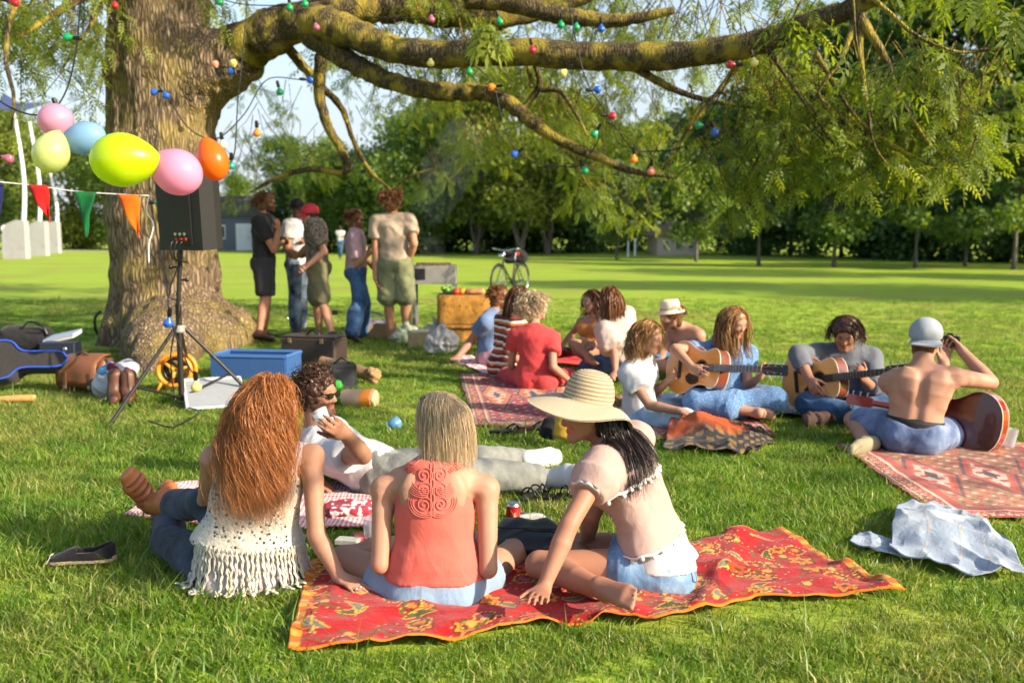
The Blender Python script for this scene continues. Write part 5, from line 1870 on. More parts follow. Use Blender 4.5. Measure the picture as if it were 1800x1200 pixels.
# ---- red-haired woman in the crochet waistcoat
p = Person('red-haired woman in white crochet waistcoat with long fringe, leaning on one hand', 1.70, False, (430, 1060), (432, 1000, 3.78), (462, 788, .02), 112, 96, (482, 716, .03), (52, -4, -4), h=.0084, skin=(0.352, 0.184, 0.118), bend=.02, group=FRONT)
p.arm('R', (556, 940, -1), (598, 1058, -1), sh=(548, 800, 0)).arm('L', (362, 880, 1), (380, 930, 1), sh=(374, 806, 0))
p.hand('R', v3(.72, -.55, -.16), v3(0, 0, -1), .16, .2, .14).hand('L', (.5, .8, -.3), v3(0, 0, -1))
p.leg('R', (358, 880, 1), (270, 884, 1), (238, 838, -1)).leg('L', (292, 948, 1), (290, 880, 1), (278, 846, 1))
p.body()
TOPW = fabric('pale_pink_cotton', (.52, .44, .44), .05, .35, transl=.1)
p.cloth('top', TOPW, p.torso(-.16, .93, sc=[(-.2, 1.12), (.1, 1.1), (.6, 1.0), (.95, .9)]) + p.bust() + p.seat() + p.yoke(thin=.8), .012, .005)
def crochet():
    t = NT('crochet_lace')
    o = t.obj()
    vo = t.n('ShaderNodeTexVoronoi', Scale=58.0, Randomness=.75); t.l(o, vo.inputs['Vector'])
    v2 = t.n('ShaderNodeTexVoronoi', Scale=230.0); v2.feature = 'DISTANCE_TO_EDGE'; t.l(o, v2.inputs['Vector'])
    hole = t.math('LESS_THAN', vo.outputs['Distance'], .30)
    big = t.math('GREATER_THAN', t.noise(9, 2, .5, o), .43)
    small = t.math('GREATER_THAN', v2.outputs['Distance'], .62)
    al = t.math('SUBTRACT', 1.0, t.math('MULTIPLY', hole, big), True)
    wave = t.math('MULTIPLY', v2.outputs['Distance'], -1.0)
    c = t.mix(t.noise(30, 3, .6, o), (.42, .39, .32), (.58, .55, .47))
    return t.bsdf(c, .9, t.math('ADD', wave, vo.outputs['Distance']), .8, .006, spec=.1, sheen=.2, alpha=al)
LACE = crochet()
p.cloth('waistcoat', LACE, p.torso(.22, .80, sc=[(.1, 1.36), (.4, 1.26), (.6, 1.08), (.82, .98)]) + p.bust(), .024, .010, (7, 7, 4))
WV, WQ = p.last
# hanging fringe of braided cords along the hem
m = MB()
cen = p.spine(.21)
rt, fw, upv = p.sfr(.2)
rg = np.random.default_rng(8)
for i in range(38):
    a = math.pi * (.02 + .96 * i / 37) * 1.12 - .2
    w_ = .205 * math.cos(a); d_ = -.165 * math.sin(a)
    s0 = cen + rt * w_ + fw * d_ + upv * .035
    L = .235 + .05 * rg.random()
    swing = rt * rg.normal() * .02 + fw * d_ * .28 + rt * w_ * .22
    pts = []
    for k in range(15):
        f = k / 14
        q = s0 + swing * f * f * 1.2 - v3(0, 0, L * f)
        q = q + (rt * math.sin(f * 34 + i) + fw * math.cos(f * 31 + 2 * i)) * .0035
        q[2] = max(q[2], .03 + .01 * rg.random())
        pts.append(q)
    for ph in (0, 2.1, 4.2):
        m.tube(np.array([q + (rt * math.cos(k * 1.25 + ph) + fw * math.sin(k * 1.25 + ph)) * .0032 for k, q in enumerate(pts)]), .0034, 4)
m.build('fringe', plain('cream_cord', (.48, .45, .37), .9, bump=.4), p.root, True, org=p.base)
p.pants(DENIM_G, leg=1.9, t1=.12, inf=.008, loose=(.0, .004), wr=.005, name='jeans')
TAN = plain('tan_leather', (.36, .115, .034), .5, bump=.2)
for sd in 'RL':
    ops = p.foot(sd) + p.legsegs(sd, 1.72, 2.0, loose=(.014, .006), cap=.004)
    o = p.cloth('boot', TAN, ops, .008, .002, h=.006)
    an, to = p.feet[sd]
    d = nrm(to - an); sh = nrm(p.lim['leg' + sd][2] - p.lim['leg' + sd][1]); dn = perp(d, sh)
    hl = an - d * .03 + dn * .05
    MB().tube([hl, hl + dn * .055], [.03, .026], 10).build('heel', TAN, o, True, org=p.base, auto=40)
    for k in range(5):
        c = an + d * (.03 + .028 * k) + dn * (.012 + .006 * k)
        w = np.cross(d, dn)
        rr = (.040, .038)[0]
        MB().tube([c + (w * math.cos(a) * .043 - dn * math.sin(a) * (.036 - .003 * k)) for a in np.linspace(-.2, 3.34, 9)], .006, 5, flat=.6).build('strap', plain('tan_leather_dark', (.15, .045, .015), .5), o, True, org=p.base)
p.haircap(H_RED, .006, h=.007)
p.coll = .04
p.strands(H_RED, n=9660, length=.56, steps=14, rad=.00085, wave=.020, wfreq=27, spread=.24, clump=42, conv=.5, off=.017, grav=.55, back=.45, lift=1.10, lv=.55, curl=1, jitter=.1)
RING = plain('silver', 'b8b8b8', .3, metal=1.0)
w = p.lim['armR'][2]; d, n, *_ = p.hands['R']; t = np.cross(d, n)
for k in (0, 1):
    MB().lathe([(.0105, -.003), (.012, 0), (.0105, .003)], w + d * .115 * .92 + t * (.010 - .02 * k) - n * -.006, d, 10).build('ring', RING, p.root, True, org=p.base)

# ---- woman in the straw hat
p = Person('dark-haired woman in wide straw hat and pale pink blouse, leaning on one arm', 1.68, False, (1150, 1050), (1152, 990, 3.78), (1074, 780, .03), 168, 146, (1030, 728, -.02), (186, -8, 0), h=.0084, skin=(0.328, 0.156, 0.096), bend=.05, group=FRONT)
p.arm('L', (1000, 922, -1), (955, 1034, -1), sh=(1058, 818, -.02)).arm('R', (1040, 905, 1), (1030, 965, 1))
p.hand('L', (944, 1056, -1), v3(0, 0, -1), .15, .2).hand('R', (-1, .3, -.3), v3(0, 0, -1))
p.leg('L', (948, 992, -1), (1068, 1040, -1), (1128, 1066, -1)).leg('R', (992, 962, 1), (1035, 1016, -1), (1062, 1030, -1))
p.body(toes=True, lips='c03038')
WHITE = fabric('white_jersey', (.47, .46, .46), .04, .3)
BLOUSE = fabric('sheer_pink_cotton', (.50, .335, .29), .06, .5, transl=.22)
p.cloth('undershirt', WHITE, p.torso(-.1, .235, sc=[(-.2, 1.04), (.4, 1.06)]) + p.seat(), .026, .004, cut=[('-', Seg(v3(*p.pel[:2], -.2), v3(*p.pel[:2], p.pel[2] + .012), .6, .6, None, .003), .004)])
ops = p.torso(.20, .965, sc=[(.1, 1.34), (.4, 1.22), (.6, 1.12), (1, 1.0)]) + p.bust() + p.yoke()
for sd in 'RL':
    a, e, w = p.lim['arm' + sd]
    ops += [('+', Seg(lerp(a, e, -.05), lerp(a, e, .22), .058, .064), .02), ('+', Seg(lerp(a, e, .22), lerp(a, e, .46), .062, .046, None, .004), .02)]
p.cloth('blouse', BLOUSE, ops, .022, .009, (9, 9, 6))
bvh = BVHTree.FromPolygons([tuple(v) for v in p.last[0]], [tuple(int(i) for i in q) for q in p.last[1]])
m = MB()
LACEW = plain('white_lace', (.62, .60, .57), .9, bump=.5, bscale=200)
def band(t, r0=.30, n=64, drop=0.0, amp=.005):
    rt, fw, upv = p.sfr(t)
    c = p.spine(t)
    pts = []
    for i in range(n):
        a = 6.283 * i / n
        d = rt * math.cos(a) + fw * math.sin(a)
        h = bvh.ray_cast(Vector((c + d * r0 + upv * amp * math.sin(i * 1.6)).tolist()), Vector((-d).tolist()))
        if h[0] is not None and np.linalg.norm(np.array(h[0]) - c) < .25: pts.append(np.array(h[0]) + d * .003)
    return pts
for tt, rr in ((.215, .008), (.70, .007)):
    q = band(tt)
    if len(q) > 8:
        m.tube(np.array(q), rr, 6, closed=True, flat=.5)
        for z in q[::2]: m.sphere(z - p.up * .010, (.009, .009, .009), 6, 4)
for sd in 'L':
    a, e, w = p.lim['arm' + sd]
    c = lerp(a, e, .45); d = nrm(e - a); u = perp(d, (0, 0, 1)); w2 = np.cross(d, u)
    m.tube([c + (u * math.cos(x) + w2 * math.sin(x)) * (.056 + .004 * math.sin(9 * x)) for x in np.linspace(0, 6.283, 28)[:-1]], .008, 5, closed=True)
m.build('lace_trim', LACEW, p.root, True, org=p.base)
p.pants(DENIM_W, leg=.34, t1=.16, inf=.014, loose=(.0, .012), wr=.005, name='shorts')
# patch pocket on the shorts
pv = BVHTree.FromPolygons([tuple(v) for v in p.last[0]], [tuple(int(i) for i in q) for q in p.last[1]])
rt, fw, upv = p.sfr(0)
def onshort(a, b):
    o = p.pel - fw * .4 - rt * (.075 + a) + upv * b
    h = pv.ray_cast(Vector(o.tolist()), Vector(fw.tolist()))
    return np.array(h[0]) - fw * .003 if h[0] is not None else None
m = MB()
for path in ([(-.05, .05), (.05, .05), (.048, -.04), (0, -.065), (-.048, -.04), (-.05, .05)], [(-.05, .035), (.05, .035)]):
    pts = [onshort(*(lerp(np.array(a), np.array(b), f))) for a, b in zip(path[:-1], path[1:]) for f in np.linspace(0, 1, 6)]
    pts = [z for z in pts if z is not None]
    if len(pts) > 3: m.tube(np.array(pts), .0028, 4)
if m.n: m.build('pocket', plain('denim_seam', '6a86a4', .8), p.root, True, org=p.base)
p.haircap(H_BLACK, .004, h=.007)
p.coll = .034
p.strands(H_BLACK, n=5060, length=.42, steps=11, rad=.0009, wave=.005, wfreq=12, spread=.10, clump=14, grav=.7, back=.6, lift=1.11, lv=.3, front=.0, conv=.5, maxu=.22)
def straw():
    t = NT('straw')
    a = t.attr('tint').outputs['Fac']
    o = t.obj()
    n = t.noise(160, 2, .5, o)
    st = t.ramp(a, [(0, srgb('bcae94')), (.48, srgb('c2b49c')), (.52, srgb('8c7a5c')), (1, srgb('988868'))])
    c = t.mix(t.math('MULTIPLY', n, .35), st, srgb('8a6c38'))
    return t.bsdf(c, .8, n, .4, .003, spec=.2, transl=.12)
STRAW = straw()
def sunhat(p, R=.215, mat=None):
    q = p.hs
    ax = nrm(p.hu * 1.0 - p.hd * .34)
    r = perp(ax, p.hr); f = np.cross(ax, r)
    c = p.hp(0, -.018, .058)
    prof = [(.004, .122), (.03, .121), (.058, .113), (.078, .094), (.090, .064), (.097, .03), (.102, .0)]
    rows = [(a * q, b * q, 0) for a, b in prof] + [(lerp(.105, R, k / 9), -.006 - .02 * k / 9, k / 9) for k in range(10)]
    n = 72
    V, T = [], []
    for j, (rr, hh, k) in enumerate(rows):
        for i in range(n):
            a = 6.283 * i / n
            wav = .030 * math.sin(2 * a + .6) + .014 * math.sin(3 * a + 2.0) - .05 * k * (.55 - .45 * math.cos(a - 1.9)) * 1.15
            ell = 1.0 if k == 0 else (1 + .10 * math.cos(a - 1.571))
            V.append(c + r * rr * math.cos(a) * ell + f * rr * 1.06 * math.sin(a) * ell + ax * (hh + k * wav))
            T.append((j % 2) if k == 0 else (.9 if (j % 4 == 1) else .2))
    F = [(j * n + i, j * n + (i + 1) % n, (j + 1) * n + (i + 1) % n, (j + 1) * n + i) for j in range(len(rows) - 1) for i in range(n)]
    V = np.array(V)
    # subdivide rows so the plaited rings read as stripes
    R2, T2 = [], []
    G2 = V.reshape(len(rows), n, 3)
    for j in range(len(rows) - 1):
        for s_ in range(4):
            R2.append(G2[j] * (1 - s_ / 4) + G2[j + 1] * s_ / 4 + ax * (.0022 if s_ % 2 else 0)); T2.append((.2 if s_ % 2 else .8) if j < 7 else (.35 if s_ % 2 else .1))
    R2.append(G2[-1]); T2.append(.2)
    top = np.array(R2)
    L = len(R2)
    both = np.concatenate([top.reshape(-1, 3), (top - ax * .004).reshape(-1, 3)])
    idx = np.arange(L * n).reshape(L, n)
    Qa = np.stack([idx[:-1], np.roll(idx, -1, 1)[:-1], np.roll(idx, -1, 1)[1:], idx[1:]], 2).reshape(-1, 4)[:, ::-1]
    Qb = Qa[:, ::-1] + L * n
    e = idx[-1]
    Qe = np.stack([e, np.roll(e, -1), np.roll(e, -1) + L * n, e + L * n], 1)
    tt = np.repeat(np.array(T2), n)
    o = link('straw_hat', mesh_np('straw_hat', both - p.base, [Qa, Qb, Qe], True, {'tint': ('FLOAT', np.concatenate([tt, tt]))}), mat or STRAW, p.root)
    return o
sunhat(p, .198)

# ---- man lying back, drinking
p = Person('man in white T-shirt and sunglasses lying back and drinking from a plastic cup', 1.80, True, (640, 866), (668, 830, 5.15), (552, 768, .10), 5, -18, (560, 692, -.02), (-22, -2, 0), h=.0098, skin=(0.293, 0.151, 0.092), bend=.03)
p.arm('R', (638, 800, -1), (606, 762, -1), sh=(592, 798, -.02)).arm('L', (520, 840, 1), (560, 872, -1))
p.hand('R', (580, 742, -1), v3(-.6, .6, .2), .55, .8).hand('L', (600, 874, -1), v3(0, 0, -1), .2)
p.leg('R', (812, 832, -1), (955, 842, 1), (992, 832, -1)).leg('L', (800, 812, 1), (925, 832, 1), (965, 822, 1))
p.body(beard='3a2214', lips='a85848')
p.shirt(WHITE, .5, t0=-.02, inf=.020, loose=(.008, .022), wr=.010, name='t_shirt')
GREYJ = denim_fade('stone_jeans', '686a66', '84867e')
p.pants(GREYJ, leg=1.93, t1=.14, inf=.012, loose=(.0, .020), wr=.008, name='jeans')
rt, fw, upv = p.sfr(.14)
m = MB().tube([p.spine(.16) + (rt * math.cos(a) * .162 + fw * math.sin(a) * .122) for a in np.linspace(0, 6.283, 30)[:-1]], .016, 6, closed=True, flat=.4)
b = m.build('belt', BLACKP, p.root, True, org=p.base)
p.shoes(plain('white_trainer', 'b8b8b4', .6), .012, 'trainer')
p.haircap(H_DARK, .020, lump=.014, lf=(60, 60, 60), h=.006, low=-.035)
p.strands(H_DARK, n=898, length=.075, steps=8, rad=0.0022, wave=.012, wfreq=110, spread=1.2, clump=6, grav=.05, back=.1, lift=1.10, curl=1)
glasses(p, LENS)
def cup(label, c, axis, beer='d88a1c', r=.038, hgt=.115, fill=.6):
    root = empty('plastic_cup', c.tolist(), label, 'cup')
    ax = nrm(axis)
    t = NT('clear_plastic') if 'clear_plastic' not in _MC else None
    if t: _MC['clear_plastic'] = t.bsdf((.85, .88, .90), .10, spec=.6, alpha=.30)
    MB().lathe([(r * .72, 0), (r * .74, .004), (r, hgt), (r + .002, hgt + .003), (r - .003, hgt), (r * .71, .006)], (0, 0, 0), ax, 20).build('cup', _MC['clear_plastic'], root, True)
    if beer:
        MB().lathe([(r * .68, .006), (r * (.70 + .26 * fill), hgt * fill)], (0, 0, 0), ax, 18).build('beer', plain('beer_' + beer, beer, .15), root, True, auto=40)
    return root
w = p.lim['armR'][2]; d, n, *_ = p.hands['R']
cup('clear plastic cup of beer held to the lips of the reclining man', w + d * .085 + n * .045 - v3(0, 0, .045), v3(-.5, .3, .85))
PV_ = {}

# ---- woman in the white T-shirt reaching to the shawl
p = Person('woman with wavy light brown hair in white T-shirt reaching down to the shawl', 1.68, False, (1140, 752), (1128, 730, 7.15), (1122, 630, -.02), -10, -25, (1142, 592, -.10), (-38, -22, 6), h=.0115, skin=(0.387, 0.206, 0.134), bend=.03, group=MID)
p.arm('R', (1142, 712, -1), (1196, 722, -1), sh=(1104, 656, -.02)).arm('L', (1150, 690, 1), (1176, 668, -1))
p.hand('R', (1228, 735, -1), v3(0, .2, -1), .3).hand('L', (1200, 652, -1), v3(-.3, -.5, .5), .7)
p.leg('R', (1205, 735, -1), (1135, 752, 1), (1105, 755, 1)).leg('L', (1212, 722, 1), (1160, 742, 1), (1120, 748, 1))
p.body()
p.shirt(WHITE, .5, t0=-.08, inf=.018, loose=(.01, .026), wr=.009, name='t_shirt')
p.pants(denim_fade('light_jeans', '7f9cba', 'b4c6d6'), leg=1.8, t1=.12, wr=.006, name='jeans')
p.haircap(H_LBROWN, .004)
p.strands(H_LBROWN, n=1097, length=.30, steps=13, rad=0.0033, wave=.016, wfreq=36, spread=.35, clump=20, grav=.5, back=.35, lift=1.11, curl=1)

# ---- blonde woman with a guitar
p = Person('blonde woman in blue print dress playing an acoustic guitar', 1.70, False, (1285, 728), (1278, 695, 7.45), (1275, 602, -.03), -85, -80, (1292, 566, -.10), (-55, -24, 6), h=.0115, skin=(0.387, 0.206, 0.138), bend=.03, group=MID)
p.arm('R', (1186, 612, -1), (1218, 646, -1), sh=(1228, 616, -.02)).arm('L', (1312, 682, -1), (1336, 662, -1), sh=(1316, 620, 0))
p.hand('R', (1240, 662, -1), v3(.2, .9, -.1), .35).hand('L', (1352, 640, -1), v3(-.5, .6, .3), .8)
p.leg('R', (1222, 705, -1), (1330, 725, -1), (1350, 727, 1)).leg('L', (1362, 702, -1), (1245, 728, -1), (1225, 730, -1))
p.body()
def blueprint(t, o, c):
    vo = t.n('ShaderNodeTexVoronoi', Scale=85.0); t.l(o, vo.inputs['Vector'])
    d = t.ramp(vo.outputs['Distance'], [(.20, .6), (.42, 0.0)])
    return t.mix(d, c, srgb('9ab4d0'))
DRESS = fabric('blue_print_cotton', (.095, .19, .36), .2, .5, pattern=blueprint)
ops = p.torso(-.16, .94) + p.bust() + p.yoke()
for sd in 'RL':
    ops += p.armsegs(sd, 0, .42, loose=(.006, .016), cap=.004) + p.legsegs(sd, 0, 1.62, loose=(.012, .026), cap=.004)
a, k1, an = p.lim['legR']; b, k2, an2 = p.lim['legL']
ops += [('+', Seg(k1, k2, .062, .062), .04), ('+', Seg((k1 + an) / 2, (k2 + an2) / 2, .06, .06), .05)]
p.cloth('dress', DRESS, ops, .014, .007)
p.haircap(H_LBROWN, .004)
p.strands(H_LBROWN, n=1197, length=.46, steps=16, rad=0.0031, wave=.008, wfreq=30, spread=.2, clump=20, grav=.6, back=.2, lift=1.11, curl=1, front=-.05)
gc = at(1226, 648, p.pel[1] - .24)
guitar('acoustic guitar with black pickguard played by the blonde woman', gc, reach(gc, 1388, 652, .80, -1), v3(-.12, -1, .25), SPRUCE, ROSEW, ROSEW)

# ---- man with a guitar, grey shirt
p = Person('dark-haired man in grey long-sleeved shirt playing a guitar cross-legged', 1.80, True, (1485, 735), (1486, 696, 7.45), (1490, 612, -.05), -95, -100, (1486, 586, -.13), (-112, -30, -6), h=.0115, skin=(0.323, 0.162, 0.102), bend=.05, group=MID)
p.arm('R', (1402, 622, -1), (1424, 668, -1), sh=(1444, 620, 0)).arm('L', (1540, 690, -1), (1520, 668, -1), sh=(1532, 628, 0))
p.hand('R', (1436, 690, -1), v3(.3, .9, .1), .4).hand('L', (1512, 648, -1), v3(-.5, .7, .2), .8)
p.leg('R', (1416, 708, -1), (1520, 730, -1), (1545, 733, 1)).leg('L', (1560, 712, -1), (1455, 733, -1), (1430, 735, -1))
p.body(lips='8a4030')
p.shirt(fabric('slate_knit', (.115, .125, .145), .12, .5), 1.55, inf=.014, loose=(.004, .008), wr=.008)
p.pants(DENIM_V, leg=1.85, t1=.14, wr=.006, name='jeans')
p.haircap(H_DARK, .016, lump=.006)
p.strands(H_DARK, n=898, length=.17, steps=9, rad=0.0035, wave=.008, wfreq=26, spread=.35, clump=18, grav=.5, back=.1, lift=1.11, part=.3, front=-.1)
p.shoes(plain('brown_suede', '4a3228', .8), .008)
gc = at(1432, 668, p.pel[1] - .26)
guitar('acoustic guitar with brown pickguard played by the man in grey', gc, reach(gc, 1606, 648, .80, -1), v3(-.12, -1, .22), SPRUCE2, ROSEW, ROSEW, pick='5a1f1a')

# ---- shirtless man with the camera
p = Person('shirtless man in backward grey cap taking a picture, seen from behind', 1.80, True, (1600, 800), (1606, 758, 6.10), (1622, 648, .04), 70, 72, (1628, 598, .08), (48, 2, 3), h=.0092, skin=(0.387, 0.208, 0.138), bend=.03, group=MID, wide=1.02)
p.arm('R', (1742, 672, 1), (1692, 618, 1), sh=(1678, 662, .0)).arm('L', (1580, 700, 1), (1660, 640, 1), sh=(1562, 672, .02))
p.hand('R', (1668, 596, 1), v3(-.7, .2, -.1), .5).hand('L', (1662, 606, 1), v3(.2, -.4, .8), .5)
p.leg('L', (1500, 738, 1), (1520, 782, -1), (1488, 788, -1)).leg('R', (1690, 765, 1), (1600, 785, 1), (1560, 788, 1))
rt, fw, upv = p.sfr(.78)
p.extra = [('+', Ell(p.spine(.78) - fw * .092 + rt * q * .082, nrm(upv + rt * q * .35), rt, .075, .042, .016), .05) for q in (-1, 1)] + \
          [('+', Seg(p.spine(.45) + rt * q * .125, p.spine(.80) + rt * q * .15, (.03, .06), (.035, .06), rt), .05) for q in (-1, 1)]
p.cut = [('-', Seg(p.spine(.12) - fw * .128, p.spine(.92) - fw * .128, .014), .045)]
p.body()
p.cloth('waistband', plain('black_elastic', '0c0c0e', .7), p.torso(.05, .19), .012, .001)
p.pants(denim_fade('blue_grey_twill', '4f5f80', '7f90b0'), leg=.80, t1=.10, inf=.014, loose=(.002, .016), wr=.008, name='shorts')
p.shoes(plain('olive_canvas', '8a8266', .8), .010)
p.haircap(H_BROWN, .004)
CAPG = fabric('grey_cap_cloth', (.26, .285, .315), .08, .2)
baseball_cap(p, CAPG, 180 - 25, t=.018)
cc = p.lim['armR'][2] + p.hands['R'][0] * .09 + v3(-.035, .0, .02)
co = empty('camera_in_hand', cc.tolist(), 'black camera held up to his eye by the shirtless man', 'camera')
Mx = rotz(R_(-20))
MB().box((0, 0, 0), (.125, .05, .075), Mx, bev=.008).box((0, 0, .045), (.04, .045, .02), Mx, bev=.005).build('camera_body', BLACKP, co)
MB().lathe([(.032, .02), (.032, .06), (.034, .062), (.034, .09), (.028, .092)], (0, 0, 0), Mx @ v3(0, 1, 0), 18).build('lens', BLACKP, co, True, auto=40)
MB().lathe([(.009, .038), (.009, .046)], Mx @ v3(.045, 0, 0), (0, 0, 1), 10).build('dial', METAL, co, True, auto=40)
gc = at(1694, 738, 6.22)
guitar('dark red gloss guitar lying across the shirtless man, its back to us', gc, reach(gc, 1486, 700, .80, 1), v3(.42, 1, -.12), SPRUCE, CHERRY, DKRED, neckc=CHERRY)

# ---- group at the centre
p = Person('woman with blond curls in red T-shirt sitting with her back to us', 1.68, False, (945, 688), (944, 662, 8.6), (938, 578, .04), 75, 78, (944, 541, .06), (35, -8, 0), h=.0155, skin=(0.364, 0.189, 0.127), bend=.03, group=MID)
p.arm('R', (972, 645, -1), (1000, 668, 1), sh=(970, 596, 0)).arm('L', (898, 640, 1), (905, 672, 1))
p.hand('R', (1010, 678, 1), v3(0, 0, -1)).hand('L', (.5, .5, -.3), v3(0, 0, -1))
p.leg('R', (1000, 675, 1), (950, 680, 1), (930, 680, 1)).leg('L', (890, 670, 1), (945, 678, 1), (960, 680, 1))
p.body()
p.shirt(fabric('red_cotton', (.46, .045, .045), .1, .45), .5, t0=-.12, inf=.02, loose=(.008, .02), wr=.009, name='t_shirt')
p.pants(fabric('red_cotton', (.46, .045, .045)), leg=1.2, t1=.1, wr=.008, name='trousers')
p.haircap(H_BLOND, .020, lump=.02, lf=(45, 45, 45))
p.strands(H_BLOND, n=798, length=.17, steps=9, rad=0.0041, wave=.014, wfreq=70, spread=.8, clump=8, grav=.3, back=.3, lift=1.12, curl=1)

p = Person('long-haired woman in horizontally striped dress beside the red T-shirt', 1.68, False, (890, 665), (892, 640, 9.3), (906, 558, .02), 50, 50, (916, 524, .04), (25, -12, 0), h=.0165, skin=(0.352, 0.184, 0.122), bend=.03, group=MID)
p.arm('R', (895, 620, -1), (930, 650, 1), sh=(905, 572, -.02)).arm('L', (880, 615, 1), (930, 640, 1))
p.leg('R', (950, 645, 1), (895, 662, 1), (870, 664, 1)).leg('L', (940, 640, 1), (900, 660, 1), (880, 662, 1))
p.hand('R', (1, .2, -.2), v3(0, 0, -1)).hand('L', (1, .2, -.2), v3(0, 0, -1))
p.body()
def stripes(t, o, c):
    sx = t.n('ShaderNodeSeparateXYZ'); t.l(o, sx.inputs[0])
    z = t.math('ADD', t.math('MULTIPLY', sx.outputs[2], 5.2), t.math('MULTIPLY', t.noise(14, 3, .5, o), .12))
    f = t.math('FRACT', z)
    return t.ramp(f, [(0, srgb('7a2418')), (.16, srgb('d8c8b4')), (.26, srgb('3a2420')), (.34, srgb('b8421e')), (.50, srgb('e2d6c4')), (.60, srgb('5a1c16')), (.72, srgb('c8602c')), (.82, srgb('ddd0bc')), (.92, srgb('2c1c1c'))], 'CONSTANT')
ops = p.torso(-.16, .96) + p.bust() + p.yoke() + p.seat()
for sd in 'RL': ops += p.armsegs(sd, 0, .9, loose=(.01, .02), cap=.004) + p.legsegs(sd, 0, 1.8, loose=(.012, .03), cap=.004)
p.cloth('dress', fabric('striped_knit', (.3, .1, .08), pattern=stripes), ops, .018, .008)
p.haircap(H_BROWN, .004)
p.strands(H_BROWN, n=698, length=.36, steps=10, rad=0.0044, wave=.005, spread=.15, clump=18, grav=.7, back=.5, lift=1.11)

p = Person('bearded man in blue T-shirt and sunglasses leaning back on one hand', 1.78, True, (858, 642), (862, 622, 10.2), (868, 552, .02), 15, 8, (880, 524, .02), (0, -4, 0), h=.0165, skin=(0.352, 0.178, 0.118), bend=.04, group=MID)
p.arm('R', (830, 596, 1), (804, 628, -1), sh=(852, 566, -.02)).arm('L', (880, 590, 1), (910, 620, 1))
p.hand('R', (790, 632, -1), v3(0, 0, -1), .1).hand('L', (1, .2, -.2), v3(0, 0, -1))
p.leg('R', (930, 620, -1), (900, 640, 1), (930, 645, 1)).leg('L', (930, 610, 1), (910, 635, 1), (935, 640, 1))
p.body(beard='4a2a18')
p.shirt(fabric('slate_blue_cotton', (.115, .175, .30), .12, .45), .5, t0=-.08, inf=.016, wr=.008, name='t_shirt')
p.pants(fabric('pink_twill', (.46, .26, .30), .1, .4), leg=1.9, t1=.1, wr=.006)
p.haircap(H_AUB, .014, lump=.010)
p.strands(H_AUB, n=419, length=.07, steps=5, rad=0.0044, wave=.006, wfreq=60, spread=.8, clump=8, grav=.2, lift=1.11)
glasses(p, LENS)

p = Person('brown-haired woman in orange top sitting on the scarlet cloth', 1.66, False, (1040, 632), (1046, 612, 9.7), (1040, 560, .0), -115, -125, (1040, 530, -.03), (-150, -8, 0), h=.0165, skin=(0.352, 0.178, 0.112), bend=.03, group=MID)
p.arm('R', (1008, 584, 1), (988, 606, -1), sh=(1022, 566, 0)).arm('L', (1056, 590, -1), (1040, 612, -1))
p.hand('R', (982, 618, -1), v3(0, 0, -1)).hand('L', (-1, 0, -.2), v3(0, 0, -1))
p.leg('R', (1008, 605, -1), (1036, 628, -1), (1050, 630, -1)).leg('L', (1034, 618, -1), (1052, 629, 1), (1030, 631, 1))
p.body()
p.cloth('top', fabric('orange_cotton', (.52, .20, .05), .12, .45), p.torso(-.1, .86) + p.bust() + p.seat() + [('+', Seg(p.spine(.8) + p.swt * q * .07 + p.sf * .06, p.spine(.98) + p.swt * q * .07, .02), .01) for q in (-1, 1)], .014, .008)
p.pants(fabric('tan_shorts', (.46, .24, .12)), leg=.5, t1=.1, name='shorts')
p.haircap(H_BROWN, .004)
p.strands(H_BROWN, n=598, length=.38, steps=10, rad=0.0044, wave=.010, wfreq=30, spread=.25, clump=16, grav=.6, back=.2, lift=1.11, curl=1)

p = Person('brown-haired woman in cream blouse turned away, leaning on her arm', 1.68, False, (1098, 662), (1104, 632, 8.9), (1074, 556, .02), 135, 118, (1070, 526, .02), (120, -5, 0), h=.0165, skin=(0.364, 0.189, 0.127), bend=.04, group=MID)
p.arm('L', (1080, 620, -1), (1082, 655, -1), sh=(1062, 580, -.02)).arm('R', (1090, 610, 1), (1060, 640, 1))
p.hand('L', (1072, 668, -1), v3(0, 0, -1)).hand('R', (-1, .3, -.3), v3(0, 0, -1))
p.leg('L', (1030, 645, 1), (1100, 655, 1), (1120, 658, 1)).leg('R', (1040, 640, 1), (1110, 650, 1), (1130, 655, 1))
p.body()
p.shirt(fabric('cream_chiffon', (.56, .44, .37), .05, .5, transl=.2), .85, t0=-.12, inf=.026, loose=(.02, .05), wr=.012, name='blouse')
p.pants(DENIM_V, leg=1.9, t1=.1, name='jeans')
p.haircap(H_AUB, .004)
p.strands(H_AUB, n=698, length=.27, steps=9, rad=0.0044, wave=.004, spread=.2, clump=18, grav=.65, back=.4, lift=1.11)

p = Person('shirtless man in cream trilby hat half hidden behind the guitar player', 1.78, True, (1215, 660), (1218, 628, 9.2), (1200, 578, .0), -150, -150, (1178, 556, -.06), (-168, -14, 0), h=.0165, skin=(0.375, 0.200, 0.134), bend=.05, group=MID)
p.arm('L', (1228, 630, 1), (1190, 640, -1), sh=(1228, 590, 0)).arm('R', (1165, 620, -1), (1160, 645, -1))
p.hand('L', (-1, 0, -.3), v3(0, 0, -1)).hand('R', (-1, 0, -.3), v3(0, 0, -1))
p.leg('L', (1180, 640, -1), (1225, 652, 1), (1205, 655, 1)).leg('R', (1150, 640, -1), (1200, 652, -1), (1215, 655, 1))
p.body(beard='6a4630')
p.pants(DENIM_V, leg=1.0, t1=.1, name='shorts')
p.haircap(H_AUB, .010, lump=.006)
p.strands(H_AUB, n=259, length=.08, steps=5, rad=0.0044, spread=.5, clump=8, grav=.4, lift=1.11, minu=-.4)
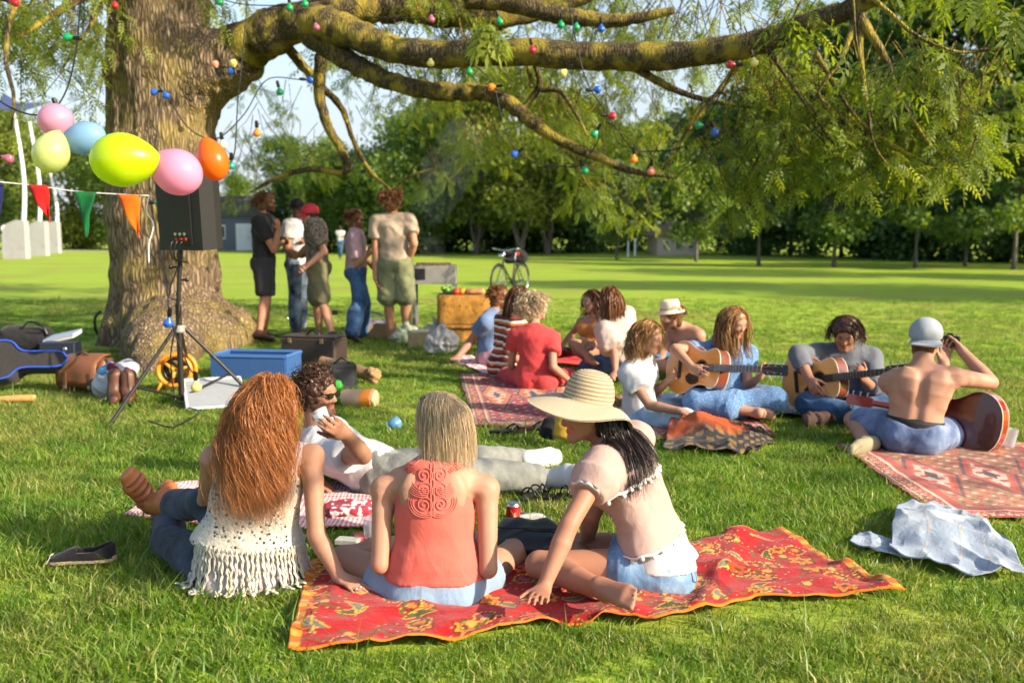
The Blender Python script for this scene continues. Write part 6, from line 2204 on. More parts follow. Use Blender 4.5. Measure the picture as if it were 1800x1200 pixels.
FELT = plain('cream_straw', (.62, .52, .38), .8, bump=.3, bscale=120)
ax = nrm(p.hu - p.hd * .10); f = p.hp
MB().lathe([(.135, -.022), (.13, -.012), (.100, .002), (.094, .03), (.088, .07), (.078, .092), (.05, .098), (.02, .09), (.002, .088)], p.hp(0, -.015, .055), ax, 28).build('trilby', FELT, p.root, True, org=p.base)
MB().lathe([(.098, .004), (.0975, .026)], p.hp(0, -.015, .055), ax, 28).build('hat_band', plain('brown_ribbon', '9a8468', .7), p.root, True, org=p.base)

# ---- standing men
def stand(label, S, feet, Y, head, yaw, skin, hip_a, sh_a, pelx, neckx, headyaw, sep=.09, step=0.0, h=.0175, pit=-4):
    """a standing figure; feet = pixel x, Y = distance"""
    s = FPX / Y
    base = at(feet, 0, Y)
    b = v3(base[0], Y, 0)
    hz = lambda z: None
    def pxz(z):                         # pixel row of a height z at that distance
        p_ = v3(0, Y, z) - CAMP
        c, sn = math.cos(PITCH), math.sin(PITCH)
        yc = p_[1] * sn + p_[2] * c
        zc = p_[1] * c - p_[2] * sn
        return 600 - FPX * yc / zc
    k = S / 1.75
    P = Person(label, S, True, (b[0], b[1], 0), (pelx, pxz(.95 * k), Y), (neckx, pxz(1.47 * k), .0), hip_a, sh_a, (head[0], pxz(1.635 * k) if head[1] is None else head[1], .0), (headyaw, pit, 0), h=h, skin=skin, group=STAND)
    P.pxz = pxz
    return P
p = stand('curly-haired man in black T-shirt and shorts eating with one hand', 1.84, 466, 12.55, (470, None), 0, (0.362, 0.170, 0.103), 0, -5, 464, 463, 2)
z = p.pxz
p.arm('R', (482, 440, -1), (490, 402, -1)).arm('L', (478, 435, 1), (500, 425, 1))
p.hand('R', (488, 384, -1), v3(-.7, .4, .2), .6).hand('L', (512, 424, -1), v3(-.3, -.6, 0), .7)
p.leg('R', (466, z(.50), -1), (456, z(.09), -1), (480, z(.06), -1)).leg('L', (468, z(.50), 1), (464, z(.09), 1), (490, z(.06), 1))
p.body(beard='2c1810')
BLK = fabric('black_cotton', (.018, .016, .018), .2, .4)
p.shirt(BLK, .62, t0=-.18, inf=.016, loose=(.008, .02), wr=.008, name='t_shirt')
p.pants(fabric('charcoal_twill', (.030, .028, .032), .25, .4), leg=.86, t1=.05, inf=.016, loose=(.0, .03), wr=.006, name='shorts')
p.shoes(plain('brown_shoe', '3a2418', .6), .008)
p.haircap(H_CURLY, .020, lump=.016, lf=(45, 45, 45))
p.strands(H_CURLY, n=598, length=.13, steps=7, rad=0.0058, wave=.012, wfreq=70, spread=.8, clump=8, grav=.3, lift=1.10, curl=1)
glasses(p, LENS)

p = stand('man in white T-shirt and black cap, half behind the red-capped man', 1.78, 524, 13.3, (522, None), 0, (0.362, 0.176, 0.109), -20, -25, 524, 523, -70)
z = p.pxz
p.arm('R', (505, 440, -1), (530, 450, -1)).arm('L', (545, 440, 1), (535, 425, -1))
p.hand('R', (540, 446, -1), v3(0, 1, 0), .5).hand('L', (530, 425, -1), v3(0, 1, 0), .5)
p.leg('R', (518, z(.50), -1), (518, z(.09), -1), (524, z(.04), -1)).leg('L', (530, z(.50), 1), (530, z(.09), 1), (545, z(.05), 1))
p.body(beard='4a2c1c')
p.shirt(WHITE, .5, t0=-.18, inf=.02, loose=(.008, .022), wr=.009, name='t_shirt')
p.pants(denim_fade('patchy_denim', '1c2c44', '8a98a8'), leg=1.97, t1=.1, inf=.012, loose=(0, .016), wr=.006, name='jeans')
p.shoes(plain('dark_shoe', '20181a', .6), .008)
p.haircap(H_DARK, .008)
baseball_cap(p, plain('black_cap_cloth', '14100e', .8), 0)

p = stand('man in red cap and dark patterned shirt with olive shorts', 1.76, 568, 12.4, (543, 378), 0, (0.435, 0.223, 0.139), 175, 178, 558, 554, 185)
z = p.pxz
p.arm('L', (570, 442, -1), (542, 465, -1)).arm('R', (545, 430, 1), (520, 452, 1))
p.hand('L', (528, 476, -1), v3(0, .6, -.4), .5).hand('R', (505, 450, 1), v3(0, -.6, -.2), .6)
p.leg('L', (566, z(.50), -1), (584, z(.09), -1), (572, z(.05), -1)).leg('R', (556, z(.50), 1), (562, z(.09), 1), (548, z(.05), 1))
p.body()
def camo(t, o, c):
    n = t.noise(22, 3, .6, o, 1.2)
    return t.ramp(n, [(.30, srgb('1e1c20')), (.42, srgb('4a443e')), (.50, srgb('86786a')), (.58, srgb('2c282a')), (.66, srgb('a0907c'))], 'CONSTANT')
p.shirt(fabric('patterned_shirt_cloth', (.1, .1, .1), pattern=camo), .72, t0=-.16, inf=.024, loose=(.016, .036), wr=.010)
OLIVE = fabric('olive_twill', (.125, .115, .062), .15, .5)
p.pants(OLIVE, leg=.97, t1=.05, inf=.02, loose=(.0, .04), wr=.009, name='shorts')
p.shoes(plain('dark_shoe', '20181a', .6), .008)
p.haircap(H_DARK, .008)
baseball_cap(p, plain('red_cap_cloth', (.50, .02, .04), .7), 0)

p = stand('man in pink shirt, sunglasses and flared jeans', 1.62, 628, 12.5, (626, None), 0, (0.420, 0.209, 0.133), 20, 10, 626, 624, -8)
z = p.pxz
p.arm('R', (628, 465, -1), (648, 446, -1)).arm('L', (640, 450, 1), (655, 470, -1))
p.hand('R', (655, 440, -1), v3(-.4, .5, .3), .5).hand('L', (662, 462, -1), v3(-.4, -.5, 0), .5)
p.leg('R', (632, z(.46), -1), (618, z(.08), -1), (634, z(.04), -1)).leg('L', (640, z(.46), 1), (634, z(.08), 1), (652, z(.04), 1))
p.body(beard='5a3420')
p.shirt(fabric('pink_cotton', (.48, .29, .33), .06, .4), .8, t0=-.18, inf=.02, loose=(.01, .022), wr=.009)
p.pants(DENIM_V, leg=1.99, t1=.05, inf=.012, loose=(.0, .05), wr=.006, name='jeans')
p.shoes(plain('dark_shoe', '20181a', .6), .004)
p.haircap(H_AUB, .016, lump=.012)
p.strands(H_AUB, n=419, length=.09, steps=6, rad=0.0058, wave=.008, wfreq=50, spread=.7, clump=8, grav=.25, lift=1.11, curl=1)
glasses(p, LENS)

p = stand('curly-haired man in beige T-shirt and olive shorts seen from behind', 1.84, 690, 12.2, (689, None), 0, (0.420, 0.209, 0.126), 88, 95, 694, 690, 75)
z = p.pxz
p.arm('R', (728, 428, -1), (718, 460, 1)).arm('L', (660, 438, -1), (660, 490, -1))
p.hand('R', (700, 462, 1), v3(0, .5, .4), .6).hand('L', (664, 506, -1), v3(1, 0, 0), .5)
p.leg('R', (712, z(.52), -1), (716, z(.09), 1), (722, z(.04), 1)).leg('L', (682, z(.52), -1), (688, z(.09), 1), (692, z(.04), 1))
p.body(toes=True)
p.shirt(fabric('beige_cotton', (.36, .275, .20), .08, .45), .6, t0=-.20, inf=.02, loose=(.008, .022), wr=.011, name='t_shirt')
p.pants(fabric('khaki_green_twill', (.155, .165, .085), .15, .5), leg=.98, t1=.05, inf=.024, loose=(.0, .042), wr=.011, name='shorts')
p.haircap(H_CURLY, .020, lump=.018, lf=(50, 50, 50))
p.strands(H_CURLY, n=598, length=.12, steps=7, rad=0.0058, wave=.012, wfreq=80, spread=.9, clump=8, grav=.2, lift=1.12, curl=1)
# ------------------------------------------------------------------ things on the grass
def groot(name, px, py, label, cat, group=None, z=0.0):
    g = G(px, py)
    return empty(name, (g[0], g[1], z), label, cat, group), g
def soft(name, ops, h, mat, parent, org, inf=.0, wr=.006, freq=(9, 9, 9), it=1):
    V, Q = solid(ops, h, inf)
    V = relax(V, Q, it)
    V = wrinkle(V, Q, wr, freq, RNG.random() * 20)
    V[:, 2] = np.maximum(V[:, 2], .003)
    return link(name, mesh_np(name, V - org, [Q]), mat, parent)
GUNM = plain('dark_steel', '3a3634', .4, metal=.7)
# --- loudspeaker on its stand
st, sg = groot('speaker_stand', 320, 716, 'black tripod stand holding the loudspeaker beside the tree', 'stand')
Y0 = sg[1]
z_of = lambda py, Y: at(0, py, Y)[2]
top = z_of(438, Y0)
MB().bar(v3(0, 0, .06), v3(.0, 0, .82), .024, 12).build('pole', GUNM, st, True, auto=40)
MB().bar(v3(0, 0, .80), v3(.035, 0, top + .02), .018, 12).build('upper_pole', GUNM, st, True, auto=40)
hubz = z_of(578, Y0)
MB().lathe([(.035, hubz - .03), (.045, hubz - .02), (.045, hubz + .02), (.035, hubz + .03)], (0, 0, 0), n=14).build('collar', plain('grey_cast', '8a8884', .5), st, True, auto=40)
for f in (G(193, 752) - sg, G(452, 706) - sg, G(322, 676) - sg + v3(.05, .1, 0)):
    a = v3(f[0] * .08, f[1] * .08, hubz)
    b = v3(f[0], f[1], .02)
    lg = MB().bar(a, b, .014, 10).build('leg', GUNM, st, True, auto=40)
    MB().bar(b - nrm(b - a) * .04, b + nrm(b - a) * .01, .018, 8).build('rubber_foot', BLACKP, lg, True, auto=40)
    c = lerp(a, b, .62)
    MB().bar(v3(0, 0, .08), c, .010, 8).build('brace', GUNM, st, True, auto=40)
for zz, sx in ((1.10, -.05), (1.0, .05)):
    MB().bar(v3(.015, 0, zz), v3(.015 + sx, -.01, zz), .008, 8).sphere(v3(.015 + sx * 1.2, -.01, zz), .018, 8, 6).build('clamp_knob', BLACKP, st, True)
sp = at(330, 370, Y0)
so = empty('loudspeaker', sp.tolist(), 'big black loudspeaker seen from behind, with cables plugged in', 'speaker')
so.rotation_euler = (R_(3), 0, R_(-24))
CAB = plain('speaker_cabinet', '1c1a19', .55, bump=.2, bscale=90)
h_ = (z_of(300, Y0) - z_of(438, Y0)) / 2
pl = [(-.21, -.10), (.21, -.10), (.21, .06), (.15, .20), (-.15, .20), (-.21, .06)]
MB().prism(pl, 2 * h_, frame((1, 0, 0), (0, -1, 0), (0, 0, 1)) if False else None, (0, 0, -h_)).build('cabinet', CAB, so)
b = MB().box((.02, -.104, 0), (.20, .012, 2 * h_ - .08), bev=.003).build('back_plate', plain('amp_plate', '0e0d0d', .45), so)
for k in range(5):
    MB().box((.02, -.112, .06 + k * .03), (.18, .008, .006)).build('cooling_fin', CAB, b)
for i in range(3):
    for j in range(2):
        MB().lathe([(.012, 0), (.012, .012), (.007, .012)], (-.03 + .045 * i, -.111, -h_ + .085 + .04 * j), (0, -1, 0), 10).build('socket', METAL if j else plain('red_knob', 'a83028', .4), b, True, auto=40)
MB().box((.02, -.115, h_ - .07), (.14, .02, .03), bev=.006).build('handle', BLACKP, so)
m = MB()
for i in range(3):
    c0 = v3(-.03 + .045 * i, -.12, -h_ + .085)
    m.tube(catmull([c0, c0 + v3(0, -.05, -.03), c0 + v3(-.02 * i, -.05, -.14), v3(.0, -.03, -h_ - .10)], 6), .005, 6)
m.build('cable', BLACKP, so, True)
# power lead down the pole and over the grass
m = MB()
m.tube(catmull([sg + v3(.03, -.03, top - .1), sg + v3(-.05, -.05, top - .35), sg + v3(.035, -.04, .8), sg + v3(-.05, -.06, .45), sg + v3(-.04, -.05, .12), sg + v3(.02, -.12, .04), G(350, 735) + v3(0, 0, .05), G(305, 762) + v3(0, 0, .05), G(262, 752) + v3(0, 0, .05)], 7), .006, 6)
o = m.build('power_cable', BLACKP, None, True)
tag(o, 'thin black cable running down the speaker pole to the grass', 'cable')
# --- guitar case
gb, g = groot('guitar_case', 40, 690, 'dark grey padded guitar case with blue piping lying on its side', 'guitar case')
GREYN = fabric('grey_nylon', (.030, .027, .027), .2, .4, weave=400)
hw = [(-.62, .0), (-.60, .10), (-.52, .19), (-.42, .22), (-.30, .20), (-.20, .155), (-.12, .155), (-.02, .17), (.06, .15), (.12, .09), (.2, .07), (.45, .065), (.52, .0)]
C = catmull([(a, b, 0) for a, b in hw], 4)[:, :2]; C[:, 1] = np.maximum(C[:, 1], 0)
ol = np.array([(a, b) for a, b in C] + [(a, -b) for a, b in C[-2:0:-1]])
tilt = frame(nrm((1, .10, 0)), nrm((-.03, .42, .9)), np.cross(nrm((1, .10, 0)), nrm((-.03, .42, .9))))
off = v3(-.10, .02, .235)
MB().prism(ol.tolist(), .16, tilt, off).build('padded_body', GREYN, gb, True, auto=35)
BLUEP = plain('blue_piping', '2c4fc0', .5)
for sc_, zz in ((1.0, -.004), (.62, -.004), (.36, -.004)):
    k = ol * sc_ + np.array([0 if sc_ == 1 else -.10 * (1 - sc_) * 4, 0])
    if sc_ < 1: k = np.array([(-.34 + .30 * sc_ * math.cos(a), .26 * sc_ * math.sin(a)) for a in np.linspace(0, 6.283, 30, False)])
    P = np.column_stack([k, np.full(len(k), .164)]) @ tilt.T + off
    MB().tube(P, .008, 6, closed=True).build('piping', BLUEP, gb, True)
MB().tube([np.array(tilt @ v3(a, b, .0)) + off for a, b in ol], .012, 6, closed=True).build('zip', plain('brown_zip', '3a2c26', .6), gb, True)
# --- black holdall and papers behind it
bb, g = groot('holdall', 52, 622, 'small black holdall with a carrying handle behind the guitar case', 'bag')
soft('bag_body', [('+', Seg(v3(-.20, 0, .17), v3(.16, .02, .16), (.16, .15), (.14, .14), (0, 1, 0)), .05)], .015, fabric('black_nylon', (.014, .014, .016), .2, .4), bb, v3(0, 0, 0), wr=.010)
MB().tube(catmull([v3(-.02, -.1, .30), v3(.06, -.1, .37), v3(.20, -.09, .33), v3(.26, -.1, .22)], 5), .014, 6, flat=.5).build('handle', BLACKP, bb, True)
MB().bar(v3(-.22, -.12, .26), v3(.2, -.1, .25), .006, 5).build('zip', GUNM, bb)
nb, g = groot('ring_binder', 112, 628, 'grey paper folder lying tilted on a dark box', 'folder', z=.24)
MB().box((0, 0, .0), (.34, .24, .028), frame(nrm((1, 0, .22)), (0, 1, .15), nrm((-.2, -.1, 1))), bev=.004).build('cover', plain('pale_blue_card', '8c98a8', .6), nb)
MB().box((0, 0, -.022), (.33, .23, .02), frame(nrm((1, 0, .22)), (0, 1, .15), nrm((-.2, -.1, 1)))).build('paper', plain('paper', 'c8c2b4', .8), nb)
db, g = groot('equipment_box', 108, 632, 'low dark blue box under the grey folder', 'box')
MB().box((0, .0, .10), (.36, .24, .19), rotz(.1), bev=.01).build('box_body', plain('navy_box', '161c2c', .5), db)
MB().lathe([(.022, -.01), (.026, .0), (.020, .012)], (.10, -.13, .13), (0, -1, 0), 12).build('catch', METAL, db, True)
# --- brown leather satchel
sa, g = groot('satchel', 150, 688, 'brown leather satchel with a front flap and buckled straps', 'bag')
LEATH = plain('brown_leather', (.165, .062, .024), .5, var=.3, scale=8, bump=.25, bscale=50)
LEATH2 = plain('brown_leather_dark', (.095, .036, .018), .5, var=.3, bump=.2)
R0 = rotz(R_(-14))
soft('bag_body', [('+', Seg(R0 @ v3(-.20, 0, .15), R0 @ v3(.22, 0, .15), (.085, .15), (.085, .15), R0 @ v3(0, 1, 0), .03), .01), ('+', Seg(R0 @ v3(-.2, 0, .09), R0 @ v3(.22, 0, .09), (.10, .085), None, R0 @ v3(0, 1, 0), .03), .02)], .012, LEATH, sa, v3(0, 0, 0), wr=.006)
fl = MB()
gr = []
for i in range(9):
    for j in range(9):
        u, w = -.19 + .39 * i / 8, j / 8
        y = lerp(.10, -.112, min(1, w * 1.7)) - .012 * math.sin(w * 3) if w < .6 else -.118 - .008 * math.sin(u * 20)
        z = (.315 if w < .45 else .315 - (w - .45) * .42) + .006 * math.sin(u * 14 + w * 4)
        gr.append(R0 @ v3(u, y, z - (.02 if w > .3 else 0)))
gr = np.array(gr)
F = [(i * 9 + j, (i + 1) * 9 + j, (i + 1) * 9 + j + 1, i * 9 + j + 1) for i in range(8) for j in range(8)]
fl.add(gr, F)
f_o = fl.build('flap', LEATH, sa, True)
sm = f_o.modifiers.new('s', 'SOLIDIFY'); sm.thickness = .006
for u in (-.10, .14):
    s_ = MB().box(R0 @ v3(u, -.128, .10), (.035, .012, .16), R0, bev=.003).build('strap', LEATH2, sa)
    MB().box(R0 @ v3(u, -.136, .06), (.03, .008, .03), R0, bev=.003).build('buckle', METAL, s_)
MB().box(R0 @ v3(.245, 0, .26), (.05, .07, .08), R0, bev=.008).build('side_tab', LEATH2, sa)
MB().tube(catmull([R0 @ v3(.26, 0, .26), R0 @ v3(.42, -.02, .22), R0 @ v3(.55, -.04, .10), R0 @ v3(.50, -.1, .03)], 6), .022, 6, flat=.2).build('shoulder_strap', plain('black_web', '15120f', .7), sa, True)
MB().tube(catmull([R0 @ v3(-.08, 0, .30), R0 @ v3(0, -.02, .345), R0 @ v3(.09, 0, .30)], 5), .012, 6).build('handle', LEATH2, sa, True)
# --- carrier bag with clothes and ankle boots
cb, g = groot('carrier_bag', 202, 700, 'white plastic carrier bag stuffed with clothes beside the satchel', 'bag')
WPL = plain('white_plastic_film', 'a8acb0', .35, var=.2, transl=.15)
soft('bag_body', [('+', Seg(v3(-.06, 0, .11), v3(.06, 0, .16), .11, .12), .04), ('+', Seg(v3(.06, 0, .2), v3(.12, 0, .24), .08, .07), .04)], .013, WPL, cb, v3(0, 0, 0), wr=.022, freq=(14, 14, 12))
soft('clothes', [('+', Seg(v3(.0, -.03, .24), v3(.13, -.04, .22), .055, .05), .02)], .011, plain('maroon_knit', '5a1420', .9), cb, v3(0, 0, 0), wr=.014)
soft('blue_cloth', [('+', Seg(v3(-.08, -.02, .22), v3(-.01, -.02, .265), .05, .04), .02)], .011, plain('sky_cloth', '4a88b8', .9), cb, v3(0, 0, 0), wr=.01)
for i, px in enumerate((203, 226)):
    bo, g = groot('ankle_boot', px, 708, ['brown leather ankle boot nearest the satchel, before the carrier bag', 'brown leather ankle boot nearest the tripod leg, before the carrier bag'][i], 'boot', 'pair of brown boots')
    soft('boot_upper', [('+', Seg(v3(0, 0, .08), v3(0, .02, .22), (.06, .055), (.065, .06)), .02), ('+', Seg(v3(0, 0, .05), v3(.05, -.15, .045), (.05, .045), (.045, .035)), .04)], .009, LEATH2, bo, v3(0, 0, 0), wr=.006)
    MB().box((.02, -.07, .01), (.095, .24, .022), rotz(.3), bev=.008).build('sole', BLACKP, bo)
# --- orange cable reel
re_, g = groot('cable_reel', 312, 690, 'orange cable reel standing behind the speaker pole', 'cable reel')
ORG = plain('orange_plastic', 'd8861c', .45)
for yy in (-.06, .07):
    MB().tube([(.14 * math.cos(a), yy, .20 + .13 * math.sin(a)) for a in np.linspace(0, 6.283, 30, False)], .020, 8, closed=True).build('rim', ORG, re_, True)
    for a in (0.3, 2.4, 4.5):
        MB().bar((0, yy, .20), (.13 * math.cos(a), yy, .20 + .12 * math.sin(a)), .014, 6).build('spoke', ORG, re_, True)
m = MB()
for k in range(7):
    m.tube([(.095 * math.cos(a), -.045 + .016 * k, .20 + .095 * math.sin(a)) for a in np.linspace(0, 6.283, 22, False)], .011, 6, closed=True)
m.build('wound_cable', BLACKP, re_, True)
for x in (-.10, .10):
    MB().bar((x, -.06, .12), (x * 1.6, -.08, .0), .013, 6).build('foot', ORG, re_, True)
    MB().bar((x, .07, .12), (x * 1.6, .09, .0), .013, 6).build('foot', ORG, re_, True)
# --- grey lid leaning on the blue crate
ld, g = groot('crate_lid', 358, 722, 'flat grey plastic lid with white rim leaning behind the tripod', 'lid')
Ml = frame(nrm((.93, .36, 0)), nrm((-.33, .86, .30)), np.cross(nrm((.93, .36, 0)), nrm((-.33, .86, .30))))
MB().box((0.02, .22, .10), (.44, .50, .012), Ml, bev=.003).build('panel', plain('grey_plastic', '8c9094', .5), ld)
m = MB()
cs = [Ml @ v3(x, y, .008) + v3(.02, .22, .10) for x, y in ((-.22, -.25), (.22, -.25), (.22, .25), (-.22, .25))]
for a, b in zip(cs, cs[1:] + cs[:1]): m.bar(a, b, .012, 6)
m.build('rim', plain('white_rim', 'b4b6b8', .5), ld)
# --- blue crate
cr, g = groot('plastic_crate', 452, 662, 'open blue plastic crate at the foot of the tree', 'crate')
BLUE = plain('blue_plastic', (.030, .085, .24), .45, var=.1)
Rc = rotz(R_(-8))
W_, D_, H_ = .72, .42, .22
for c_, sz in (((0, -D_ / 2, H_ / 2), (W_, .014, H_)), ((0, D_ / 2, H_ / 2), (W_, .014, H_)), ((-W_ / 2, 0, H_ / 2), (.014, D_ - .016, H_)), ((W_ / 2, 0, H_ / 2), (.014, D_ - .016, H_))):
    MB().box(Rc @ v3(*c_), sz, Rc).build('side', BLUE, cr)
MB().box((0, 0, .012), (W_ - .02, D_ - .02, .014), Rc).build('base', BLUE, cr)
m = MB()
cs = [Rc @ v3(x, y, H_) for x, y in ((-W_ / 2, -D_ / 2), (W_ / 2, -D_ / 2), (W_ / 2, D_ / 2), (-W_ / 2, D_ / 2))]
for a, b in zip(cs, cs[1:] + cs[:1]): m.tube([a, b], .018, 6)
m.build('rim', plain('blue_plastic_rim', (.045, .12, .32), .4), cr)
# --- dark case, rolled mat, amplifier, green bag, wrapped roll
dc, g = groot('instrument_case', 553, 640, 'dark brown hard case with metal catches beyond the blue crate', 'case')
Rd = rotz(R_(-16))
MB().box((0, 0, .15), (.62, .30, .28), Rd, bev=.02).build('case_body', plain('dark_brown_vinyl', (.035, .022, .018), .5, bump=.2), dc)
MB().box((0, 0, .298), (.60, .28, .018), Rd, bev=.006).build('lid', plain('dark_brown_vinyl2', (.045, .03, .024), .5), dc)
for x in (-.2, .16):
    MB().box(Rd @ v3(x, -.155, .26), (.04, .012, .05), Rd, bev=.003).build('catch', plain('brass', 'b8a070', .35, metal=.9), dc)
MB().tube(catmull([Rd @ v3(-.08, -.02, .30), Rd @ v3(0, -.03, .36), Rd @ v3(.08, -.02, .30)], 5), .012, 6).build('handle', BLACKP, dc, True)
rm, g = groot('rolled_mat', 618, 672, 'brown patterned rolled mat with a tied end beyond the black amplifier', 'mat')
MB().tube([v3(-.30, .15, .17), v3(-.05, .02, .13), v3(.2, -.10, .08)], [.055, .06, .055], 12).build('roll', fabric('brown_ikat', (.20, .11, .05), .6, .4), rm, True, auto=40)
soft('tied_end', [('+', Ell(v3(.22, -.12, .08), v3(0, 0, 1), v3(1, 0, 0), .08, .06, .06), .01)], .012, plain('tan_cloth', (.30, .17, .07), .9), rm, v3(0, 0, 0), wr=.015, freq=(30, 30, 30))
am, g = groot('small_amplifier', 602, 682, 'small black amplifier box with a grey front', 'amplifier')
MB().box((0, 0, .11), (.24, .2, .22), rotz(.25), bev=.012).build('cabinet', CAB, am)
MB().box(rotz(.25) @ v3(0, -.104, .10), (.19, .012, .16), rotz(.25), bev=.004).build('grille', plain('grille_grey', '2c2e32', .7, bump=.6, bscale=200), am)
MB().tube(catmull([rotz(.25) @ v3(-.07, 0, .22), v3(0, 0, .27), rotz(.25) @ v3(.07, 0, .22)], 4), .010, 6).build('handle', BLACKP, am, True)
gn, g = groot('green_bag', 590, 710, 'bright green plastic bag crumpled on the grass', 'bag')
soft('bag_body', [('+', Seg(v3(-.03, 0, .05), v3(.02, 0, .15), .06, .035), .03), ('+', Seg(v3(0, 0, .05), v3(.09, -.02, .045), .055, .04), .03)], .010, plain('lime_film', (.05, .42, .04), .35, transl=.2), gn, v3(0, 0, 0), wr=.022, freq=(20, 20, 16))
wl, g = groot('wrapped_roll', 633, 716, 'brown paper-wrapped roll with an orange label lying on the grass', 'package')
ax = nrm((.93, -.3, .04))
MB().lathe([(.02, -.15), (.066, -.14), (.072, -.10), (.072, .10), (.066, .135), (.02, .145)], (0, 0, .075), ax, 20).build('wrapper', plain('kraft_paper', (.42, .27, .17), .5, bump=.4, bscale=30), wl, True, auto=50)
MB().lathe([(.0735, .03), (.0735, .115)], (0, 0, .075), ax, 20).build('label', plain('orange_label', 'd8802c', .5), wl, True, auto=50)
# --- rounders bat
bt, g = groot('wooden_bat', 25, 712, 'round wooden bat lying on the grass at the left frame edge', 'bat')
MB().lathe([(.004, -.36), (.018, -.35), (.020, -.1), (.028, .10), (.030, .24), (.024, .262), (.004, .266)], (-.10, 0, .05), nrm((1, .10, .02)), 14).build('bat_body', wood('bat_wood', 'b87840', 'd09a5c', .5), bt, True)
# --- bag strap and shoulder behind the trunk
rb, g = groot('rucksack', 184, 596, 'rust red rucksack with black strap leaning behind the trunk', 'rucksack')
soft('bag_body', [('+', Seg(v3(.08, .1, .14), v3(.08, .1, .34), (.12, .10), (.09, .08)), .03)], .015, plain('rust_canvas', (.30, .09, .05), .8), rb, v3(0, 0, 0))
MB().tube(catmull([v3(-.03, .0, .36), v3(-.10, -.02, .28), v3(-.10, -.02, .12), v3(-.04, 0, .03)], 5), .02, 6, flat=.35).build('strap', BLACKP, rb, True)
# --- barbecue
bq, g = groot('barbecue', 765, 590, 'steel charcoal barbecue on tall legs, smoking', 'barbecue')
STL = plain('worn_steel', '8e8c86', .45, metal=.25, var=.3)
zt_, zb = .93, .68
yb = g[1]
for c_, sz in (((0, -.20, .81), (.56, .012, .24)), ((0, .20, .81), (.56, .012, .24)), ((-.28, 0, .81), (.012, .39, .24)), ((.28, 0, .81), (.012, .39, .24)), ((0, 0, .70), (.55, .39, .012))):
    MB().box(c_, sz).build('panel', STL, bq)
MB().box((-.17, -.212, .82), (.13, .012, .14), bev=.003).build('vent_door', plain('soot', '15161c', .6), bq)
for x in (-.26, .26):
    for y in (-.18, .18):
        MB().box((x, y, .345), (.045, .03, .69)).build('leg', STL, bq)
m = MB()
for i in range(16): m.bar((-.27 + .036 * i, -.2, .93), (-.27 + .036 * i, .2, .93), .004, 4)
m.build('grate', GUNM, bq)
rg = np.random.default_rng(3)
for i in range(9):
    soft('sausage', [('+', Seg(v3(-.22 + .05 * i, -.1 + .05 * rg.random(), .952), v3(-.20 + .05 * i, .03 + .08 * rg.random(), .952), .016, .016), .01)], .012, plain('grilled_meat', (.16, .05, .025), .5), bq, v3(0, 0, 0), wr=.001)
# --- table with batik cloth and food
tb_, g = groot('folding_table', 818, 602, 'low table covered with an ochre and brown printed cloth, food on top', 'table')
def tablecl(t, o, c):
    sx = t.n('ShaderNodeSeparateXYZ'); t.l(o, sx.inputs[0])
    f = t.math('ADD', t.math('MULTIPLY', sx.outputs[2], 1.55), t.math('MULTIPLY', t.noise(6, 2, .5, o), .06))
    band = t.ramp(t.math('FRACT', f), [(0, 0.0), (.30, 1.0), (.36, 0.0), (.42, 1.0), (.44, 0.0)], 'CONSTANT')
    vo = t.n('ShaderNodeTexVoronoi', Scale=16.0); t.l(o, vo.inputs['Vector'])
    md = t.ramp(vo.outputs['Distance'], [(.24, .0), (.28, .55), (.36, .55), (.40, 0.0)])
    return t.mix(t.math('MAXIMUM', band, md), c, (.055, .024, .010))
TCL = fabric('ochre_batik', (.36, .17, .028), .2, .5, pattern=tablecl)
n = 44
gr = []
for j in range(9):
    for i in range(n):
        a = 6.283 * i / n
        cx, cy = math.cos(a), math.sin(a)
        k = 1 / max(abs(cx) ** 16 + abs(cy) ** 16, 1e-9) ** (1 / 16)
        f = max(0, (j - 2) / 6)
        rr = (j / 2 if j < 2 else 1.0)
        fl_ = 1 + f * (.03 + .05 * math.sin(a * 11 + 1.0))
        gr.append((cx * k * .33 * rr * fl_, cy * k * .28 * rr * fl_, .60 - .56 * f))
idx = np.arange(9 * n).reshape(9, n)
Qt = np.stack([idx[:-1], np.roll(idx, -1, 1)[:-1], np.roll(idx, -1, 1)[1:], idx[1:]], 2).reshape(-1, 4)[:, ::-1]
link('tablecloth', mesh_np('tablecloth', np.array(gr), [Qt]), TCL, tb_)
MB().box((0, 0, .585), (.62, .52, .02)).build('tabletop', plain('table_board', '6a5a48', .6), tb_)
for x in (-.30, .30):
    for y in (-.24, .24):
        MB().bar((x * .9, y * .9, .57), (x, y * 1.2, 0), .010, 6).build('leg', METAL, tb_)
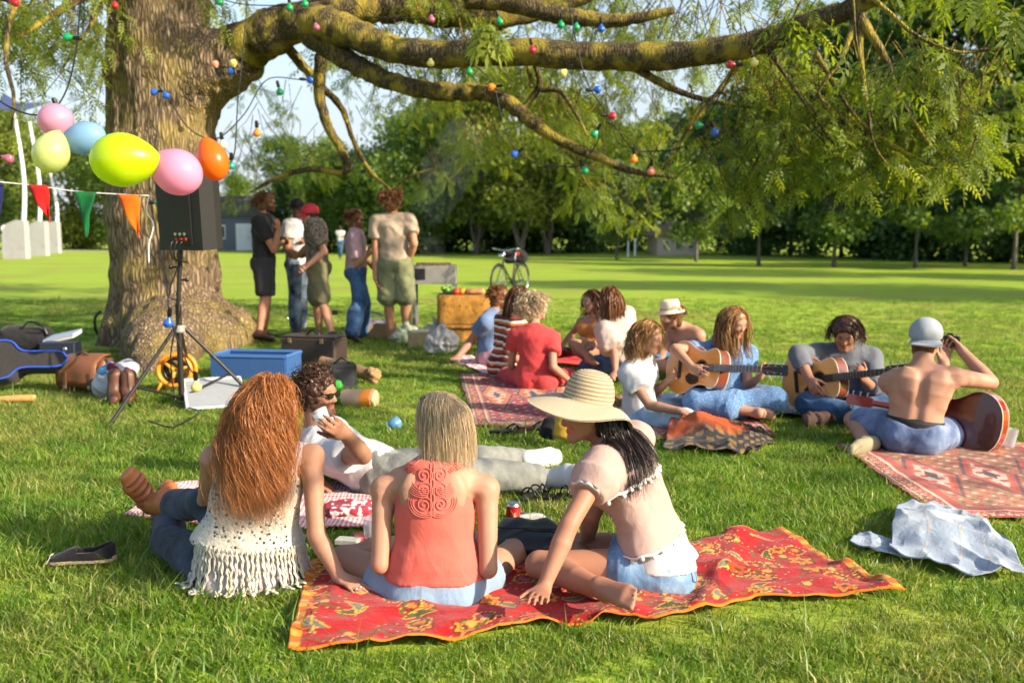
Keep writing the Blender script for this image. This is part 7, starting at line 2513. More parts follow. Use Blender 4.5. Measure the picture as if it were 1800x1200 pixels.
for i, (nm, x, y, r, c, lab, cat) in enumerate([('tomato', -.10, -.16, .045, (.5, .03, .02), 'red tomato on the ochre tablecloth', 'tomato'), ('pepper', -.03, -.12, .05, (.75, .33, .02), 'yellow pepper beside the tomato on the table', 'pepper'), ('lettuce', -.20, -.05, .085, (.12, .25, .04), 'green lettuce at the barbecue end of the table', 'lettuce'), ('bread_roll', .10, -.14, .05, (.42, .20, .08), 'long brown bread roll at the front of the table', 'bread'), ('bread_roll', .20, -.10, .05, (.5, .26, .10), 'round orange-brown bread roll by the table corner', 'bread')]):
    eo = empty(nm, (g[0] + x, g[1] + y, .602), lab, cat)
    if nm == 'lettuce':
        m = MB()
        for k in range(16):
            a = k * 2.4; rr = .02 + .004 * k
            m.sphere((rr * math.cos(a), rr * math.sin(a), .05 + .02 * math.sin(k * 1.7)), (.035, .03, .045 - .001 * k), 8, 6)
        m.build('leaves', plain('lettuce_green', c, .5), eo, True)
    elif nm == 'bread_roll':
        MB().sphere((0, 0, r * .8), (r * (2.2 if i == 3 else 1.1), r, r * .8), 14, 8).build('crust', plain('crust_%d' % i, c, .6, bump=.3), eo, True)
    else:
        MB().lathe([(.002, .004), (r * .6, .0), (r * .98, r * .5), (r, r), (r * .8, r * 1.55), (r * .3, r * 1.72), (.003, r * 1.6)], (0, 0, 0), n=14).build('flesh', plain(nm + '_skin', c, .3), eo, True)
        MB().bar((0, 0, r * 1.55), (.005, 0, r * 2.0), .005, 5).build('stalk', plain('stalk_green', (.05, .10, .02), .6), eo)
# --- boxes and bags by the barbecue
cbx, g = groot('cardboard_box', 664, 594, 'open brown cardboard box between the two standing men', 'box')
CARD = plain('cardboard', (.30, .19, .11), .8)
for c_, sz in (((0, -.15, .1), (.44, .008, .2)), ((0, .15, .1), (.44, .008, .2)), ((-.22, 0, .1), (.008, .29, .2)), ((.22, 0, .1), (.008, .29, .2)), ((0, 0, .006), (.43, .29, .008))):
    MB().box(c_, sz, rotz(.08)).build('side', CARD, cbx)
soft('contents', [('+', Seg(v3(-.12, 0, .16), v3(.12, 0, .16), .08, .07), .02)], .015, plain('lilac_cloth', '8a8494', .9), cbx, v3(0, 0, 0), wr=.02)
ct, g = groot('drinks_carton', 738, 612, 'small printed carton standing near the table legs', 'carton')
MB().box((0, 0, .10), (.28, .2, .2), rotz(.1), bev=.004).build('carton_body', plain('green_brown_card', (.20, .16, .08), .7, var=.5, scale=9), ct)
MB().box((0, 0, .203), (.20, .12, .03), rotz(.1), bev=.004).build('lid', plain('white_card', 'a8a8a0', .7), ct)
for px, py, lab, c, w in [(775, 622, 'crumpled white carrier bag on the grass beside the table', 'b0aca4', 1.0), (762, 604, 'grey white plastic bag slumped behind the crumpled one', '989890', .9), (712, 604, 'green and white striped shopping bag behind the bare-legged man', 'a4ac90', .8)]:
    wb, g = groot('carrier_bag', px, py, lab, 'bag')
    soft('bag_body', [('+', Seg(v3(-.05, 0, .11 * w), v3(.07, 0, .13 * w), .13 * w, .12 * w), .04), ('+', Seg(v3(0, 0, .2 * w), v3(.03, 0, .32 * w), .08 * w, .03), .04)], .016, plain('film_' + c, c, .4, var=.15, transl=.1), wb, v3(0, 0, 0), wr=.034, freq=(19, 19, 15))
# --- bicycles
TYRE = plain('tyre_rubber', '101010', .8)
CHROME = plain('chrome', 'c8ccd0', .2, metal=1.0)
def bicycle(label, loc, M, paint):
    o = empty('bicycle', loc, label, 'bicycle', 'bicycles left on the lawn')
    M = np.asarray(M)
    o.matrix_world = Matrix.Translation(loc) @ Matrix([[*M[0], 0], [*M[1], 0], [*M[2], 0], [0, 0, 0, 1]])
    FR = plain('frame_' + paint, paint, .3)
    for x in (-.52, .52):
        w = MB().tube([(x + .335 * math.cos(a), 0, .345 + .335 * math.sin(a)) for a in np.linspace(0, 6.283, 40, False)], .018, 8, closed=True).build('tyre', TYRE, o, True)
        MB().tube([(x + .312 * math.cos(a), 0, .345 + .312 * math.sin(a)) for a in np.linspace(0, 6.283, 40, False)], .011, 6, closed=True).build('rim', CHROME, w, True)
        m = MB()
        for k in range(20):
            a = k * .31416
            m.bar((x, .03 * (1 if k % 2 else -1), .345), (x + .31 * math.cos(a), 0, .345 + .31 * math.sin(a)), .0016, 3)
        m.bar((x, -.05, .345), (x, .05, .345), .018, 8)
        m.build('spokes', CHROME, w)
        MB().tube([(x + .37 * math.cos(a), 0, .345 + .37 * math.sin(a)) for a in np.linspace(.2, 2.9 if x < 0 else 2.4, 16)], .022, 6, flat=.4).build('mudguard', FR, o, True)
    m = MB()
    bbk, seat, hd1, hd2 = v3(-.08, 0, .29), v3(-.22, 0, .78), v3(.30, 0, .82), v3(.33, 0, .70)
    for a, b, r in ((bbk, seat, .016), (seat, hd1, .015), (bbk, hd2, .018), (hd1, hd2, .02), (v3(-.52, .05, .345), bbk, .011), (v3(-.52, -.05, .345), bbk, .011), (v3(-.52, .05, .345), seat, .009), (v3(-.52, -.05, .345), seat, .009)):
        m.bar(a, b, r, 8)
    for y in (-.05, .05): m.tube(catmull([hd2 + v3(0, y * .5, -.03), v3(.38, y, .55), v3(.52, y, .345)], 4), .012, 6)
    m.build('frame', FR, o, True, auto=40)
    MB().bar(seat, seat + v3(-.04, 0, .16), .013, 8).build('seat_post', CHROME, o)
    MB().sphere(seat + v3(-.06, 0, .19), (.14, .085, .035), 14, 8).build('saddle', BLACKP, o, True)
    m = MB().bar(hd1, hd1 + v3(-.04, 0, .16), .013, 8).tube(catmull([hd1 + v3(-.22, .29, .17), hd1 + v3(-.06, .27, .2), hd1 + v3(-.04, 0, .16), hd1 + v3(-.06, -.27, .2), hd1 + v3(-.22, -.29, .17)], 6), .011, 6)
    m.build('handlebar', CHROME, o, True)
    MB().lathe([(.02, 0), (.05, .05), (.052, .07), (.01, .075)], hd1 + v3(.06, 0, .05), (1, 0, 0), 14).build('headlamp', CHROME, o, True)
    MB().lathe([(.09, -.006), (.09, .006)], bbk + v3(0, .05, 0), (0, 1, 0), 20).build('chainring', GUNM, o, True, auto=40)
    m = MB().bar(bbk + v3(0, .07, 0), bbk + v3(.12, .07, -.1), .009, 6).bar(bbk + v3(0, -.07, 0), bbk + v3(-.12, -.07, .1), .009, 6)
    m.box(bbk + v3(.12, .12, -.1), (.09, .08, .02)).box(bbk + v3(-.12, -.12, .1), (.09, .08, .02))
    m.build('pedals', GUNM, o)
    m = MB()
    for y in (-.06, .06): m.bar((-.80, y, .74), (-.35, y, .74), .006, 6).bar((-.72, y, .74), (-.52, y, .36), .005, 6)
    for k in range(5): m.bar((-.78 + .1 * k, -.06, .74), (-.78 + .1 * k, .06, .74), .005, 5)
    m.build('rack', GUNM, o)
    return o
b1 = G(595, 556)
bicycle('silver bicycle lying on its side behind the red-capped man', (b1[0] - .1, b1[1], .06), frame(nrm((1, .15, .05)), nrm((.1, -.45, .88)), nrm(np.cross(nrm((1, .15, .05)), nrm((.1, -.45, .88))))), '9aa0a4')
b2 = G(897, 524)
fx = nrm((-.45, -.9, 0))
bicycle('black bicycle standing behind the seated group, saddle bag on its rack', (b2[0], b2[1], 0), frame(fx, np.cross(v3(0, 0, 1), fx), v3(0, 0, 1)), '1c1c1e')
pb = empty('saddle_bag', (b2[0] + .1, b2[1] + .55, .55), 'black bag with a red reflector on the rear of the standing bicycle', 'bag')
soft('bag_body', [('+', Seg(v3(-.14, 0, .28), v3(.14, 0, .28), .14, .13), .03)], .016, fabric('black_nylon', (.014, .014, .016)), pb, v3(0, 0, 0), wr=.012)
MB().lathe([(.045, 0), (.045, .012)], v3(.05, -.13, .36), (0, -1, 0), 12).build('reflector', plain('red_reflector', 'd83020', .3), pb)
# --- black frying pan by the group
fp, g = groot('cooking_pot', 995, 634, 'wide black pot on the scarlet cloth beside the red T-shirt', 'pot')
MB().lathe([(.08, .03), (.11, .04), (.145, .12), (.15, .13), (.14, .125), (.10, .05), (.01, .045)], (0, 0, 0), n=24).build('bowl', plain('black_enamel', '141416', .25), fp, True, auto=60)
MB().tube(catmull([v3(.14, 0, .11), v3(.2, .0, .12), v3(.24, .03, .13)], 4), .010, 6).build('handle', BLACKP, fp, True)
# --- flip-flops, yellow bag
for i, (px, py, a) in enumerate([(893, 768, .3), (938, 764, .15)]):
    ff, g = groot('flip_flop', px, py, ['black flip-flop nearest the blond woman on the grass', 'black flip-flop next to the yellow bag'][i], 'sandal', 'black flip-flops')
    ol = [(.13 * math.cos(t) , .048 * math.sin(t) * (1 + .18 * math.cos(t))) for t in np.linspace(0, 6.283, 20, False)]
    MB().prism(ol, .018, rotz(a), (0, 0, .035)).build('sole', BLACKP, ff)
    MB().tube(catmull([rotz(a) @ v3(.0, .045, .05), rotz(a) @ v3(.05, .02, .085), rotz(a) @ v3(.08, 0, .052), rotz(a) @ v3(.05, -.02, .085), rotz(a) @ v3(.0, -.045, .05)], 4), .007, 6).build('strap', BLACKP, ff, True)
yb_, g = groot('yellow_bag', 1000, 790, 'mustard yellow cloth bag behind the straw hat', 'bag')
soft('bag_body', [('+', Seg(v3(0, 0, .10), v3(.01, 0, .22), (.10, .05), (.09, .035), (1, 0, 0)), .03)], .012, fabric('mustard_canvas', (.50, .30, .03), .1, .4), yb_, v3(0, 0, 0), wr=.012)
MB().tube(catmull([v3(-.06, 0, .23), v3(-.03, .01, .31), v3(.03, .01, .31), v3(.06, 0, .23)], 4), .009, 6).build('handle', fabric('mustard_canvas', (.5, .3, .03)), yb_, True)
kb, g = groot('black_pouch', 965, 780, 'small black pouch leaning against the yellow bag', 'bag')
soft('bag_body', [('+', Seg(v3(0, 0, .06), v3(.02, 0, .15), (.07, .04), (.06, .03), (1, 0, 0)), .03)], .010, fabric('black_nylon', (.014, .014, .016)), kb, v3(0, 0, 0), wr=.008)
# --- red can, napkin, sunglasses
ca, g = groot('drinks_can', 902, 924, 'red and silver drinks can standing on the grass', 'can')
def canm():
    t = NT('red_can_print')
    o = t.obj()
    n = t.ramp(t.noise(30, 2, .5, t.obj((1, 1, .5)), .6), [(.60, 0.0), (.64, 1.0)])
    return t.bsdf(t.mix(t.math('MULTIPLY', n, .45), (.42, .012, .016), (.62, .50, .48)), .28, metal=.35)
MB().lathe([(.030, .008), (.0335, .016), (.0335, .100)], (0, 0, 0), n=28).build('can_wall', canm(), ca, True, auto=40)
MB().lathe([(.0335, .1005), (.027, .112), (.0275, .115), (.025, .113), (.01, .1125)], (0, 0, 0), n=28).build('lid', METAL, ca, True, auto=40)
MB().lathe([(.027, .0), (.030, .0075)], (0, 0, 0), n=28).build('bottom', METAL, ca, True, auto=40)
pn, g = groot('paper_plate', 930, 928, 'small white paper plate beside the red can', 'plate')
MB().lathe([(.01, .042), (.055, .043), (.075, .055), (.077, .056), (.056, .046), (.01, .046)], (0, 0, 0), n=26).build('plate', plain('white_paper', 'b4b0a8', .8), pn, True)
sgl, g = groot('sandals', 985, 884, 'black strappy sandals lying in the grass behind the hat woman', 'sandal')
for dx, a in ((0, .4), (-.14, 1.0)):
    ol = [(.11 * math.cos(t), .04 * math.sin(t)) for t in np.linspace(0, 6.283, 18, False)]
    s_ = MB().prism(ol, .015, rotz(a), (dx, 0, .03)).build('sole', BLACKP, sgl)
    for k in (-.05, .02, .06):
        MB().tube([rotz(a) @ v3(k + .01 * math.sin(t), .042 * math.cos(t), .045 + .045 * math.sin(t)) + v3(dx, 0, 0) for t in np.linspace(0, 3.14, 9)], .005, 5).build('strap', BLACKP, s_, True)
# --- black bag between the women
bk, g = groot('black_handbag', 930, 985, 'soft black leather bag lying between the coral top and the straw hat', 'bag')
soft('bag_body', [('+', Seg(v3(-.10, .02, .075), v3(.09, .0, .075), (.12, .065), (.12, .07), (0, 1, 0)), .03), ('+', Seg(v3(-.09, .08, .13), v3(.08, .06, .13), (.05, .03), None, (0, 1, 0)), .04)], .009, plain('black_leather', (.010, .009, .010), .38, bump=.3, bscale=40), bk, v3(0, 0, 0), wr=.012)
MB().bar(v3(-.15, -.02, .15), v3(.15, -.05, .15), .004, 5).build('zip', GUNM, bk)
# --- cards, cup, crumpled cloth near the coral woman
cd, g = groot('snack_packet', 612, 972, 'small printed card packet on the grass beside the coral top', 'packet')
MB().box((0, 0, .055), (.10, .06, .022), rotz(-.2), bev=.002).build('packet_body', plain('printed_card', 'a8a8a0', .6, var=.5, scale=60), cd)
c2, g = groot('snack_packet', 643, 965, 'red and white card packet next to the plastic cup', 'packet')
MB().box((0, 0, .055), (.10, .075, .025), rotz(.35), bev=.002).build('packet_body', plain('red_card', (.5, .10, .09), .6, var=.4, scale=40), c2)
cup('empty clear plastic cup standing next to the red card packet', G(652, 968) + v3(0, 0, .03), v3(.05, 0, 1), None)
pc, g = groot('printed_cloth', 612, 915, 'crumpled dark red and white cloth on the gingham blanket', 'cloth')
soft('cloth_heap', [('+', Seg(v3(-.08, 0, .05), v3(.08, .03, .055), (.07, .035), (.06, .03), (0, 1, 0)), .02)], .009, fabric('maroon_white_print', (.30, .03, .05), .2, .5, pattern=lambda t, o, c: t.mix(t.ramp(t.noise(28, 2, .5, o), [(.54, 0.0), (.57, 1.0)]), c, (.6, .58, .55))), pc, v3(0, 0, 0), wr=.016, freq=(16, 16, 16))
bc, g = groot('blue_cup', 690, 758, 'crushed pale blue plastic cup lying in the grass', 'cup')
MB().lathe([(.025, -.04), (.028, -.038), (.040, .05), (.037, .05), (.024, -.036)], (0, 0, .05), nrm((.8, -.3, .4)), 16).build('cup', plain('blue_film', '5a92c0', .3, transl=.3), bc, True)
cup('empty clear plastic glass on the grass by the faded rust rug', G(1772, 792) + v3(0, 0, .02), v3(.1, 0, 1), None, .045, .12)
# --- espadrille
es, g = groot('espadrille', 145, 1000, 'black canvas espadrille with rope sole lying on the grass', 'shoe')
Re = rotz(R_(10))
def sole_w(x): return .043 * (1 - .30 * math.exp(-((x + .02) / .05) ** 2) * .5) * math.sqrt(max(0, 1 - (abs(x) / .135) ** 4))
xs = np.linspace(-.1349, .1349, 26)
ol = [(x, sole_w(x)) for x in xs] + [(x, -sole_w(x)) for x in xs[::-1]]
MB().prism(ol, .020, Re, (0, 0, .035)).build('rope_sole', plain('jute', (.30, .24, .15), .9, bump=.8, bscale=160), es, True, auto=40)
MB().prism([(x * .94, y * .86) for x, y in ol], .004, Re, (0, 0, .0555)).build('insole', plain('insole_linen', (.33, .27, .19), .9), es, True, auto=40)
gr = []
nA, nB = 15, 11
for i in range(nA):
    x = lerp(-.130, -.012, i / (nA - 1))
    for j in range(nB):
        a = math.pi * j / (nB - 1)
        w = sole_w(x) * 1.04 + .001
        gr.append(Re @ v3(x, w * math.cos(a), .050 + (.012 + .034 * ss(-.13, -.02, x)) * math.sin(a) ** .7))
F = [(i * nB + j, i * nB + j + 1, (i + 1) * nB + j + 1, (i + 1) * nB + j) for i in range(nA - 1) for j in range(nB - 1)]
BLKC = fabric('black_canvas', (.012, .011, .013), .2, .4)
u_ = MB().add(np.array(gr), F).build('vamp', BLKC, es, True)
u_.modifiers.new('s', 'SOLIDIFY').thickness = .004
gr = []
path = [(x, sole_w(x)) for x in np.linspace(-.03, .1349, 14)] + [(x, -sole_w(x)) for x in np.linspace(.1349, -.03, 14)]
for k, (x, y) in enumerate(path):
    hh = .030 + .028 * ss(.03, .13, x)
    for j in range(4):
        f = j / 3
        gr.append(Re @ v3(x * (1 - .02 * f), y * (1.03 - .10 * f), .048 + hh * f))
F = [(i * 4 + j, i * 4 + j + 1, (i + 1) * 4 + j + 1, (i + 1) * 4 + j) for i in range(27) for j in range(3)]
u_ = MB().add(np.array(gr), F).build('heel_counter', BLKC, es, True)
u_.modifiers.new('s', 'SOLIDIFY').thickness = .004
m = MB()
for k in range(16):
    a = lerp(2.4, 3.9, k / 15)
    x = -.132 + .018 * (1 - abs(math.cos(a)))
    y = .044 * math.sin(a) * .9
    m.bar(Re @ v3(x - .004, y, .038), Re @ v3(x + .012, y * .94, .066), .0016, 4)
m.build('stitching', plain('cream_thread', (.55, .50, .38), .9), es)
# ------------------------------------------------------------------ far things
GSTONE = plain('grey_concrete', (.30, .295, .295), .85, var=.25, scale=3, bump=.4, bscale=14)
WPAINT = plain('white_paint', (.72, .72, .74), .4, var=.05)
for i, (px, py, w, h, lab) in enumerate([(34, 455, 40, 66, 'tallest pale stone slab with curved top, nearest the frame edge'), (72, 450, 32, 60, 'middle pale stone slab with curved top behind the red pennant'), (97, 445, 24, 54, 'smallest pale stone slab with curved top, closest to the tree trunk')]):
    g = G(px, py)
    s = g[1] / FPX
    o = empty('stone_sail', (g[0], g[1], 0), lab, 'monument', 'stone sails with white masts')
    W, H = w * s, h * s
    prof = [(-W / 2, 0), (W / 2, 0), (W / 2, H), (W * .1, H * 1.02), (-W * .25, H * .93), (-W * .42, H * .80), (-W / 2, H * .60)]
    MB().prism(prof, .5, frame((1, 0, 0), (0, 0, 1), (0, -1, 0))).build('slab', GSTONE, o)
    MB().box((0, -.2, H * .3), (W * 1.02, .62, .05)).build('ledge', GSTONE, o)
for i, (bx, by, tx, ty, w, lab) in enumerate([(50, 448, 25, 198, 9, 'white leaning mast with a blue vane, nearest the frame edge'), (78, 446, 52, 215, 8, 'tall white leaning mast behind the red pennant'), (104, 440, 88, 300, 8, 'white leaning mast closest to the tree trunk')]):
    g = G(bx, by)
    e = at(tx, ty, g[1] - .3)
    o = empty('white_mast', (g[0], g[1], 0), lab, 'mast', 'white masts over the stone sails')
    r = w / 2 * g[1] / FPX
    b0 = v3(0, -.8, 0)
    top = e - g
    mid = (b0 + top) / 2 + v3(.35, 0, 0)
    MB().tube(catmull([b0, mid, top], 8), np.linspace(r, r * .55, 17), 10).build('pole', WPAINT, o, True)
    if i == 0:
        MB().prism([(-1.0, -.05), (.2, -.32), (2.2, .28), (.3, .22), (-.5, .75)], .06, frame((1, 0, 0), (0, 0, 1), (0, -1, 0)), top + v3(0, 0, .3)).build('vane', plain('slate_blue_paint', '4a5688', .4), o)
        MB().bar(top, top + v3(0, 0, .4), .05, 8).build('pivot', WPAINT, o)
rs, g = groot('round_sign', 11, 440, 'small round white sign on a thin post by the stone sails', 'sign')
s = g[1] / FPX
MB().bar((0, 0, 0), (0, 0, 40 * s), .06, 8).build('post', WPAINT, rs)
MB().lathe([(.23, -.02), (.25, 0), (.23, .02)], (0, -.08, 38 * s), (0, 1, 0), 20).build('disc', WPAINT, rs, True, auto=40)
# grey clapboard house
hs, g = groot('grey_house', 412, 440, 'grey clapboard outbuilding with a white door behind the men', 'house')
s = g[1] / FPX
W, H = 90 * s, 58 * s
CLAP = plain('grey_clapboard', (.125, .14, .18), .7)
MB().box((0, 2, H / 2), (W, 4, H)).build('wall', CLAP, hs)
for k in range(13):
    MB().box((0, -.03, H * (k + .5) / 13), (W + .04, .05, H / 13 * .82)).build('board', CLAP, hs)
MB().prism([(-W / 2 - .3, 0), (W / 2 + .3, 0), (W / 2 - .6, H * .62), (-W / 2 + .6, H * .62)], 4.4, frame((1, 0, 0), (0, 0, 1), (0, -1, 0)), (0, 4.2, H)).build('roof', plain('slate_roof', (.085, .075, .08), .8, bump=.4, bscale=10), hs)
dr = MB().box((18 * s, -.09, H * .40), (27 * s, .08, H * .8)).build('door', WPAINT, hs)
for k in (-1, 1):
    MB().box((18 * s + k * 7 * s, -.14, H * .55), (9 * s, .02, H * .30)).build('door_panel', plain('white_paint2', (.66, .66, .68), .45), dr)
MB().sphere((18 * s + 9 * s, -.17, H * .38), .07, 8, 6).build('handle', METAL, dr)
wd = MB().box((-22 * s, -.08, H * .55), (16 * s, .06, H * .42)).build('window', WPAINT, hs)
MB().box((-22 * s, -.115, H * .55), (13 * s, .02, H * .34)).build('pane', plain('dark_glass', '2a343c', .08), wd)
# pale house in the wood
ph, g = groot('pale_house', 1192, 449, 'pale low house seen through the trees in the middle of the wood', 'house')
s = g[1] / FPX
W, H = 74 * s, 34 * s
PALE = plain('pale_render', (.50, .40, .30), .8)
MB().box((0, 2, H / 2), (W, 4, H)).build('wall', PALE, ph)
MB().prism([(-W / 2 - .3, 0), (W / 2 + .3, 0), (0, H * .75)], 4.4, frame((1, 0, 0), (0, 0, 1), (0, -1, 0)), (0, 4.2, H)).build('roof', plain('brown_tiles', (.22, .12, .08), .8), ph)
for k in (-1, 0, 1):
    w_ = MB().box((k * 22 * s, -.03, H * .55), (11 * s, .08, H * .4)).build('window', WPAINT, ph)
    MB().box((k * 22 * s, -.08, H * .55), (8.5 * s, .03, H * .33)).build('pane', plain('dark_glass', '2a343c', .08), w_)
for px, py, hh, lab in [(1104, 452, 44, 'thin white post at the edge of the wood left of the pale house'), (1116, 451, 30, 'shorter white post next to the thin one at the wood edge')]:
    g = G(px, py); s = g[1] / FPX
    o = MB().bar((0, 0, 0), (0, 0, hh * s), 1.6 * s, 8).box((0, 0, hh * s), (6 * s, .1, 3 * s)).build('white_post', WPAINT)
    o.location = (g[0], g[1], 0)
    tag(o, lab, 'post')
# far road edge
for px0, px1, py, lab in [(-300, 300, 441, 'left')]:
    a, b = G(px0, py), G(px1, py)
    o = MB().box(((a[0] + b[0]) / 2, a[1], .012), (b[0] - a[0], 3.0, .02)).build('path', plain('pale_gravel', (.34, .30, .25), .9))
    tag(o, kind='structure')
# distant strolling figure
g = G(598, 452)
P_ = stand('tiny distant person in a white top on the far lawn', 1.6, 598, g[1] - 3, (598, None), 0, (.35, .18, .12), 90, 90, 598, 598, 90, h=.03)
z = P_.pxz
P_.arm('R', (601, z(1.05), -1), (602, z(.85), 1)).arm('L', (595, z(1.05), -1), (594, z(.85), 1))
P_.leg('R', (599, z(.46), 1), (599, z(.09), 1), (600, z(.04), 1)).leg('L', (597, z(.46), 1), (597, z(.09), 1), (597, z(.04), 1))
P_.body(); P_.shirt(WHITE, .6, wr=.004); P_.pants(DENIM_V, wr=.003); P_.haircap(H_DARK, .01)
# ------------------------------------------------------------------ balloons, bunting, festoon lights
def balloonmat(name, c):
    t = NT(name)
    return t.bsdf(srgb(c), .22, spec=.5, transl=.45, coat=.3)
def balloon(label, px, py, Y, rx, ry, knot, c):
    """knot: direction in the picture plane of the tied end"""
    p = at(px, py, Y)
    k = Y / FPX
    d = nrm((knot[0], .1, -knot[1]))
    R = rx * k
    o = empty('balloon', p.tolist(), label, 'balloon', 'balloons tied among the lights')
    L = ry * k
    prof = []
    for t in np.linspace(0, 1, 22):
        a = math.pi * t
        x = -math.cos(a)
        f = math.sin(a) * (1 - .16 * max(0, x) ** 1.5)
        xx = x * L + (.16 * L * max(0, x) ** 3)
        prof.append((max(f * R, .004), xx))
    MB().lathe(prof, (0, 0, 0), d, 36).build('skin', balloonmat('balloon_' + c, c), o, True)
    MB().lathe([(.006, L * 1.13), (.013, L * 1.19), (.004, L * 1.2)], (0, 0, 0), d, 10).build('knot', balloonmat('balloon_' + c + 'k', c), o, True)
    return o
BY = 5.9
balloon('pale pink balloon at the top of the cluster', 98, 212, BY + .25, 30, 29, (.2, 1), 'd8a0b8')
balloon('pale blue balloon behind the lime one', 148, 243, BY + .1, 28, 38, (-1, .25), '8cb4d4')
balloon('pale yellow-green balloon under the pink one', 90, 269, BY + .0, 31, 35, (.35, -1), 'd0d88c')
balloon('large lime yellow balloon before the trunk', 216, 281, BY - .1, 47, 55, (1, .0), 'c8e018')
balloon('large glossy pink balloon before the loudspeaker', 311, 302, BY, 40, 45, (-.9, -.45), 'e8a0c0')
balloon('orange balloon behind the loudspeaker', 374, 282, BY + 1.2, 27, 36, (-.35, -1), 'e8761c')
# bunting
bun = empty('bunting', at(130, 330, 7.2).tolist(), 'line of coloured triangular pennants tied to the tree', 'bunting')
b0 = np.array(bun.location)
line = [at(x, y, 7.2 + .0012 * x) for x, y in ((-60, 312), (0, 320), (60, 326), (130, 336), (200, 341), (262, 344))]
LP = catmull(line, 8)
MB().tube(LP - b0, .004, 5).build('string', plain('white_cord', 'c0c0bc', .8), bun, True)
for (x0, x1, yt, tipx, tipy, c, lab) in [(-30, 8, 320, -4, 402, '1c2450', 'navy pennant at the frame edge'), (46, 84, 324, 88, 390, 'c01c1c', 'red pennant'), (131, 169, 336, 151, 416, '0c6030', 'green pennant'), (203, 244, 341, 245, 418, 'e86410', 'orange pennant nearest the trunk')]:
    a, b, t = at(x0, yt, 7.25), at(x1, yt + 2, 7.25), at(tipx, tipy, 7.2)
    n = 9
    P, F = [], []
    for i in range(n):
        f = i / (n - 1)
        for j in range(6):
            g = j / 5
            q = lerp(lerp(a, b, g), t, f)
            q = q + v3(.0, .018 * math.sin(f * 5 + g * 4 + x0), 0) + v3(.004 * math.sin(f * 9), 0, 0)
            P.append(q)
    F = [(i * 6 + j, i * 6 + j + 1, (i + 1) * 6 + j + 1, (i + 1) * 6 + j) for i in range(n - 1) for j in range(5)]
    o = MB().add(np.array(P) - b0, F).build('pennant', fabric('pennant_' + c, c, .06, .2, transl=.25), bun, True)
    o['label'] = lab
    o.modifiers.new('s', 'SOLIDIFY').thickness = .003
m = MB().tube(catmull([at(x, y, 7.4) for x, y in ((262, 344), (258, 372), (270, 395), (262, 430), (262, 462))], 6) - b0, .007, 5, flat=.3)
m.build('ribbon', plain('white_ribbon', 'c8c8c8', .6), bun, True)
# festoon lights: each cable with its bulbs
BULB = {}
def bulbmat(c):
    if c not in BULB:
        t = NT('bulb_' + c)
        BULB[c] = t.bsdf(srgb(c), .12, spec=.6, coat=.6, transl=.25)
    return BULB[c]
SOCK = plain('bulb_socket', '0c0c0c', .4)
CBL = plain('festoon_cable', '0a0a0a', .6)
COLR = {'b': '2a62c8', 'g': '18a060', 'r': 'c02434', 'y': 'e8dc78', 'o': 'f08a20', 'p': 'b86078', 'w': 'd4d8b0', 't': '1c9c8c', 'n': 'e89078'}
def festoon(label, cable, bulbs, r=.034):
    """cable: (px,py,Y) points; bulbs: (px,py,Y,colour,dx,dy) with the bulb's hanging direction"""
    o0 = at(*cable[0])
    o = empty('festoon_lights', o0.tolist(), label, 'string lights', 'festoon lights hung in the tree')
    MB().tube(catmull([at(*c) for c in cable], 8) - o0, .0065, 5).build('cable', CBL, o, True)
    for (px, py, Y, c, dx, dy) in bulbs:
        p = at(px, py, Y) - o0
        d = nrm((dx, .15, -dy))
        b = MB().lathe([(.011, -.052), (.013, -.045), (.020, -.03), (r * .9, -.012), (r, .006), (r * .9, .022), (r * .55, .033), (.002, .037)], p, d, 16).build('bulb', bulbmat(COLR[c]), o, True)
        MB().lathe([(.008, -.118), (.016, -.112), (.018, -.06), (.014, -.048)], p, d, 10).build('socket', SOCK, b, True, auto=40)
festoon('festoon cable sagging past the lime balloon to the left edge, red and green bulbs', [(-20, 165, 7.4), (20, 190, 7.4), (60, 202, 7.3), (95, 192, 7.2), (120, 150, 7.3), (135, 80, 7.8), (140, 20, 8.4), (150, -40, 9)],
        [(105, 201, 7.2, 'w', .3, 1), (119, 66, 7.9, 'g', -1, -.1), (26, 5, 8.6, 'r', .8, .2), (15, 279, 7.3, 'p', 1, .3)])
festoon('festoon cable down the trunk with blue bulbs', [(300, -20, 11.2), (292, 60, 11.0), (284, 150, 10.8), (275, 240, 10.6), (262, 330, 9.6), (290, 480, 8.4), (300, 560, 7.6), (330, 640, 7.4), (345, 660, 7.4)],
        [(271, 162, 10.8, 'b', -1, .1), (292, 168, 10.7, 'b', .5, .8), (281, 356, 9.2, 'g', 1, 0), (296, 567, 7.55, 'b', -.2, 1), (345, 679, 7.4, 'y', 0, 1)], .042)
festoon('festoon cable swagged from the trunk past the orange balloon', [(300, 180, 10.7), (325, 218, 10.4), (350, 238, 10.0), (385, 242, 9.6), (430, 200, 10.2), (470, 140, 11.0), (530, 140, 11.2)],
        [(376, 262, 9.2, 'g', 0, 1), (392, 255, 9.4, 'w', .1, 1), (452, 234, 9.8, 'o', 0, 1), (492, 162, 10.6, 'g', .2, 1), (545, 141, 11.2, 'b', 1, .1)], .040)
festoon('festoon cable hanging from the main limb beside the orange balloon', [(436, -20, 10.8), (428, 80, 10.6), (418, 180, 10.2), (412, 270, 9.4), (395, 292, 9.2), (380, 280, 9.2)],
        [(410, 111, 10.6, 'y', -.2, -.9), (407, 126, 10.6, 'b', -1, 0), (406, 291, 9.3, 't', -.1, 1), (378, 113, 10.9, 'n', -.3, -.6)], .042)
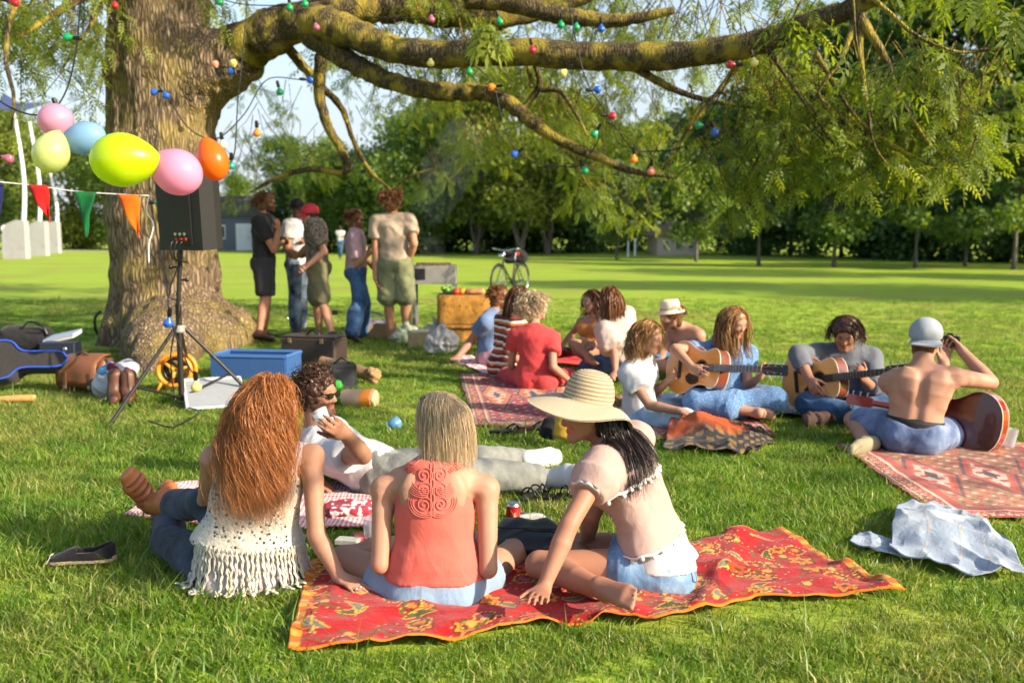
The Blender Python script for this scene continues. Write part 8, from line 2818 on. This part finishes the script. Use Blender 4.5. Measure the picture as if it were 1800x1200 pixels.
festoon('festoon cable above the main limb with green bulbs at the top', [(350, -30, 11.5), (400, 2, 11.4), (470, 10, 11.2), (540, 4, 11.1), (620, -10, 11)],
        [(386, 4, 11.4, 'g', 0, 1), (509, 14, 11.0, 'g', 0, 1), (536, 7, 11.0, 'g', .1, 1), (202, 10, 11.3, 'r', 0, 1), (556, 48, 11.0, 'p', .2, 1)], .040)
festoon('festoon cable draped over the limbs with yellow, green and amber bulbs', [(640, 30, 10.6), (757, 40, 10.6), (825, 105, 10.5), (866, 150, 10.5), (885, 220, 10.4), (905, 262, 10.3), (940, 285, 10.3), (985, 292, 10.3), (1020, 290, 10.3), (1050, 250, 10.3), (1052, 235, 10.3)],
        [(757, 111, 10.5, 'y', 0, 1), (825, 126, 10.5, 'g', 0, 1), (864, 153, 10.4, 'o', -1, .1), (904, 271, 10.3, 'b', -.8, .5), (1028, 300, 10.3, 'g', .4, 1), (758, 34, 10.9, 'p', 0, 1), (878, 38, 10.9, 'g', .3, 1)], .040)
festoon('long festoon cable crossing the main limb down to the amber bulbs', [(995, -20, 10.2), (1010, 60, 10.0), (1030, 140, 9.9), (1060, 190, 9.8), (1090, 235, 9.7), (1115, 262, 9.7), (1150, 266, 9.7), (1200, 258, 9.6), (1232, 225, 9.6), (1290, 120, 9.4), (1308, 70, 9.3)],
        [(936, 88, 10.4, 'r', .2, 1), (986, 44, 10.5, 'g', 0, 1), (1013, 48, 10.6, 'g', 0, 1), (1057, 51, 10.5, 'b', .1, 1), (1050, 158, 9.8, 'b', 1, 0), (1076, 204, 9.8, 'r', 1, .1), (1045, 236, 9.8, 'g', -.5, .8), (1114, 280, 9.7, 'o', 0, 1), (1145, 301, 9.7, 'n', 0, 1), (1228, 220, 9.6, 'g', -1, -.1), (1257, 233, 9.6, 'b', .4, 1), (1284, 114, 9.4, 'r', -1, 0), (1326, 110, 9.3, 'y', .3, .8), (990, 128, 10.2, 'y', -.6, .5)], .040)
# ------------------------------------------------------------------ grass blades
def blade_mat():
    t = NT('grass_blades')
    pos = t.n('ShaderNodeNewGeometry').outputs['Position']
    g, dry = lawn_colour(t, pos)
    oi = t.n('ShaderNodeObjectInfo').outputs['Random']
    a = t.attr('tint').outputs['Fac']
    g = t.mix(oi, t.mix(1.0, g, (.75, .95, .8), 'MULTIPLY'), t.mix(1.0, g, (1.5, 1.3, 1.1), 'MULTIPLY'))
    yel = t.ramp(a, [(.80, 0.0), (.92, 1.0)])
    c = t.mix(t.math('MULTIPLY', dry, t.math('MULTIPLY', a, .95)), g, (.28, .225, .085))
    c = t.mix(t.math('MULTIPLY', yel, .7), c, (.30, .26, .10))
    c = t.mix(1.0, c, t.ramp(a, [(0, .7), (1, 1.3)]), 'MULTIPLY')
    return t.bsdf(c, .45, spec=.35, transl=.38, transl_col=t.mix(1.0, c, (1.5, 1.6, .6), 'MULTIPLY'))
def tuft(seed, n=34, R=.075, hmin=.018, hmax=.052, w=.0024):
    rg = np.random.default_rng(seed)
    V, F, T = [], [], []
    for i in range(n):
        r, a = R * math.sqrt(rg.random()), rg.random() * 6.283
        b = v3(r * math.cos(a), r * math.sin(a), -.005)
        h = hmin + (hmax - hmin) * rg.random() ** 1.6
        la, lm = rg.random() * 6.283, (.25 + 1.0 * rg.random()) * h
        ld = v3(math.cos(la), math.sin(la), 0)
        sa = rg.random() * 3.14
        sd = v3(math.cos(sa), math.sin(sa), 0) * w * (.6 + .8 * rg.random())
        k = len(V)
        m = b + ld * lm * .3 + v3(0, 0, h * .6)
        e = b + ld * lm + v3(0, 0, h)
        V += [b - sd, b + sd, m + sd * .8, m - sd * .8, e]
        F += [(k, k + 1, k + 2, k + 3)]
        F += [(k + 3, k + 2, k + 4)]
        T += [rg.random()] * 5
    me = mesh_np('tuft', np.array(V), [[f for f in F if len(f) == 4], [f for f in F if len(f) == 3]], False, {'tint': ('FLOAT', T)})
    me.materials.append(BLADES)
    return bpy.data.objects.new('tuft', me)
BLADES = blade_mat()
tufts = bpy.data.collections.new('grass_tufts')
for k in range(6): tufts.objects.link(tuft(k))
tufts.objects.link(tuft(20, 12, .06, .06, .12, .0028))
def inside(poly, x, y):
    c = np.zeros(len(x), bool)
    for (x0, y0), (x1, y1) in zip(poly, np.roll(poly, -1, 0)):
        m = ((y0 > y) != (y1 > y)) & (x < (x1 - x0) * (y - y0) / (y1 - y0 + 1e-12) + x0)
        c ^= m
    return c
rg = np.random.default_rng(77)
pts, scl, idx_ = [], [], []
for y0, y1, dens, s0 in [(2.2, 4.5, 420, 1.0), (4.5, 7, 300, 1.05), (7, 10, 200, 1.0), (10, 14, 110, 1.0), (14, 20, 50, 1.0)]:
    ym = (y0 + y1) / 2
    area = (y1 - y0) * 2 * (.56 * ym + .6)
    n = int(area * dens)
    y = y0 + (y1 - y0) * rg.random(n)
    x = (2 * rg.random(n) - 1) * (.56 * y + .6)
    keep = np.ones(n, bool)
    for poly in NOGRASS:
        c = poly.mean(0)
        keep &= ~inside(c + (poly - c) * .985, x, y)
    keep &= np.hypot(x - tb[0], y - tb[1]) > 1.0
    x, y = x[keep], y[keep]
    dn = vnoise(x * .9, y * .9, x * 0 + 2) + .5 * vnoise(x * 4, y * 4, x * 0 + 5)
    pts.append(np.column_stack([x, y, np.zeros(len(x))]))
    scl.append(s0 * (.75 + .5 * rg.random(len(x))) * (1 + .22 * dn))
    ii = rg.integers(0, 6, len(x)); ii[rg.random(len(x)) < .035] = 6
    idx_.append(ii)
P = np.concatenate(pts)
me = bpy.data.meshes.new('grass')
me.vertices.add(len(P)); me.vertices.foreach_set('co', P.astype(np.float32).ravel())
for nm, typ, arr in (('scl', 'FLOAT', np.concatenate(scl)), ('idx', 'INT', np.concatenate(idx_)), ('yaw', 'FLOAT', rg.random(len(P)) * 6.283)):
    a = me.attributes.new(nm, typ, 'POINT')
    a.data.foreach_set('value', arr.astype(np.int32 if typ == 'INT' else np.float32))
grass = tag(link('grass', me), 'short green lawn grass with drier patches', 'grass', kind='stuff')
ng = bpy.data.node_groups.new('grass_scatter', 'GeometryNodeTree')
ng.interface.new_socket('Geometry', in_out='INPUT', socket_type='NodeSocketGeometry')
ng.interface.new_socket('Geometry', in_out='OUTPUT', socket_type='NodeSocketGeometry')
gi, go = ng.nodes.new('NodeGroupInput'), ng.nodes.new('NodeGroupOutput')
ip = ng.nodes.new('GeometryNodeInstanceOnPoints')
ci_ = ng.nodes.new('GeometryNodeCollectionInfo')
ci_.inputs['Collection'].default_value = tufts
ci_.inputs['Separate Children'].default_value = True
ci_.inputs['Reset Children'].default_value = True
def named(nm, typ):
    n = ng.nodes.new('GeometryNodeInputNamedAttribute'); n.data_type = typ; n.inputs['Name'].default_value = nm
    return n.outputs['Attribute']
cx_ = ng.nodes.new('ShaderNodeCombineXYZ')
ng.links.new(named('yaw', 'FLOAT'), cx_.inputs['Z'])
er = ng.nodes.new('FunctionNodeEulerToRotation')
ng.links.new(cx_.outputs[0], er.inputs[0])
ng.links.new(gi.outputs[0], ip.inputs['Points'])
ng.links.new(ci_.outputs[0], ip.inputs['Instance'])
ip.inputs['Pick Instance'].default_value = True
ng.links.new(named('idx', 'INT'), ip.inputs['Instance Index'])
ng.links.new(er.outputs[0], ip.inputs['Rotation'])
ng.links.new(named('scl', 'FLOAT'), ip.inputs['Scale'])
ng.links.new(ip.outputs[0], go.inputs[0])
md = grass.modifiers.new('scatter', 'NODES')
md.node_group = ng
print('GRASS', len(P))
# ------------------------------------------------------------------ air: thin haze and barbecue smoke
def smoke():
    c = G(765, 590)
    ops = []
    pts = [v3(0, 0, .98), v3(-.10, .1, 1.35), v3(-.05, .25, 1.75), v3(.15, .4, 2.15), v3(.45, .6, 2.5)]
    for a, b, r, r2 in zip(pts[:-1], pts[1:], (.16, .20, .28, .36), (.20, .28, .36, .46)):
        ops.append(('+', Seg(a, b, r, r2), .1))
    V, Q = solid(ops, .09)
    t = NT('barbecue_smoke')
    o = t.obj()
    n = t.noise(2.6, 4, .6, t.obj((1, 1, .7)), .8)
    d = t.ramp(n, [(.46, 0.0), (.72, 1.0)])
    v = t.n('ShaderNodeVolumePrincipled')
    v.inputs['Color'].default_value = (.80, .87, .96, 1)
    t.l(t.math('MULTIPLY', d, .40), v.inputs['Density'])
    t.l(v.outputs[0], t.out.inputs['Volume'])
    s = link('smoke', mesh_np('smoke', V, [Q]), t.m)
    s.location = (c[0], c[1], 0)
    tag(s, 'thin bluish smoke drifting up from the barbecue', 'smoke', kind='stuff')
smoke()
